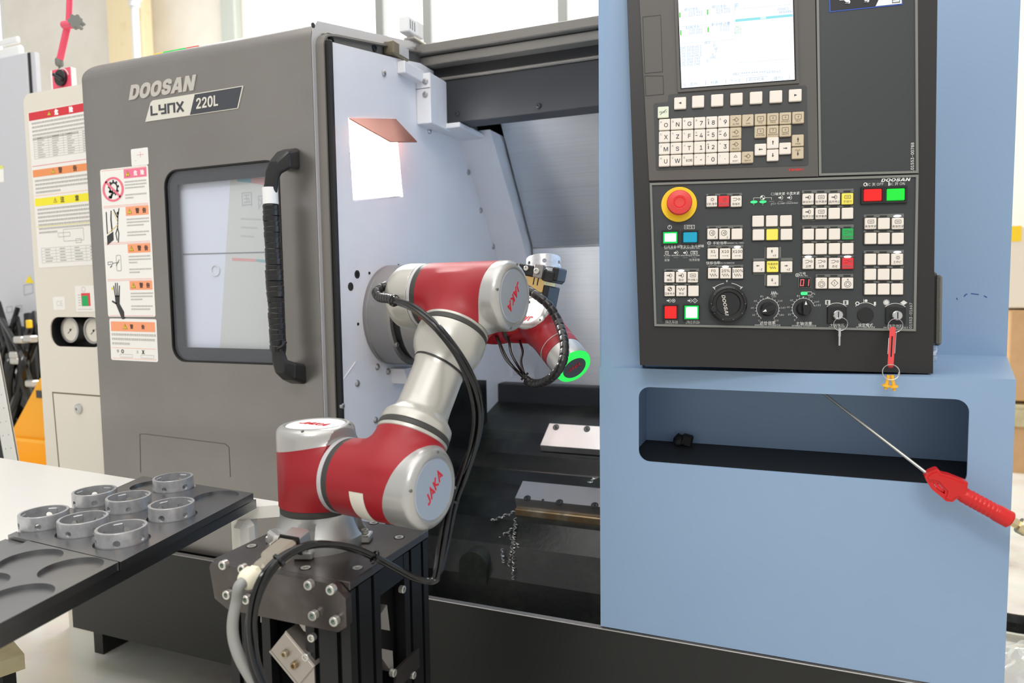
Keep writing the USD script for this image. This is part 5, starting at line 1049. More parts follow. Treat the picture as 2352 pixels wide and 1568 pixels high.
obj('post', profile(-0.668, -0.588, -0.436, -0.356, 0.0, 0.719), 'profile_black', SD); obj('post', profile(-0.815, -0.735, -0.436, -0.356, 0.0, 0.719), 'profile_black', SD)
def beam(p0, p1, a): return box(min(p0[0], p1[0]), max(p0[0], p1[0]), min(p0[1], p1[1]), max(p0[1], p1[1]), p0[2] - a, p0[2])
for nm, (b0, b1) in (('rail', ((-0.735, -0.585, 0.719), (-0.668, -0.54, 0))), ('rail', ((-0.628, -0.508, 0.719), (-0.589, -0.436, 0))), ('rail', ((-0.628, -0.508, 0.52), (-0.589, -0.436, 0))), ('rail', ((-0.735, -0.43, 0.52), (-0.668, -0.38, 0))), ('rail', ((-0.735, -0.43, 0.719), (-0.668, -0.36, 0)))):
    obj(nm, beam(b0, b1, 0.04), 'profile_black', SD)
def gusset(f, pts, w0, w1): return plate(f, Polygon(pts), w0, w1)
FSf = Fr((0, -0.588, 0), X, Z); FSr = Fr((-0.589, 0, 0), Y, Z)
for P_ in (((609, 1390), (643, 1399), (617, 1424), (609, 1422)), ((685, 1408), (716, 1413), (717, 1447), (707, 1441))):
    obj('corner_bracket', plate(FSf, FSf.poly(P_, -0.012), -0.03, -0.002), 'bracket_grey', SD)
for P_ in (((853, 1415), (874, 1386), (881, 1445), (852, 1440)), ((857, 1485), (887, 1491), (890, 1541), (885, 1540), (859, 1503))):
    obj('corner_bracket', plate(FSr, FSr.poly(P_, -0.015), -0.03, -0.003), 'bracket_grey', SD)
q = at((670, 1512), y=-0.594); fr_ = Fr(q, nz((0.72, 0.0, -0.62)), nz((0.62, 0, 0.72)))
kb = obj('corner_bracket', [fbox(fr_, -0.034, 0.034, -0.022, 0.022, -0.004, 0.0, 0.001), fbox(fr_, -0.034, 0.034, -0.026, -0.022, -0.03, 0.0), fbox(fr_, -0.034, 0.034, 0.022, 0.026, -0.03, 0.0)], 'bracket_grey', SD)
for d in (-0.012, 0.010): obj('bolt', hexhead(fr_.P(d, -0.002, 0.0), fr_.w, 0.0058, 0.006), 'rail_brown', kb)
obj('corner_bracket', plate(FSf, FSf.poly(((692, 1568), (700, 1552), (733, 1519), (736, 1600), (690, 1600)), -0.01), -0.03, 0.002), 'bracket_grey', SD)
for p, f in (((716, 1464), FSf), ((703, 1508), FSf), ((925, 1353), FSr), ((904, 1545), FSr), ((949, 1550), FSr)):
    uv = f.px(*p, 0.004); obj('bolt', hexhead(f.P(*uv, -0.001), f.w, 0.0062, 0.008), 'zinc', SD)
uv = FSr.px(930, 1540); obj('joint_plate', fbox(FSr, uv[0] - 0.035, uv[0] + 0.04, uv[1] - 0.014, uv[1] + 0.02, 0.0, 0.005), 'stand_plate', SD)

# ------------------------------------------------------------------ the robot arm
RA = np.radians(-8); ax = np.array([math.cos(RA), math.sin(RA), 0.0]); an_ = np.array([-math.sin(RA), math.cos(RA), 0.0])
P2 = np.array([-0.573, -0.483, 0.853]); P3 = np.array([-0.543, -0.268, 1.140]); UU = nz(P3 - P2)
J1 = P2 - 0.165 * ax
RB = thing('industrial_robot', 'red and silver jointed robot arm reaching into the lathe', 'robot', (J1[0], J1[1], PZ))
def housing(R, Rs, z0, z1, stub, rnd_=0.013, k=0.022, stub0=0.0, edge=0.0045):
    """a T of two cylinders melted into one another: along z from z0 to z1 (rounded at z1), stub along x"""
    zc, hz = (z0 - 0.03 + z1) / 2, (z1 - z0 + 0.03) / 2; xc, hx = (stub + 0.02) / 2, (stub + 0.02) / 2
    sq = math.sqrt
    def f(x, y, z):
        q = sq(x * x + y * y) - R + rnd_; w = abs(z - zc) - hz + rnd_
        d1 = min(max(q, w), 0.0) + sq(max(q, 0.0) ** 2 + max(w, 0.0) ** 2) - rnd_
        q = sq(z * z + y * y) - Rs; w = abs(x - xc) - hx
        d2 = min(max(q, w), 0.0) + sq(max(q, 0.0) ** 2 + max(w, 0.0) ** 2)
        h = max(k - abs(d1 - d2), 0.0) / k
        return h * h * k * 0.25 - min(d1, d2)
    e = 0.012
    m = Manifold.level_set(f, [-R - e, -max(R, Rs) - e, min(z0 - 0.03, -Rs) - e, max(R, stub + 0.02) + e, max(R, Rs) + e, z1 + e], edge)
    return m.trim_by_plane([0, 0, 1], z0).trim_by_plane([-1, 0, 0], -stub)
def place(m, o, zax, xax):
    z = nz(zax); x = nz(xax - (np.asarray(xax) @ z) * z); y = np.cross(z, x)
    return m.transform(np.array([[x[0], y[0], z[0], o[0]], [x[1], y[1], z[1], o[1]], [x[2], y[2], z[2], o[2]]]))
def lat(prof, n=56): return toM(lathe(prof, (0, 0, 0), Z, n))
def joint(name, o, zax, xax, R, Rs, z0, z1, stub, cut, slope, parent, disc_m='cap_disc', **kw):
    """a red joint housing with its silver cap; the seam is a plane z = cut + slope x"""
    m = housing(R, Rs, z0, z1, stub, **kw); n = nz((-slope, 0, 1))
    cap, body = m.split_by_plane([*n], float(cut * n[2]))
    rd = R * 0.76
    cap = cap - lat([(rd + 0.0022, z1 - 0.0025), (rd + 0.0022, z1 + 0.01)]) 
    b = obj(name, place(body, o, zax, xax), 'robot_red', parent, smooth=50)
    cp = obj('joint_cap', place(cap, o, zax, xax), 'cap_silver', parent, smooth=50)
    z = nz(zax); obj('cap_disc', lathe([(rd, -0.003), (rd, -0.0022), (rd - 0.0018, -0.0009), (0, -0.0009)], o + z * z1, z, 56), disc_m, cp)
    u = nz(xax - (np.asarray(xax) @ z) * z); v = np.cross(z, u)
    for k_ in range(4):
        a = math.radians(25 + 90 * k_); d = math.cos(a) * u + math.sin(a) * v; obj('cap_screw', cyl(o + z * (z1 - 0.006) + d * R * 0.9, o + z * (z1 - 0.0006) + d * R * 0.9, 0.0024, n=12), 'slot_grey', cp)
    return b, cp
def jaka(o, z, z1, cp, p0, p1, h, wt=750):
    f = Fr(o + nz(z) * (z1 - 0.0009), basis(z)[0], basis(z)[1])
    a, b = f.px(*p0), f.px(*p1); d = b - a; Ln = np.linalg.norm(d); d /= Ln; n = np.array([-d[1], d[0]])
    st = lambda P: LineString(P).buffer(0.085, cap_style='flat', join_style='mitre')
    A_ = lambda x: [st([(x, 0), (x + 0.36, 0.96), (x + 0.72, 0)]), st([(x + 0.34, 0.28), (x + 0.58, 0.28)])]
    g = union_all([st([(0.0, 0.22), (0.06, 0.09), (0.30, 0.09), (0.42, 0.2), (0.42, 1)])] + A_(0.72) + [st([(1.72, 0), (1.72, 1)]), st([(2.28, 1), (1.80, 0.52), (2.34, 0)])] + A_(2.56))
    sx = Ln / 3.5
    return obj('lettering', plate(f, affinity.affine_transform(g, [d[0] * sx, n[0] * h + d[0] * sx * 0.28, d[1] * sx, n[1] * h + d[1] * sx * 0.28, *a]), 0.0, 0.0008), 'logo_red', cp, smooth=False)
# base: cast flange with lugs, black band
bo = np.array([J1[0], J1[1], PZ])
base = lat([(0.077, 0.0), (0.077, 0.016), (0.073, 0.021), (0.066, 0.038), (0.0625, 0.05), (0.0625, 0.056)], 72)
for k_ in range(4):
    a = math.radians(20 + 90 * k_); base = base - toM(box(0.062, 0.1, -0.014, 0.014, 0.012, 0.06)).rotate([0, 0, math.degrees(a)])
    base = base + toM(box(0.05, 0.088, -0.015, 0.015, 0.0, 0.012, 0.002)).rotate([0, 0, math.degrees(a)])
base = base + toM(box(-0.082, -0.03, -0.022, 0.022, 0.0, 0.032, 0.004)).rotate([0, 0, 62])
bm = obj('base', base.translate([*bo]), 'alu_cast', RB, smooth=35, label='cast silver base flange')
for k_ in range(4):
    a = math.radians(20 + 90 * k_); obj('base_bolt', hexhead(bo + (0.077 * math.cos(a), 0.077 * math.sin(a), 0.012), Z, 0.006, 0.007), 'zinc', bm)
obj('base_band', lathe([(0.0615, 0.055), (0.0625, 0.057), (0.0625, 0.066), (0.0615, 0.068)], bo, Z, 64), 'band_black', RB)
# joint 1: upright; joint 2: sideways; upper arm; joint 3; forearm
J1o = np.array([J1[0], J1[1], P2[2]])
b1, c1 = joint('shoulder_housing', J1o, Z, ax, 0.064, 0.060, PZ + 0.068 - P2[2], 0.080, 0.0595, 0.045, 0.17, RB, 'frame_white')
jaka(J1o, Z, 0.080, c1, (687, 972), (747, 978), 0.014)
def band(o, z, s0, s1, r, m, nm, parent=RB): return obj(nm, lathe([(r - 0.001, s0), (r, s0 + 0.001), (r, s1 - 0.001), (r - 0.001, s1)], o, z, 64), m, parent)
band(P2, ax, -0.1055, -0.097, 0.0615, 'flange_light', 'joint_ring'); band(P2, ax, -0.097, -0.084, 0.0605, 'band_black', 'joint_band')
b2, c2 = joint('joint_housing', P2, ax, UU, 0.062, 0.0585, -0.084, 0.078, 0.0735, 0.043, 0.34, RB)
jaka(P2, ax, 0.078, c2, (985, 1161), (1018, 1088), 0.0145)
# paper label on the joint 2 housing, bent round it
lab = []
for t0 in np.linspace(-1.25, -0.35, 10):
    lab.append(t0)
def lpt(th, s): # angle th from straight towards the camera, downwards
    d = -an_ * math.cos(th) + Z * math.sin(th); return P2 + ax * s + d * 0.0628
V, F = [], []
for i, th in enumerate(np.linspace(-0.03, -1.30, 12)):
    V += [lpt(th, -0.036), lpt(th, -0.0085)]
for i in range(11): F += [(2 * i, 2 * i + 1, 2 * i + 3), (2 * i, 2 * i + 3, 2 * i + 2)]
Vb = [v - nz(v - P2 - ax * ((v - P2) @ ax)) * 0.0007 for v in V]; nV = len(V)
F += [(c + nV, b + nV, a + nV) for a, b, c in F]
lb = obj('paper_label', trimesh.Trimesh(np.array(V + Vb), np.array(F), process=False), 'cream_paint', b2, label='small worn white paper label')
tb, ta = 0.083, 0.0735
ring_l = [(0.0585, ta), (0.0595, ta + 0.001), (0.0595, ta + 0.006), (0.0585, ta + 0.0065)]
obj('joint_ring', lathe(ring_l, P2, UU, 64), 'arm_silver', RB); band(P2, UU, 0.0795, 0.0885, 0.0602, 'band_black', 'joint_band')
LT = 0.36
prof_ = [(0.0570, 0.0885), (0.0592, 0.090), (0.0592, 0.099), (0.0575, 0.106), (0.051, 0.113), (0.0462, 0.119), (0.0445, 0.127), (0.0438, 0.14), (0.0438, 0.195), (0.0445, 0.206), (0.047, 0.217), (0.0515, 0.226), (0.0565, 0.234), (0.0600, 0.244), (0.0618, 0.256), (0.0618, 0.270), (0.061, 0.2745), (0.058, 0.2755)]
obj('upper_arm', lathe(prof_, P2, UU, 72), 'arm_silver', RB, smooth=40, label='silver upper arm tube with flared ends')
band(P2, UU, 0.2755, 0.2845, 0.0605, 'band_black', 'joint_band'); obj('joint_ring', lathe([(0.059, 0.2845), (0.0605, 0.2855), (0.0605, 0.2895), (0.059, 0.2900)], P2, UU, 64), 'arm_silver', RB)
b3, c3 = joint('joint_housing', P3, ax, -UU, 0.062, 0.0595, -0.074, 0.097, 0.070, 0.067, -0.12, RB)
jaka(P3, ax, 0.097, c3, (1189, 646), (1164, 706), 0.0135)
band(P3, ax, -0.0865, -0.074, 0.0605, 'band_black', 'joint_band'); band(P3, ax, -0.093, -0.0865, 0.0615, 'flange_light', 'joint_ring')
ph = math.radians(12.4); W_ = an_ * math.cos(ph) - Z * math.sin(ph); F0 = P3 - 0.125 * ax; F1 = F0 + 0.3035 * W_
def elbow():
    def f(x, y, z):   # z along -axis from the ring, x along the forearm
        R, rr, z1 = 0.0615, 0.042, 0.072
        q = math.sqrt(x * x + y * y) - R + rr; w = abs(z - (z1 - 0.05) / 2) - (z1 + 0.05) / 2 + rr
        d1 = min(max(q, w), 0.0) + math.sqrt(max(q, 0.0) ** 2 + max(w, 0.0) ** 2) - rr
        q = math.sqrt((z - 0.032) ** 2 + y * y) - 0.037; w = abs(x - 0.09) - 0.09
        d2 = min(max(q, w), 0.0) + math.sqrt(max(q, 0.0) ** 2 + max(w, 0.0) ** 2); k = 0.04
        h = max(k - abs(d1 - d2), 0.0) / k; return h * h * k * 0.25 - min(d1, d2)
    return Manifold.level_set(f, [-0.08, -0.08, -0.06, 0.2, 0.08, 0.09], 0.005).trim_by_plane([0, 0, 1], 0.0)
eb = obj('forearm', place(elbow(), P3 - 0.093 * ax, -ax, W_), 'arm_silver', RB, smooth=50, label='silver forearm with a domed elbow')
obj('forearm_tube', cyl(F0 + W_ * 0.15, F0 + W_ * 0.275, 0.037, n=48), 'arm_silver', eb)
# wrist
Q = F1 + 0.115 * ax
obj('wrist_elbow', place(housing(0.043, 0.040, -0.045, 0.040, 0.05, edge=0.004), F1, ax, -W_), 'robot_red', RB, smooth=50)
band(F1, ax, 0.0425, 0.052, 0.0425, 'band_black', 'joint_band'); band(F1, ax, 0.052, 0.056, 0.0425, 'robot_red', 'joint_ring')
psi = math.radians(36); cc = -an_ * math.cos(psi) + Z * math.sin(psi)
ee = np.cross(ax, cc); ee = ee if ee[2] < 0 else -ee
GG = nz(ax * 0.76 + ee * 0.72)
wm = housing(0.043, 0.042, -0.043, 0.056, 0.084, edge=0.004)
wm2 = place(wm, Q, cc, GG) + toM(cyl(Q - ax * 0.06, Q, 0.0425, n=48))
ncap = nz(cc + 0.25 * GG * -1)
cp_ = wm2.trim_by_plane([*cc], float(cc @ (Q + cc * 0.030))) ^ toM(cyl(Q, Q + cc * 0.08, 0.0432, n=96)); bd_ = wm2 - cp_
rd = 0.0325
cp_ = cp_ - toM(lathe([(rd + 0.0015, -0.002), (rd + 0.0015, 0.01)], Q + cc * 0.056, cc, 48))
w1 = obj('wrist_housing', bd_, 'robot_red', RB, smooth=50); w2 = obj('joint_cap', cp_, 'cap_silver', RB, smooth=50)
obj('cap_disc', lathe([(rd, -0.003), (rd, -0.0018), (rd - 0.0015, -0.0008), (0, -0.0008)], Q + cc * 0.056, cc, 48), 'frame_white', w2)
jaka(Q, cc, 0.0562, w2, (1224, 727), (1186, 722), 0.0115)
for k_ in range(4):
    a = math.radians(52 + 90 * k_); u_, v_, _ = basis(cc); d = math.cos(a) * u_ + math.sin(a) * v_; obj('cap_screw', cyl(Q + cc * 0.050 + d * 0.0385, Q + cc * 0.0556 + d * 0.0385, 0.002, n=12), 'slot_grey', w2)
obj('wrist_seam', lathe([(0.0418, 0.0835), (0.0424, 0.0840), (0.0424, 0.0848), (0.0418, 0.0852)], Q, GG, 56), 'flange_light', w1)
tf = obj('tool_flange', lathe([(0.0412, 0.0850), (0.0415, 0.0865), (0.0415, 0.1060)], Q, GG, 56), 'robot_red', RB)
obj('end_sleeve', lathe([(0.0405, 0.1060), (0.041, 0.1070), (0.041, 0.1420), (0.0385, 0.1480)], Q, GG, 56), 'cap_silver', tf)
obj('light_ring', lathe([(0.0405, 0.1422), (0.0388, 0.1492), (0.0350, 0.1525), (0.0270, 0.1530), (0.0262, 0.1515)], Q, GG, 56), 'ring_green', tf, label='ring of green light')
obj('end_disc', lathe([(0.0262, 0.1480), (0.0262, 0.1518), (0.025, 0.1525)], Q, GG, 48), 'logo_dark', tf)
fE = Fr(Q + GG * 0.1525, basis(GG)[0], basis(GG)[1]); 
jaka(Q, GG, 0.1536, tf, *[tuple(CXY(Q + GG * 0.1525 + d * 0.015 * nz(basis(GG)[0] * 0.8 + basis(GG)[1] * 0.6))) for d in (-1, 1)], 0.008)

# ------------------------------------------------------------------ turned rings: prototype, those in the tray and the one in the gripper
def make_ring():
    m = lat([(0.0385, 0.0), (0.0385, 0.029), (0.0378, 0.030)], 72) - lat([(0.0338, -0.01), (0.0338, 0.05)], 72)
    for k_ in range(4):
        bx = toM(box(0.0305, 0.036, -0.0075, 0.0075, 0.002, 0.026, 0.001)) - toM(cyl((0, 0, -1), (0, 0, 1), 0.031, n=64)) * 1 if False else toM(box(0.0315, 0.036, -0.0075, 0.0075, 0.002, 0.026, 0.001))
        m = m + bx.rotate([0, 0, 90 * k_ + 20])
    for k_, a in enumerate((0, 62, 121, 180, 240, 300)):
        m = m - toM(cyl((0.025, 0, 0.0135), (0.05, 0, 0.0135), 0.0048 if k_ % 2 else 0.0056, n=20)).rotate([0, 0, a])
    return m
TZ = 0.750; TP = TZ - 0.006
Fz = Fr((0, 0, TZ), X, Y)
ring_px = [((103, 1212), 'far left, nearest the table edge', 12), ((219, 1160), '', 70), ((297, 1174), '', 128), ((193, 1227), '', 215), ((281, 1250), '', 298), ((396, 1192), '', 40), ((399, 1127), '', 340)]
labels = ['turned aluminium ring at the left end of the back tray, nearest the joint', 'turned aluminium ring behind two others on the tray, farthest from the camera on the left', 'turned aluminium ring in the middle of the seven on the black tray', 'turned aluminium ring in the front row, between the leftmost ring and the frontmost one', 'frontmost turned aluminium ring, at the near corner of the back tray', 'turned aluminium ring near the front edge beside the empty right pocket', 'turned aluminium ring at the far right of the tray, beside the table edge']
RG = 'turned aluminium rings in the tray pockets'
spots = [at(p, z=TP) for p, _, _ in ring_px]
rproto = thing('aluminium_ring', labels[0], 'ring', spots[0], RG)
mm = _tm(make_ring()); mm.apply_transform(trimesh.transformations.rotation_matrix(math.radians(ring_px[0][2]), Z)); mm.apply_translation(spots[0])
obj('ring', mm, 'alu_ring', rproto, smooth=35)
for (p, _, rz), lb_, sp in list(zip(ring_px, labels, spots))[1:]: copy_of(rproto, 'aluminium_ring', lb_, 'ring', sp, RG, rz)
# gripper behind the elbow cap, holding a ring
G0 = at((1243, 640), d=1.53); gz = nz(np.array([0.20, 0.06, 1.0])); gf = Fr(G0, nz(np.cross(np.cross(gz, ax), gz)), np.cross(gz, nz(np.cross(np.cross(gz, ax), gz))))
gf = Fr(G0, nz(ax - (ax @ gz) * gz), gz)            # u right, v up, w towards the camera
GR = thing('gripper', 'small black and brass gripper behind the robot elbow holding a metal ring', 'gripper', G0)
obj('body', fbox(gf, -0.034, 0.022, -0.030, 0.002, -0.03, 0.026, 0.002), 'gold', GR, label='brass coloured gripper body')
obj('slot', [fbox(gf, -0.004, -0.0015, -0.016, 0.0, 0.0258, 0.0264), fbox(gf, 0.006, 0.0085, -0.016, 0.0, 0.0258, 0.0264)], 'black_metal', GR)
obj('side_block', fbox(gf, 0.022, 0.036, -0.060, -0.012, -0.03, 0.024, 0.002), 'black_metal', GR)
obj('jaw', fbox(gf, -0.044, -0.004, 0.002, 0.024, -0.03, 0.034, 0.002), 'black_metal', GR)
obj('jaw', fbox(gf, -0.004, 0.018, 0.000, 0.030, 0.020, 0.036, 0.002), 'steel_dark', GR)
obj('jaw', [fbox(gf, 0.014, 0.042, -0.004, 0.020, -0.03, 0.028, 0.003), fbox(gf, 0.034, 0.050, 0.000, 0.030, -0.02, 0.024, 0.003)], 'black_metal', GR)
obj('bolt', hexhead(gf.P(0.006, 0.014, 0.036), gf.w, 0.0065, 0.005), 'zinc', GR); obj('bolt', hexhead(gf.P(-0.022, 0.016, 0.034), gf.w, 0.0055, 0.004), 'zinc', GR)
for u_, v_ in ((-0.026, -0.038), (0.004, -0.046)): obj('air_fitting', cyl(gf.P(u_ - 0.012, v_ + 0.006, 0.02), gf.P(u_ + 0.012, v_ - 0.006, 0.026), 0.009, 0.0075, 20, 0.002), 'frame_white', GR)
obj('mount', [cyl(Q + Z * 0.02 - cc * 0.02, G0 - gz * 0.028, 0.026, n=32)], 'alu_cast', GR)
tl_ = math.degrees(math.atan2(gz[0], gz[2])); copy_of(rproto, 'aluminium_ring', 'turned metal ring held up in the gripper behind the robot elbow', 'ring', gf.P(0.0, 0.016, -0.006), 'turned ring held by the gripper', rot=(-4, tl_ + 4, 100))

# ------------------------------------------------------------------ hoses, cable and plug
def hose_bundle(pts, offs, r, n=8):
    P = np.array(pts); out = []
    for o in offs: out.append(tube(spline(P + np.array(o(P)) if callable(o) else P + o, n), r, 9))
    return out
def dpt(*l): return [at(p[:2], d=p[2]) if len(p) == 3 else at(p[:2], y=p[3]) for p in l]
main = dpt((905, 690, 1.205), (950, 707, 1.165), (1000, 748, 1.118), (1043, 800, 1.105), (1072, 850, 1.10), (1092, 905, 1.10), (1098, 960, 1.11), (1088, 1020, 1.12), (1064, 1090, 1.125), (1040, 1150, 1.12), (1020, 1240, 1.11), (1006, 1310, 1.09), (994, 1333, 1.085), (960, 1330, 1.08), (915, 1308, 1.075), (860, 1279, 1.055), (800, 1256, 1.035), (740, 1249, 1.015), (690, 1258, 0.995), (640, 1287, 0.975), (605, 1330, 0.958), (584, 1385, 0.952), (576, 1450, 0.952), (584, 1520, 0.952), (612, 1600, 0.95))
HB = thing('hose_bundle', 'bundle of glossy black air hoses strapped along the robot arm', 'hoses', main[15])
rs = random.Random(11)
wob = [np.array([rs.uniform(-0.004, 0.004) for _ in range(3)]) for _ in main]
for k_ in range(4):
    a = k_ * math.pi / 2
    pts = []
    for i, q_ in enumerate(main):
        tw = a + 0.35 * i; rr = 0.0052 if i not in (0, 3, 15) else 0.0044
        if 4 < i < 11: rr *= 1.3
        pts.append(q_ + rr * (math.cos(tw) * CM[0] + math.sin(tw) * nz(CM[1] * 0.6 + CM[2] * 0.8)))
    obj('hose', tube(spline(pts, 8), 0.0037, 10), 'hose_black', HB)
def tie(p, r, axis, nm='cable_tie', parent=HB):
    a = nz(axis); u_, v_, _ = basis(a)
    return obj(nm, [ring(p - a * 0.002, a, r - 0.0008, r + 0.0008, 0, 0.004, 24), fbox(Fr(p + u_ * r, u_, v_), -0.001, 0.007, -0.0025, 0.0025, -0.002, 0.002, 0.0005)], 'black_satin', parent)
for i in (0, 9, 15, 19): tie(main[i], 0.0098, main[min(i + 1, 24)] - main[i - 1] if i else main[1] - main[0])
# long tie round the upper arm
tc = P2 + UU * 0.212; obj('arm_strap', ring(tc - UU * 0.0015 * 1, nz(UU + 0.18 * ax), 0.0455, 0.0475, -0.0015, 0.0015, 56), 'black_satin', HB)
def spiral(pts, r, pitch, nm, parent, n=10):
    P = spline(pts, n); seg = np.r_[0, np.cumsum(np.linalg.norm(np.diff(P, axis=0), axis=1))]; L_ = seg[-1]; N = int(L_ / pitch * 6)
    t = np.linspace(0, L_, N); Q_ = np.c_[[np.interp(t, seg, P[:, k]) for k in range(3)]].T
    rad = r * np.where(np.arange(N) % 6 == 0, 0.86, 1.0)
    return obj(nm, tube(Q_, r, 14, rad), 'black_plastic', parent, smooth=40, label='spiral wrapped hose')
spiral(dpt((912, 692, 1.200), (893, 686, 1.225), (873, 683, 1.26), (864, 672, 1.275), (874, 662, 1.285), (893, 655, 1.29)), 0.0085, 0.011, 'spiral_sleeve', HB)
WH = thing('wrist_hose', 'black spiral hose looping round the robot wrist with thin tubes hanging beside it', 'hose', at((1290, 790), d=1.42))
spiral(dpt((1205, 660, 1.46), (1235, 680, 1.43), (1262, 703, 1.42), (1283, 740, 1.41), (1296, 785, 1.37), (1293, 828, 1.345), (1276, 858, 1.35), (1250, 877, 1.385), (1225, 880, 1.43), (1208, 872, 1.44)), 0.0092, 0.016, 'spiral_sleeve', WH)
for P_ in (((1216, 877, 1.435), (1190, 855, 1.44), (1166, 825, 1.46), (1150, 792, 1.49), (1142, 770, 1.53)), ((1214, 876, 1.435), (1196, 850, 1.44), (1176, 815, 1.46), (1170, 788, 1.49), (1166, 770, 1.53)), ((1212, 872, 1.435), (1203, 855, 1.44), (1197, 830, 1.46), (1200, 805, 1.48), (1193, 780, 1.52)), ((1218, 878, 1.435), (1186, 850, 1.44), (1160, 822, 1.46), (1145, 785, 1.49), (1138, 770, 1.53))):
    obj('tube', tube(spline(dpt(*P_), 8), 0.0028, 8), 'hose_black', WH)
tie(at((1205, 864), d=1.435), 0.0095, at((1190, 850), d=1.435) - at((1218, 878), d=1.435), 'cable_tie', WH)
# connector plug with white gland and grey cable
pl0, pl1 = at((655, 1262), d=1.045), at((592, 1312), d=0.995)
PG = thing('cable_plug', 'beige grey cable plug with white gland and thick grey cable at the robot base', 'plug', pl0)
da = nz(pl1 - pl0); fpl = Fr(pl0, da, nz(Z - (Z @ da) * da)); Lp = np.linalg.norm(pl1 - pl0)
obj('hood', [fbox(fpl, -0.012, Lp * 0.62, -0.013, 0.014, -0.017, 0.017, 0.005), fbox(fpl, Lp * 0.5, Lp, -0.010, 0.011, -0.012, 0.012, 0.005)], 'plug_grey', PG)
obj('socket_box', fbox(fpl, -0.040, -0.012, -0.014, 0.015, -0.018, 0.018, 0.003), 'alu_cast', PG)
obj('gasket', fbox(fpl, -0.0145, -0.012, -0.015, 0.016, -0.019, 0.019, 0.001), 'black_rubber', PG)
obj('lever', [fbox(fpl, -0.022, 0.008, 0.004, 0.012, 0.019, 0.022, 0.001), cyl(fpl.P(-0.012, 0.008, 0.018), fpl.P(-0.012, 0.008, 0.027), 0.006, n=16)], 'zinc', PG)
gl = pl1 + da * 0.002
obj('gland', [lathe([(0.0125, 0), (0.0125, 0.007)], gl, da, 6), lathe([(0.012, 0.007), (0.0155, 0.009), (0.0155, 0.018), (0.013, 0.024), (0.0095, 0.027), (0.0085, 0.027)], gl, da, 24)], 'gland_white', PG, smooth=35, label='white plastic cable gland')
ce = gl + da * 0.022
obj('cable', tube(spline([ce, ce + da * 0.012] + dpt((544, 1378, 0.975), (535, 1425, 0.97), (537, 1468, 0.965), (553, 1515, 0.96), (585, 1570, 0.96), (620, 1630, 0.96)), 8), 0.0078, 14), 'grey_cable', PG)

# ------------------------------------------------------------------ table, trays, stool
def quadz(pts, z): return Polygon([at(p, z=z)[:2] for p in pts])
F0z = Fr((0, 0, 0), X, Y)
A0 = at((274, 1289), z=TZ)[:2]; dl = nz(at((0, 1431), z=TZ)[:2] - A0); dr = nz(at((582, 1132), z=TZ)[:2] - A0); db = nz(at((14, 1228), z=TZ)[:2] - A0)
wT = np.linalg.norm(at((16, 1228), z=TZ)[:2] - A0)
bt = quadz([(277, 1290), (581.5, 1132), (328, 1093), (18, 1228.5)], TZ)
ft = Polygon([A0 + dl * 0.002 , A0 + dl * 0.46, A0 + dl * 0.46 + db * wT, A0 + dl * 0.002 + db * wT])
pk_back = [sp[:2] for sp in spots] + [at(p, z=TP)[:2] for p in ((497, 1147), (350, 1121))]
pk_front = [at(p, z=TP)[:2] for p in ((72, 1292), (164, 1313), (42, 1379), (-2, 1254), (-60, 1352), (-150, 1420), (-90, 1300))]
def tray(name, label, poly, pks, loc):
    t = thing(name, label, 'tray', loc); hol = poly.difference(union_all([Point(*q).buffer(0.042, quad_segs=20) for q in pks]))
    obj('pocket_plate', plate(F0z, hol, TP, TZ), 'tray_black', t); obj('base_plate', plate(F0z, poly, TZ - 0.014, TP), 'tray_black', t); return t
cb_ = np.array(bt.centroid.coords[0]); tray('pocket_tray', 'black pocket tray carrying seven aluminium rings', bt, pk_back, (*cb_, TZ - 0.014))
cf_ = np.array(ft.centroid.coords[0]); tray('pocket_tray', 'shiny black pocket tray with empty round pockets in the foreground', ft, pk_front, (*cf_, TZ - 0.014))
r0, r1 = at((-260, 1604), z=0.728), at((588.5, 1152), z=0.728); rd_ = nz((r1 - r0)[:2]); rn_ = np.array([-rd_[1], rd_[0]]); rn_ = rn_ if rn_[0] < 0 else -rn_
cr = (r0 + r1)[:2] / 2
rr_ = thing('tray_rail', 'long black bar along the front under both pocket trays', 'bar', (*cr, 0.715))
obj('bar', plate(F0z, Polygon([r0[:2], r1[:2], r1[:2] + rn_ * 0.09, r0[:2] + rn_ * 0.09]), 0.715, 0.733), 'tray_black', rr_)
obj('spacer', plate(F0z, bt.union(ft.buffer(0.001)).buffer(-0.011), 0.7335, TZ - 0.014), 'ply', rr_)
tz_ = 0.714; fa, fb_ = at((-420, 985), z=tz_), at((330, 1103), z=tz_); fd = nz((fb_ - fa)[:2])
q0, q1 = r0[:2] + rn_ * 0.17, r1[:2] + rn_ * 0.05 - rd_ * 0.008
tpoly = Polygon([q0, q1, fb_[:2] + fd * 0.46, fa[:2]])
TB = thing('work_table', 'white topped work table under the black trays', 'table', (*np.array(tpoly.centroid.coords[0]), 0))
obj('tabletop', plate(F0z, tpoly.buffer(-0.004).buffer(0.004), tz_ - 0.025, tz_), 'table_white', TB)
lg = at((562, 1215), z=0.66)[:2]
obj('leg', [box(lg[0] - 0.02, lg[0] + 0.02, lg[1] - 0.02, lg[1] + 0.02, 0.0, tz_ - 0.025, 0.004)], 'table_white', TB)
lg2 = fb_[:2] + fd * 0.38 - np.array([0, 0.06]); obj('leg', box(lg2[0] - 0.02, lg2[0] + 0.02, lg2[1] - 0.02, lg2[1] + 0.02, 0.0, tz_ - 0.025, 0.012), 'table_white', TB)
lg3 = fa[:2] + np.array([0.3, -0.1]); obj('leg', box(lg3[0] - 0.02, lg3[0] + 0.02, lg3[1] - 0.02, lg3[1] + 0.02, 0.0, tz_ - 0.025, 0.012), 'table_white', TB)
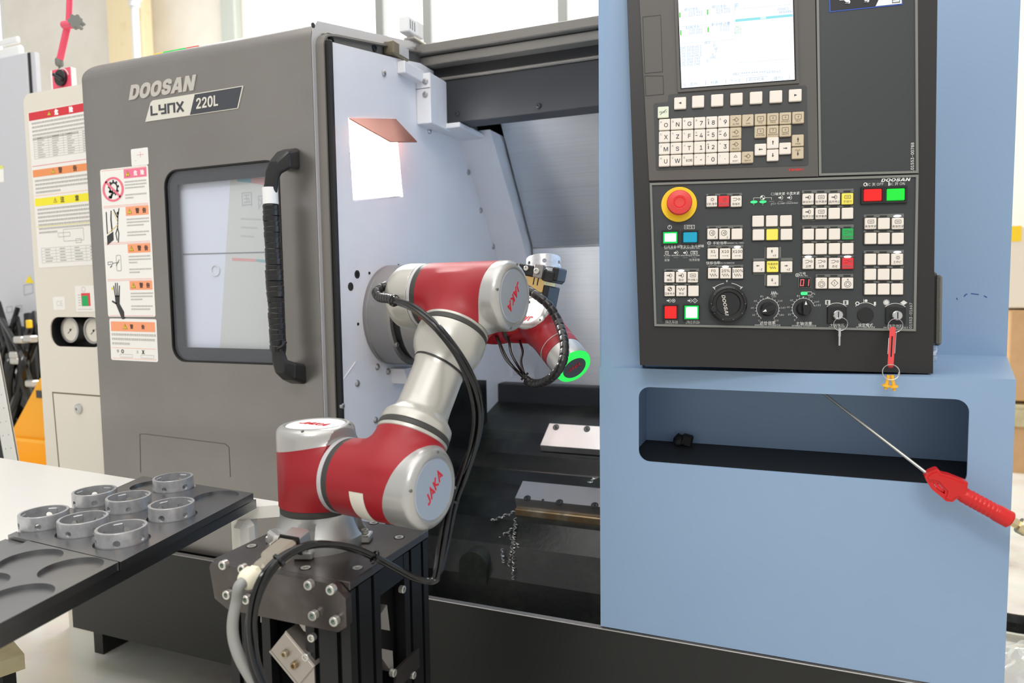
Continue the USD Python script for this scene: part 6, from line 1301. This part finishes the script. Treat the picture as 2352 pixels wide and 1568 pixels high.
sz_ = 0.46; sq_ = quadz([(56, 1501), (27, 1467), (-150, 1500), (-120, 1560)], sz_); sc_ = np.array(sq_.centroid.coords[0])
ST = thing('stool', 'low stool with a worn plywood seat and black leg at the lower left', 'stool', (*sc_, 0))
obj('seat', plate(F0z, sq_, sz_ - 0.03, sz_), 'ply', ST)
s_in = list(sq_.buffer(-0.028).exterior.coords)[:4]
for q_ in s_in: obj('leg', box(q_[0] - 0.014, q_[0] + 0.014, q_[1] - 0.014, q_[1] + 0.014, 0.0, sz_ - 0.03, 0.002), 'black_metal', ST)

# ------------------------------------------------------------------ air gun
AG = thing('air_gun', 'red air blow gun with long steel nozzle hooked in the blue cabinet slot', 'air gun', at((2200, 1130), y=-0.045))
n0, n1 = at((1884, 897), y=0.10), at((2128, 1086), y=-0.04)
obj('nozzle', cyl(n0, n1, 0.0028, n=14), 'zinc', AG)
FG = Fr((0, -0.045, 0), X, Z)
gp_ = FG.poly([(2121, 1090), (2132, 1080), (2142, 1076), (2150, 1073), (2156, 1077), (2158, 1083), (2180, 1088), (2205, 1098), (2221, 1104), (2219, 1116), (2224, 1130), (2235, 1137), (2228, 1148), (2212, 1143), (2196, 1140), (2185, 1149), (2170, 1147), (2158, 1136), (2138, 1120), (2128, 1105)])
gp_ = gp_.buffer(0.004).buffer(-0.007).buffer(0.003)
trg = FG.poly([(2138, 1100), (2152, 1104), (2170, 1124), (2168, 1133), (2150, 1122), (2142, 1110)])
gm = toM(plate(FG, gp_.difference(trg.buffer(-0.001)), -0.010, 0.010))
obj('body', gm, 'airgun_red', AG, smooth=30)
obj('body_rib', plate(FG, gp_.buffer(-0.0045).difference(trg.buffer(0.003)), -0.0125, 0.0125), 'airgun_red', AG)
obj('trigger', plate(FG, trg.buffer(-0.002), -0.005, 0.005), 'lens_red', AG)
h0, h1 = at((2198, 1128), y=-0.045), at((2322, 1195), y=-0.05); hd_ = nz(h1 - h0); HL = np.linalg.norm(h1 - h0)
pr_ = [(0.010, 0.0), (0.0135, 0.012)]
for k_ in range(9): zz = 0.018 + k_ * 0.0068; pr_ += [(0.0128, zz), (0.0136, zz + 0.0015), (0.0136, zz + 0.0048), (0.0128, zz + 0.0062)]
pr_ += [(0.0130, HL - 0.026), (0.0145, HL - 0.022), (0.0145, HL - 0.002), (0.0125, HL)]
obj('grip', lathe(pr_, h0, hd_, 32), 'airgun_red', AG, smooth=35)
obj('fitting', [cyl(h1 - hd_ * 0.001, h1 + hd_ * 0.012, 0.0085, n=6), lathe([(0.0125, 0.012), (0.0135, 0.014), (0.0135, 0.024), (0.0125, 0.025), (0.0125, 0.030), (0.0135, 0.031), (0.0135, 0.042), (0.0105, 0.046)], h1, hd_, 28)], 'brass', AG, label='brass hose coupling')
hz = h1 + hd_ * 0.045
obj('hose', tube(spline([hz, hz + hd_ * 0.05, hz + hd_ * 0.12 + (0.02, 0, -0.05), hz + hd_ * 0.16 + (0.04, 0.05, -0.3), hz + hd_ * 0.16 + (0.03, 0.2, -0.98)], 10), 0.006, 12), 'gloss_black', AG)

# ------------------------------------------------------------------ left background: cabinet with gauges, magnetic stand, neighbours
CYY = 0.16
FCB = Fr((0, CYY, 0), X, Z)
kx0, kz1 = FCB.px(54, 240)[0], FCB.px(120, 206)[1]
CB = thing('hydraulic_cabinet', 'narrow cream cabinet with warning stickers and pressure gauges left of the door', 'cabinet', (kx0 + 0.2, CYY + 0.2, 0))
cpo = rrect(kx0, 0.436, -1.91, kz1 + 0.001, 0.03)
slot = rrect(*FCB.px(118, 795), *FCB.px(232, 728), 0.04)
obj('body', [plate(FCB, cpo.difference(slot), -0.004, 0.0), plate(FCB, cpo.difference(cpo.buffer(-0.004)), -0.064, -0.004), plate(FCB, cpo, -0.36, -0.064)], 'cream_paint', CB, smooth=35)
obj('foot', box(kx0 + 0.02, -2.04, CYY + 0.03, CYY + 0.34, 0.0, 0.44), 'cream_paint', CB)
obj('gauge_recess', [plate(FCB, slot.buffer(0.004), -0.064, -0.060), plate(FCB, slot.buffer(0.004).difference(slot), -0.060, -0.0041)], 'black_metal', CB)
pr = Print(FCB, 0.0003); pr.line([tuple(FCB.px(*p)) for p in ((137, 1085), (121, 901), (240, 910))], 0.0045, (110, 98, 74)); pr.put('door_seam', CB, label='dark seam of the lower cabinet door')
uv = FCB.px(182, 938); lk = obj('lock', lathe([(0.017, 0), (0.0165, 0.006), (0.011, 0.010), (0.005, 0.010), (0.0045, 0.005)], FCB.P(*uv), -Y, 24), 'lock_chrome', CB)
for p in ((165, 757), (218, 759)):
    uv = FCB.px(*p, -0.03); r_ = 0.041; f = FCB.at(uv[0], uv[1], -0.03); o_ = f.P(0, 0)
    gg = obj('gauge', [lathe([(r_, -0.03), (r_, 0.0), (r_ + 0.002, 0.002), (r_ + 0.002, 0.008), (r_ - 0.004, 0.009), (r_ - 0.005, 0.004)], o_, -Y, 40)], 'steel', CB, label='round pressure gauge')
    obj('dial', lathe([(r_ - 0.005, 0.003), (r_ - 0.005, 0.0045)], o_, -Y, 40), 'cream_paint', gg)
    pr = Print(f.at(0, 0, 0.0046), 0.0003)
    for k_ in range(25):
        a = math.radians(225 - k_ * 11.25); pr.line([((r_ - 0.010) * math.cos(a), (r_ - 0.010) * math.sin(a)), ((r_ - 0.007 - 0.001 * (k_ % 4 == 0)) * math.cos(a), (r_ - 0.007) * math.sin(a))], 0.0008, (60, 60, 60))
    pr.add(Polygon([(-0.014, -0.011), (-0.0125, -0.013), (0.018, 0.011)]), (30, 30, 30), 1); pr.add(Point(0, 0).buffer(0.004), (30, 30, 30), 1); pr.put('needle', gg)
def sticker(pts, nm='warning_sticker', r=0.004):
    f, w, h = px_frame(FCB, *pts); pr = Print(f.at(0, 0, 0.0006), 0.00025); pr.slab(rrect(0, 0, w, h, r), (240, 236, 230), 0.0008); return f, w, h, pr
f, w, h, pr = sticker(((69, 258), (222, 230), (90, 615)))
bands = ((1.0, 0.945, (214, 44, 56), '危险', (255, 255, 255)), (0.635, 0.585, (240, 150, 90), '警告', (100, 60, 40)), (0.452, 0.398, (246, 232, 40), '注意', (110, 100, 30)))
for y1_, y0_, c_, tx, tc in bands:
    pr.add(sbox(0.004, h * y0_, w - 0.004, h * y1_ - 0.002), c_, 1); warn_tri(pr, w * 0.33, h * (y0_ + y1_) / 2, h * 0.018)
    for k_ in range(2): pr.text(tx[k_], 0.016, w * (0.44 + 0.22 * k_), h * (y0_ + y1_) / 2, tc, 2, res=24, bold=1)
para(pr, 0.016, h * 0.925, w * 0.85, 5, 0.0125, rs, (160, 158, 156)); para(pr, 0.012, h * 0.56, w * 0.9, 4, 0.0125, rs, (160, 158, 156)); para(pr, 0.014, h * 0.375, w * 0.82, 7, 0.0125, rs, (160, 158, 156))
for gx0, gx1, gy0, gy1, nr, nc in ((0.06, 0.97, 0.70, 0.835, 9, 4), (0.06, 0.97, 0.03, 0.125, 5, 4)):
    for i in range(nr + 1): yy = h * (gy0 + (gy1 - gy0) * i / nr); pr.line([(w * gx0, yy), (w * gx1, yy)], 0.0009, (170, 170, 168))
    for i in range(nc + 1): xx = w * (gx0 + (gx1 - gx0) * i / nc); pr.line([(xx, h * gy0), (xx, h * gy1)], 0.0009, (170, 170, 168))
    for i in range(nr):
        for j in range(nc): pr.add(sbox(w * (gx0 + (gx1 - gx0) * (j + 0.25) / nc), h * (gy0 + (gy1 - gy0) * (i + 0.35) / nr), w * (gx0 + (gx1 - gx0) * (j + rs.uniform(0.5, 0.8)) / nc), h * (gy0 + (gy1 - gy0) * (i + 0.65) / nr)), (168, 168, 166), 1)
for yy, c_ in ((0.655, (230, 120, 130)), (0.465, (246, 200, 170)), (0.265, (232, 222, 90))): pr.line([(0.004, h * yy), (w - 0.004, h * yy)], 0.0018, c_)
pr.add(sbox(w * 0.42, h * 0.16, w * 0.72, h * 0.235).exterior.buffer(0.0006), (150, 150, 150), 1); pr.add(sbox(w * 0.34, h * 0.19, w * 0.52, h * 0.215).exterior.buffer(0.0006), (150, 150, 150), 1); pr.add(sbox(w * 0.6, h * 0.145, w * 0.68, h * 0.17).exterior.buffer(0.0006), (150, 150, 150), 1)
pr.put('warning_sticker', CB, label='tall white warning sheet with red, orange and yellow headings')
f, w, h, pr = sticker(((170, 657), (232, 655), (176, 716)), 'pressure_chart')
x0_, x1_ = w * 0.25, w * 0.56; pr.add(sbox(w * 0.22, h * 0.22, w * 0.55, h * 0.72), (226, 70, 70), 1); pr.add(sbox(w * 0.24, h * 0.22, w * 0.47, h * 0.62), (10, 172, 92), 2)
for i in range(5): pr.line([(w * 0.10, h * (0.25 + 0.1 * i)), (w * 0.19, h * (0.25 + 0.1 * i))], 0.0015, (150, 150, 150))
pr.line([(w * 0.06, h * 0.10), (w * 0.6, h * 0.09)], 0.0012, (170, 170, 170)); pr.add(Point(w * 0.32, h * 0.86).buffer(0.008).exterior.buffer(0.0006), (170, 170, 170), 1)
pr.put('pressure_chart', CB, label='small white chart with a green and red bar')
f, w, h, pr = sticker(((121, 682), (148, 681), (124, 712)), 'certificate_sticker'); pr.text('CE', h * 0.4, w * 0.55, h * 0.5, (214, 210, 206), 1, wt=500); pr.put('mark_sticker', CB, label='small white square sticker with a faint mark')
# magnetic stand on the cabinet
MY = 0.24; FM = Fr((0, MY, 0), X, Z)
mb = [FM.px(*p) for p in ((118, 161), (163, 160), (165, 198), (123, 202))]; mw_ = 0.5 * (mb[1][0] - mb[0][0] + mb[2][0] - mb[3][0]); mc = np.mean(mb, axis=0)
MG = thing('magnetic_stand', 'pink red magnetic dial stand with black knob standing on the cream cabinet', 'magnetic stand', (mc[0], MY, kz1))
mz0 = kz1 + 0.0
mzt = mb[0][1]
obj('base', box(mc[0] - mw_ / 2 - 0.010, mc[0] + mw_ / 2 - 0.004, MY, MY + 0.022, mz0 + 0.010, mzt, 0.002), 'frame_white', MG)
obj('base_foot', box(mc[0] - mw_ / 2 - 0.004, mc[0] + mw_ / 2 - 0.03, MY + 0.002, MY + 0.020, mz0, mz0 + 0.011), 'black_metal', MG)
obj('face_plate', plate(FM, sbox(mc[0] - mw_ / 2 + 0.003, mz0 + 0.014, mc[0] + mw_ / 2 - 0.001, mzt - 0.002), 0.0, 0.002), 'pink_red', MG)
kc_ = FM.px(144, 180); kn = obj('knob', cyl(FM.P(*kc_, 0.002), FM.P(*kc_, 0.012), 0.026, n=36, b=0.001), 'black_plastic', MG); fk = Fr(FM.P(*kc_), nz((0.86, 0, -0.5)), nz((0.5, 0, 0.86)))
obj('knob_bar', fbox(fk, -0.023, 0.023, -0.0055, 0.0055, 0.011, 0.022, 0.002), 'black_plastic', kn)
obj('scale_arc', plate(FM, Point(*kc_).buffer(0.033).difference(Point(*kc_).buffer(0.0295)).intersection(sbox(kc_[0] - 1, kc_[1] + 0.008, kc_[0] + 1, kc_[1] + 1)), 0.002, 0.0024), 'frame_white', MG)
MQ = MY + 0.012
def mp(x, y): return at((x, y), y=MQ)
obj('pivot', [cyl(mp(137, 160), mp(137, 150), 0.004), lathe([(0.010, 0), (0.013, 0.006), (0.013, 0.020), (0.009, 0.027)], mp(137, 152), Z, 24)], 'knob_grey', MG)
obj('lower_rod', cyl(mp(138, 136), mp(155, 60), 0.0105, n=20), 'pink_red', MG); obj('upper_rod', cyl(mp(158, 60), mp(162, -60), 0.0095, n=20), 'pink_red', MG)
obj('joint', cyl(at((147, 58), y=MQ - 0.005), at((168, 55), y=MQ - 0.012), 0.0135, n=24, b=0.002), 'pink_red', MG)
kq = at((176, 51), y=MQ - 0.02); fkq = Fr(kq, nz((0.2, 0.6, 0)), Z)
lob = union_all([Point(0, 0).buffer(0.017)] + [Point(0.016 * math.cos(k_ * math.pi / 3), 0.016 * math.sin(k_ * math.pi / 3)).buffer(0.0065) for k_ in range(6)])
obj('star_knob', plate(Fr(kq, nz((0.75, 0.45, 0)), Z), lob, -0.012, 0.012), 'knob_grey', MG, smooth=40)
# neighbouring machine
NY = 1.0; FN = Fr((0, NY, 0), X, Z); nx = FN.px(63, 160)[0]; nzt = FN.px(40, 123)[1]
NM = thing('neighbour_machine', 'pale lavender grey machine panel at the far left edge', 'machine', (nx - 0.6, NY + 0.2, 0))
obj('panel', box(nx - 1.6, nx, NY, NY + 0.03, 0.95, nzt, 0.006), 'machine_lavender', NM); obj('edge_strip', box(nx, nx + 0.018, NY + 0.004, NY + 0.03, 0.95, nzt - 0.004), 'black_metal', NM); obj('side', box(nx + 0.018, nx + 0.05, NY + 0.008, NY + 0.03, 0.95, nzt - 0.004), 'machine_lavender', NM)
obj('lower_panel', box(nx - 1.6, nx + 0.12, NY + 0.12, NY + 0.5, 0.0, 0.95), 'black_metal', NM)
tq_ = FN.px(67, 640); pr = Print(FN.at(0, 0, 0.0), 0.0006)
pr.add(FN.poly([(58, 650), (67, 632), (79, 650)]), (248, 222, 30), 1); pr.put('warning_triangle', NM, label='yellow warning triangle')
for P_ in (((15, 705), (28, 703), (29, 716), (16, 718)), ((36, 703), (50, 701), (51, 714), (37, 716)), ((55, 655), (75, 652), (76, 672), (56, 678)), ((20, 735), (32, 733), (33, 744), (21, 746))):
    pr = Print(FN, 0.0006); pr.add(FN.poly(P_).exterior.buffer(0.0012), (150, 150, 156), 1); pr.put('square_mark', NM)
pr = Print(FN, 0.0006); pr.add(FN.poly([(-20, 384), (9, 384), (10, 418), (-20, 420)]), (252, 252, 246), 1); pr.add(FN.poly([(-20, 380), (8, 380), (8, 388), (-20, 388)]), (232, 236, 120), 2)
pr.put('paper_sticker', NM, label='white sticker with a yellow edge')
w0_ = at((-60, 104), y=NY + 0.1); w1_ = at((45, 122), y=NY + 0.1); wt_ = at((38, 82), y=NY + 0.1)
obj('top_box', box(w0_[0], w1_[0], NY + 0.1, NY + 0.13, nzt, at((40, 102), y=NY + 0.1)[2], 0.01), 'frame_white', NM); obj('top_rail', box(w0_[0], wt_[0], NY + 0.1, NY + 0.12, at((40, 102), y=NY + 0.1)[2] + 0.012, wt_[2], 0.006), 'frame_white', NM)
# dark cables and clutter below it
CL = thing('cable_clutter', 'tangle of dark cables and hoses above the yellow truck body', 'cables', at((50, 800), y=0.95)); rs = random.Random(21)
for k_ in range(16):
    a = (rs.uniform(-30, 110), rs.uniform(690, 760)); b = (rs.uniform(-30, 100), rs.uniform(900, 1020)); m_ = ((a[0] + b[0]) / 2 + rs.uniform(-40, 40), (a[1] + b[1]) / 2 + rs.uniform(-30, 40))
    obj('cable', tube(spline([at(a, y=0.92), at(m_, y=0.80 + rs.uniform(-0.04, 0.08)), at(b, y=0.90)], 10), rs.choice((0.012, 0.018, 0.024)), 8), rs.choice(('hose_black', 'black_rubber', 'black_plastic')), CL)
for p in ((70, 778), (48, 780), (38, 815), (40, 828), (75, 880)): q_ = at(p, y=0.78); obj('connector', box(q_[0] - 0.03, q_[0] + 0.03, q_[1] - 0.02, q_[1] + 0.02, q_[2] - 0.016, q_[2] + 0.016, 0.006), 'zinc', CL)
q_ = at((67, 744), y=0.85); obj('yellow_tag', box(q_[0] - 0.012, q_[0] + 0.012, q_[1] - 0.01, q_[1] + 0.01, q_[2] - 0.02, q_[2] + 0.02, 0.003), 'stop_yellow', CL)
# yellow pallet truck
TY = 0.62; FTK = Fr((0, TY, 0), X, Z)
YT = thing('pallet_truck', 'bright yellow truck body standing behind the white post at the left', 'truck', (*at((70, 1000), y=TY)[:2], 0))
tp_ = FTK.poly([(30, 985), (92, 868), (135, 868), (150, 1070), (36, 1050)])
obj('body', plate(FTK, tp_.buffer(0.01).buffer(-0.01), -0.25, 0.0), 'truck_yellow', YT); uv = FTK.px(92, 905); obj('badge', fbox(FTK, uv[0] - 0.02, uv[0] + 0.03, uv[1] - 0.016, uv[1] + 0.016, 0.0, 0.004), 'inset_dark', YT)
fz = at((35, 1052), y=TY)[2]
obj('fork', [box(at((0, 1050), y=TY)[0] - 0.1, at((150, 1050), y=TY)[0] + 0.1, TY - 0.34, TY, fz - 0.16, fz - 0.03, 0.01), box(at((34, 1010), y=TY)[0], at((150, 1010), y=TY)[0], TY - 0.03, TY, fz - 0.03, fz + 0.10, 0.01)], 'truck_yellow', YT)
obj('wheel', [cyl((at((90, 1050), y=TY)[0], TY - 0.2, 0.09), (at((90, 1050), y=TY)[0] + 0.07, TY - 0.2, 0.09), 0.09), box(at((60, 1050), y=TY)[0], at((120, 1050), y=TY)[0], TY - 0.25, TY - 0.05, 0.12, fz - 0.15)], 'black_rubber', YT)
# perforated white upright
p0_, p1_ = at((-30, 760), y=0.25), at((22, 1048), y=0.25); 
PU_ = thing('perforated_post', 'white perforated steel upright leaning at the left edge', 'post', (p1_[0], 0.25, 0))
dpv = nz(p1_ - p0_); pb_ = p1_ + dpv * (p1_[2] / -dpv[2]); fpp = Fr(pb_, nz(np.cross((0, 1, 0), -dpv)) , -dpv)
Lpp = np.linalg.norm(pb_ - p0_) + 0.3
pw = 0.034; holes = [Point(dx, yy).buffer(0.003, quad_segs=3) for yy in np.arange(0.05, Lpp - 0.02, 0.05) for dx in (-0.016, 0.016)]
obj('upright', [plate(fpp, sbox(-pw, 0, pw, Lpp).difference(union_all(holes)), -0.004, 0.0), plate(fpp, sbox(-pw, 0, -pw + 0.004, Lpp), -0.05, -0.004)], 'post_white', PU_); obj('inside', plate(fpp, sbox(-pw + 0.004, 0, pw, Lpp), -0.008, -0.005), 'inset_dark', PU_)

# ------------------------------------------------------------------ right background
BY = 3.6
def carton(name, label, p_tl, p_br, y0, depth, m, tape=None):
    a, b = at(p_tl, y=y0), at(p_br, y=y0); t = thing(name, label, 'box', ((a[0] + b[0]) / 2, y0 + depth / 2, b[2]))
    obj('box', box(a[0], b[0], y0, y0 + depth, b[2], a[2], 0.006), m, t)
    xm = (a[0] + b[0]) / 2; obj('flap_seam', box(a[0] + 0.002, b[0] - 0.002, y0 + depth * 0.49, y0 + depth * 0.51, a[2] - 0.0005, a[2] + 0.001), 'ply', t)
    if tape: obj('tape', box(*tape(a, b), y0 - 0.002, y0 + 0.05, a[2] - 0.09, a[2] + 0.002), 'stop_yellow', t)
    return t
carton('carton', 'brown cardboard carton standing on the pallet at the right edge', (2322, 712), (2520, 928), BY, 0.5, 'carton')
carton('carton', 'pale cardboard carton with yellow tape stacked above the brown one', (2319, 520), (2480, 706), BY, 0.45, 'carton_pale', lambda a, b: (a[0], a[0] + 0.06))
pa_ = at((2322, 928), y=BY); PT = thing('pallet', 'wooden pallet under the cardboard cartons', 'pallet', (pa_[0] + 0.4, BY + 0.3, 0))
for k_ in range(5): obj('plank', box(pa_[0] - 0.02, pa_[0] + 0.9, BY - 0.03 + k_ * 0.13, BY + 0.07 + k_ * 0.13, pa_[2] - 0.024, pa_[2] - 0.001, 0.003), 'ply', PT)
for x_ in (0.0, 0.4, 0.8): obj('bearer', box(pa_[0] - 0.02 + x_, pa_[0] + 0.08 + x_, BY - 0.03, BY + 0.59, max(pa_[2] - 0.13, 0), pa_[2] - 0.024), 'ply', PT)
obj('stack_base', box(pa_[0], pa_[0] + 0.85, BY, BY + 0.55, 0.0, max(pa_[2] - 0.13, 0.01)), 'carton', PT)
CH_ = thing('corrugated_hose', 'black corrugated hose lying on the floor right of the blue cabinet', 'hose', (0.75, 1.2, 0.04)); hp_ = spline([at((2290, 1424), z=0.045), at((2318, 1429), z=0.045), at((2350, 1434), z=0.045), at((2420, 1440), z=0.045)], 40)
obj('hose', tube(hp_, 0.03, 14, 0.03 * np.where(np.arange(len(hp_)) % 3 == 0, 0.86, 1.0)), 'black_plastic', CH_, smooth=20)
bp = at((2345, 1545), z=0.08); PB = thing('plastic_bag', 'crumpled clear plastic bag on the floor at the lower right corner', 'bag', (bp[0], bp[1], 0)); bm_ = trimesh.creation.icosphere(4, 0.10)
nn = meshkit.fbm(bm_.vertices * 16, 3, 3); bm_.vertices *= (0.7 + 0.65 * nn)[:, None] * np.array([1.0, 0.8, 0.95]); bm_.vertices[:, 2] = np.maximum(bm_.vertices[:, 2], -0.06); bm_.apply_translation((bp[0] + 0.03, bp[1], 0.061)); obj('bag', bm_, 'film', PB, smooth=15)
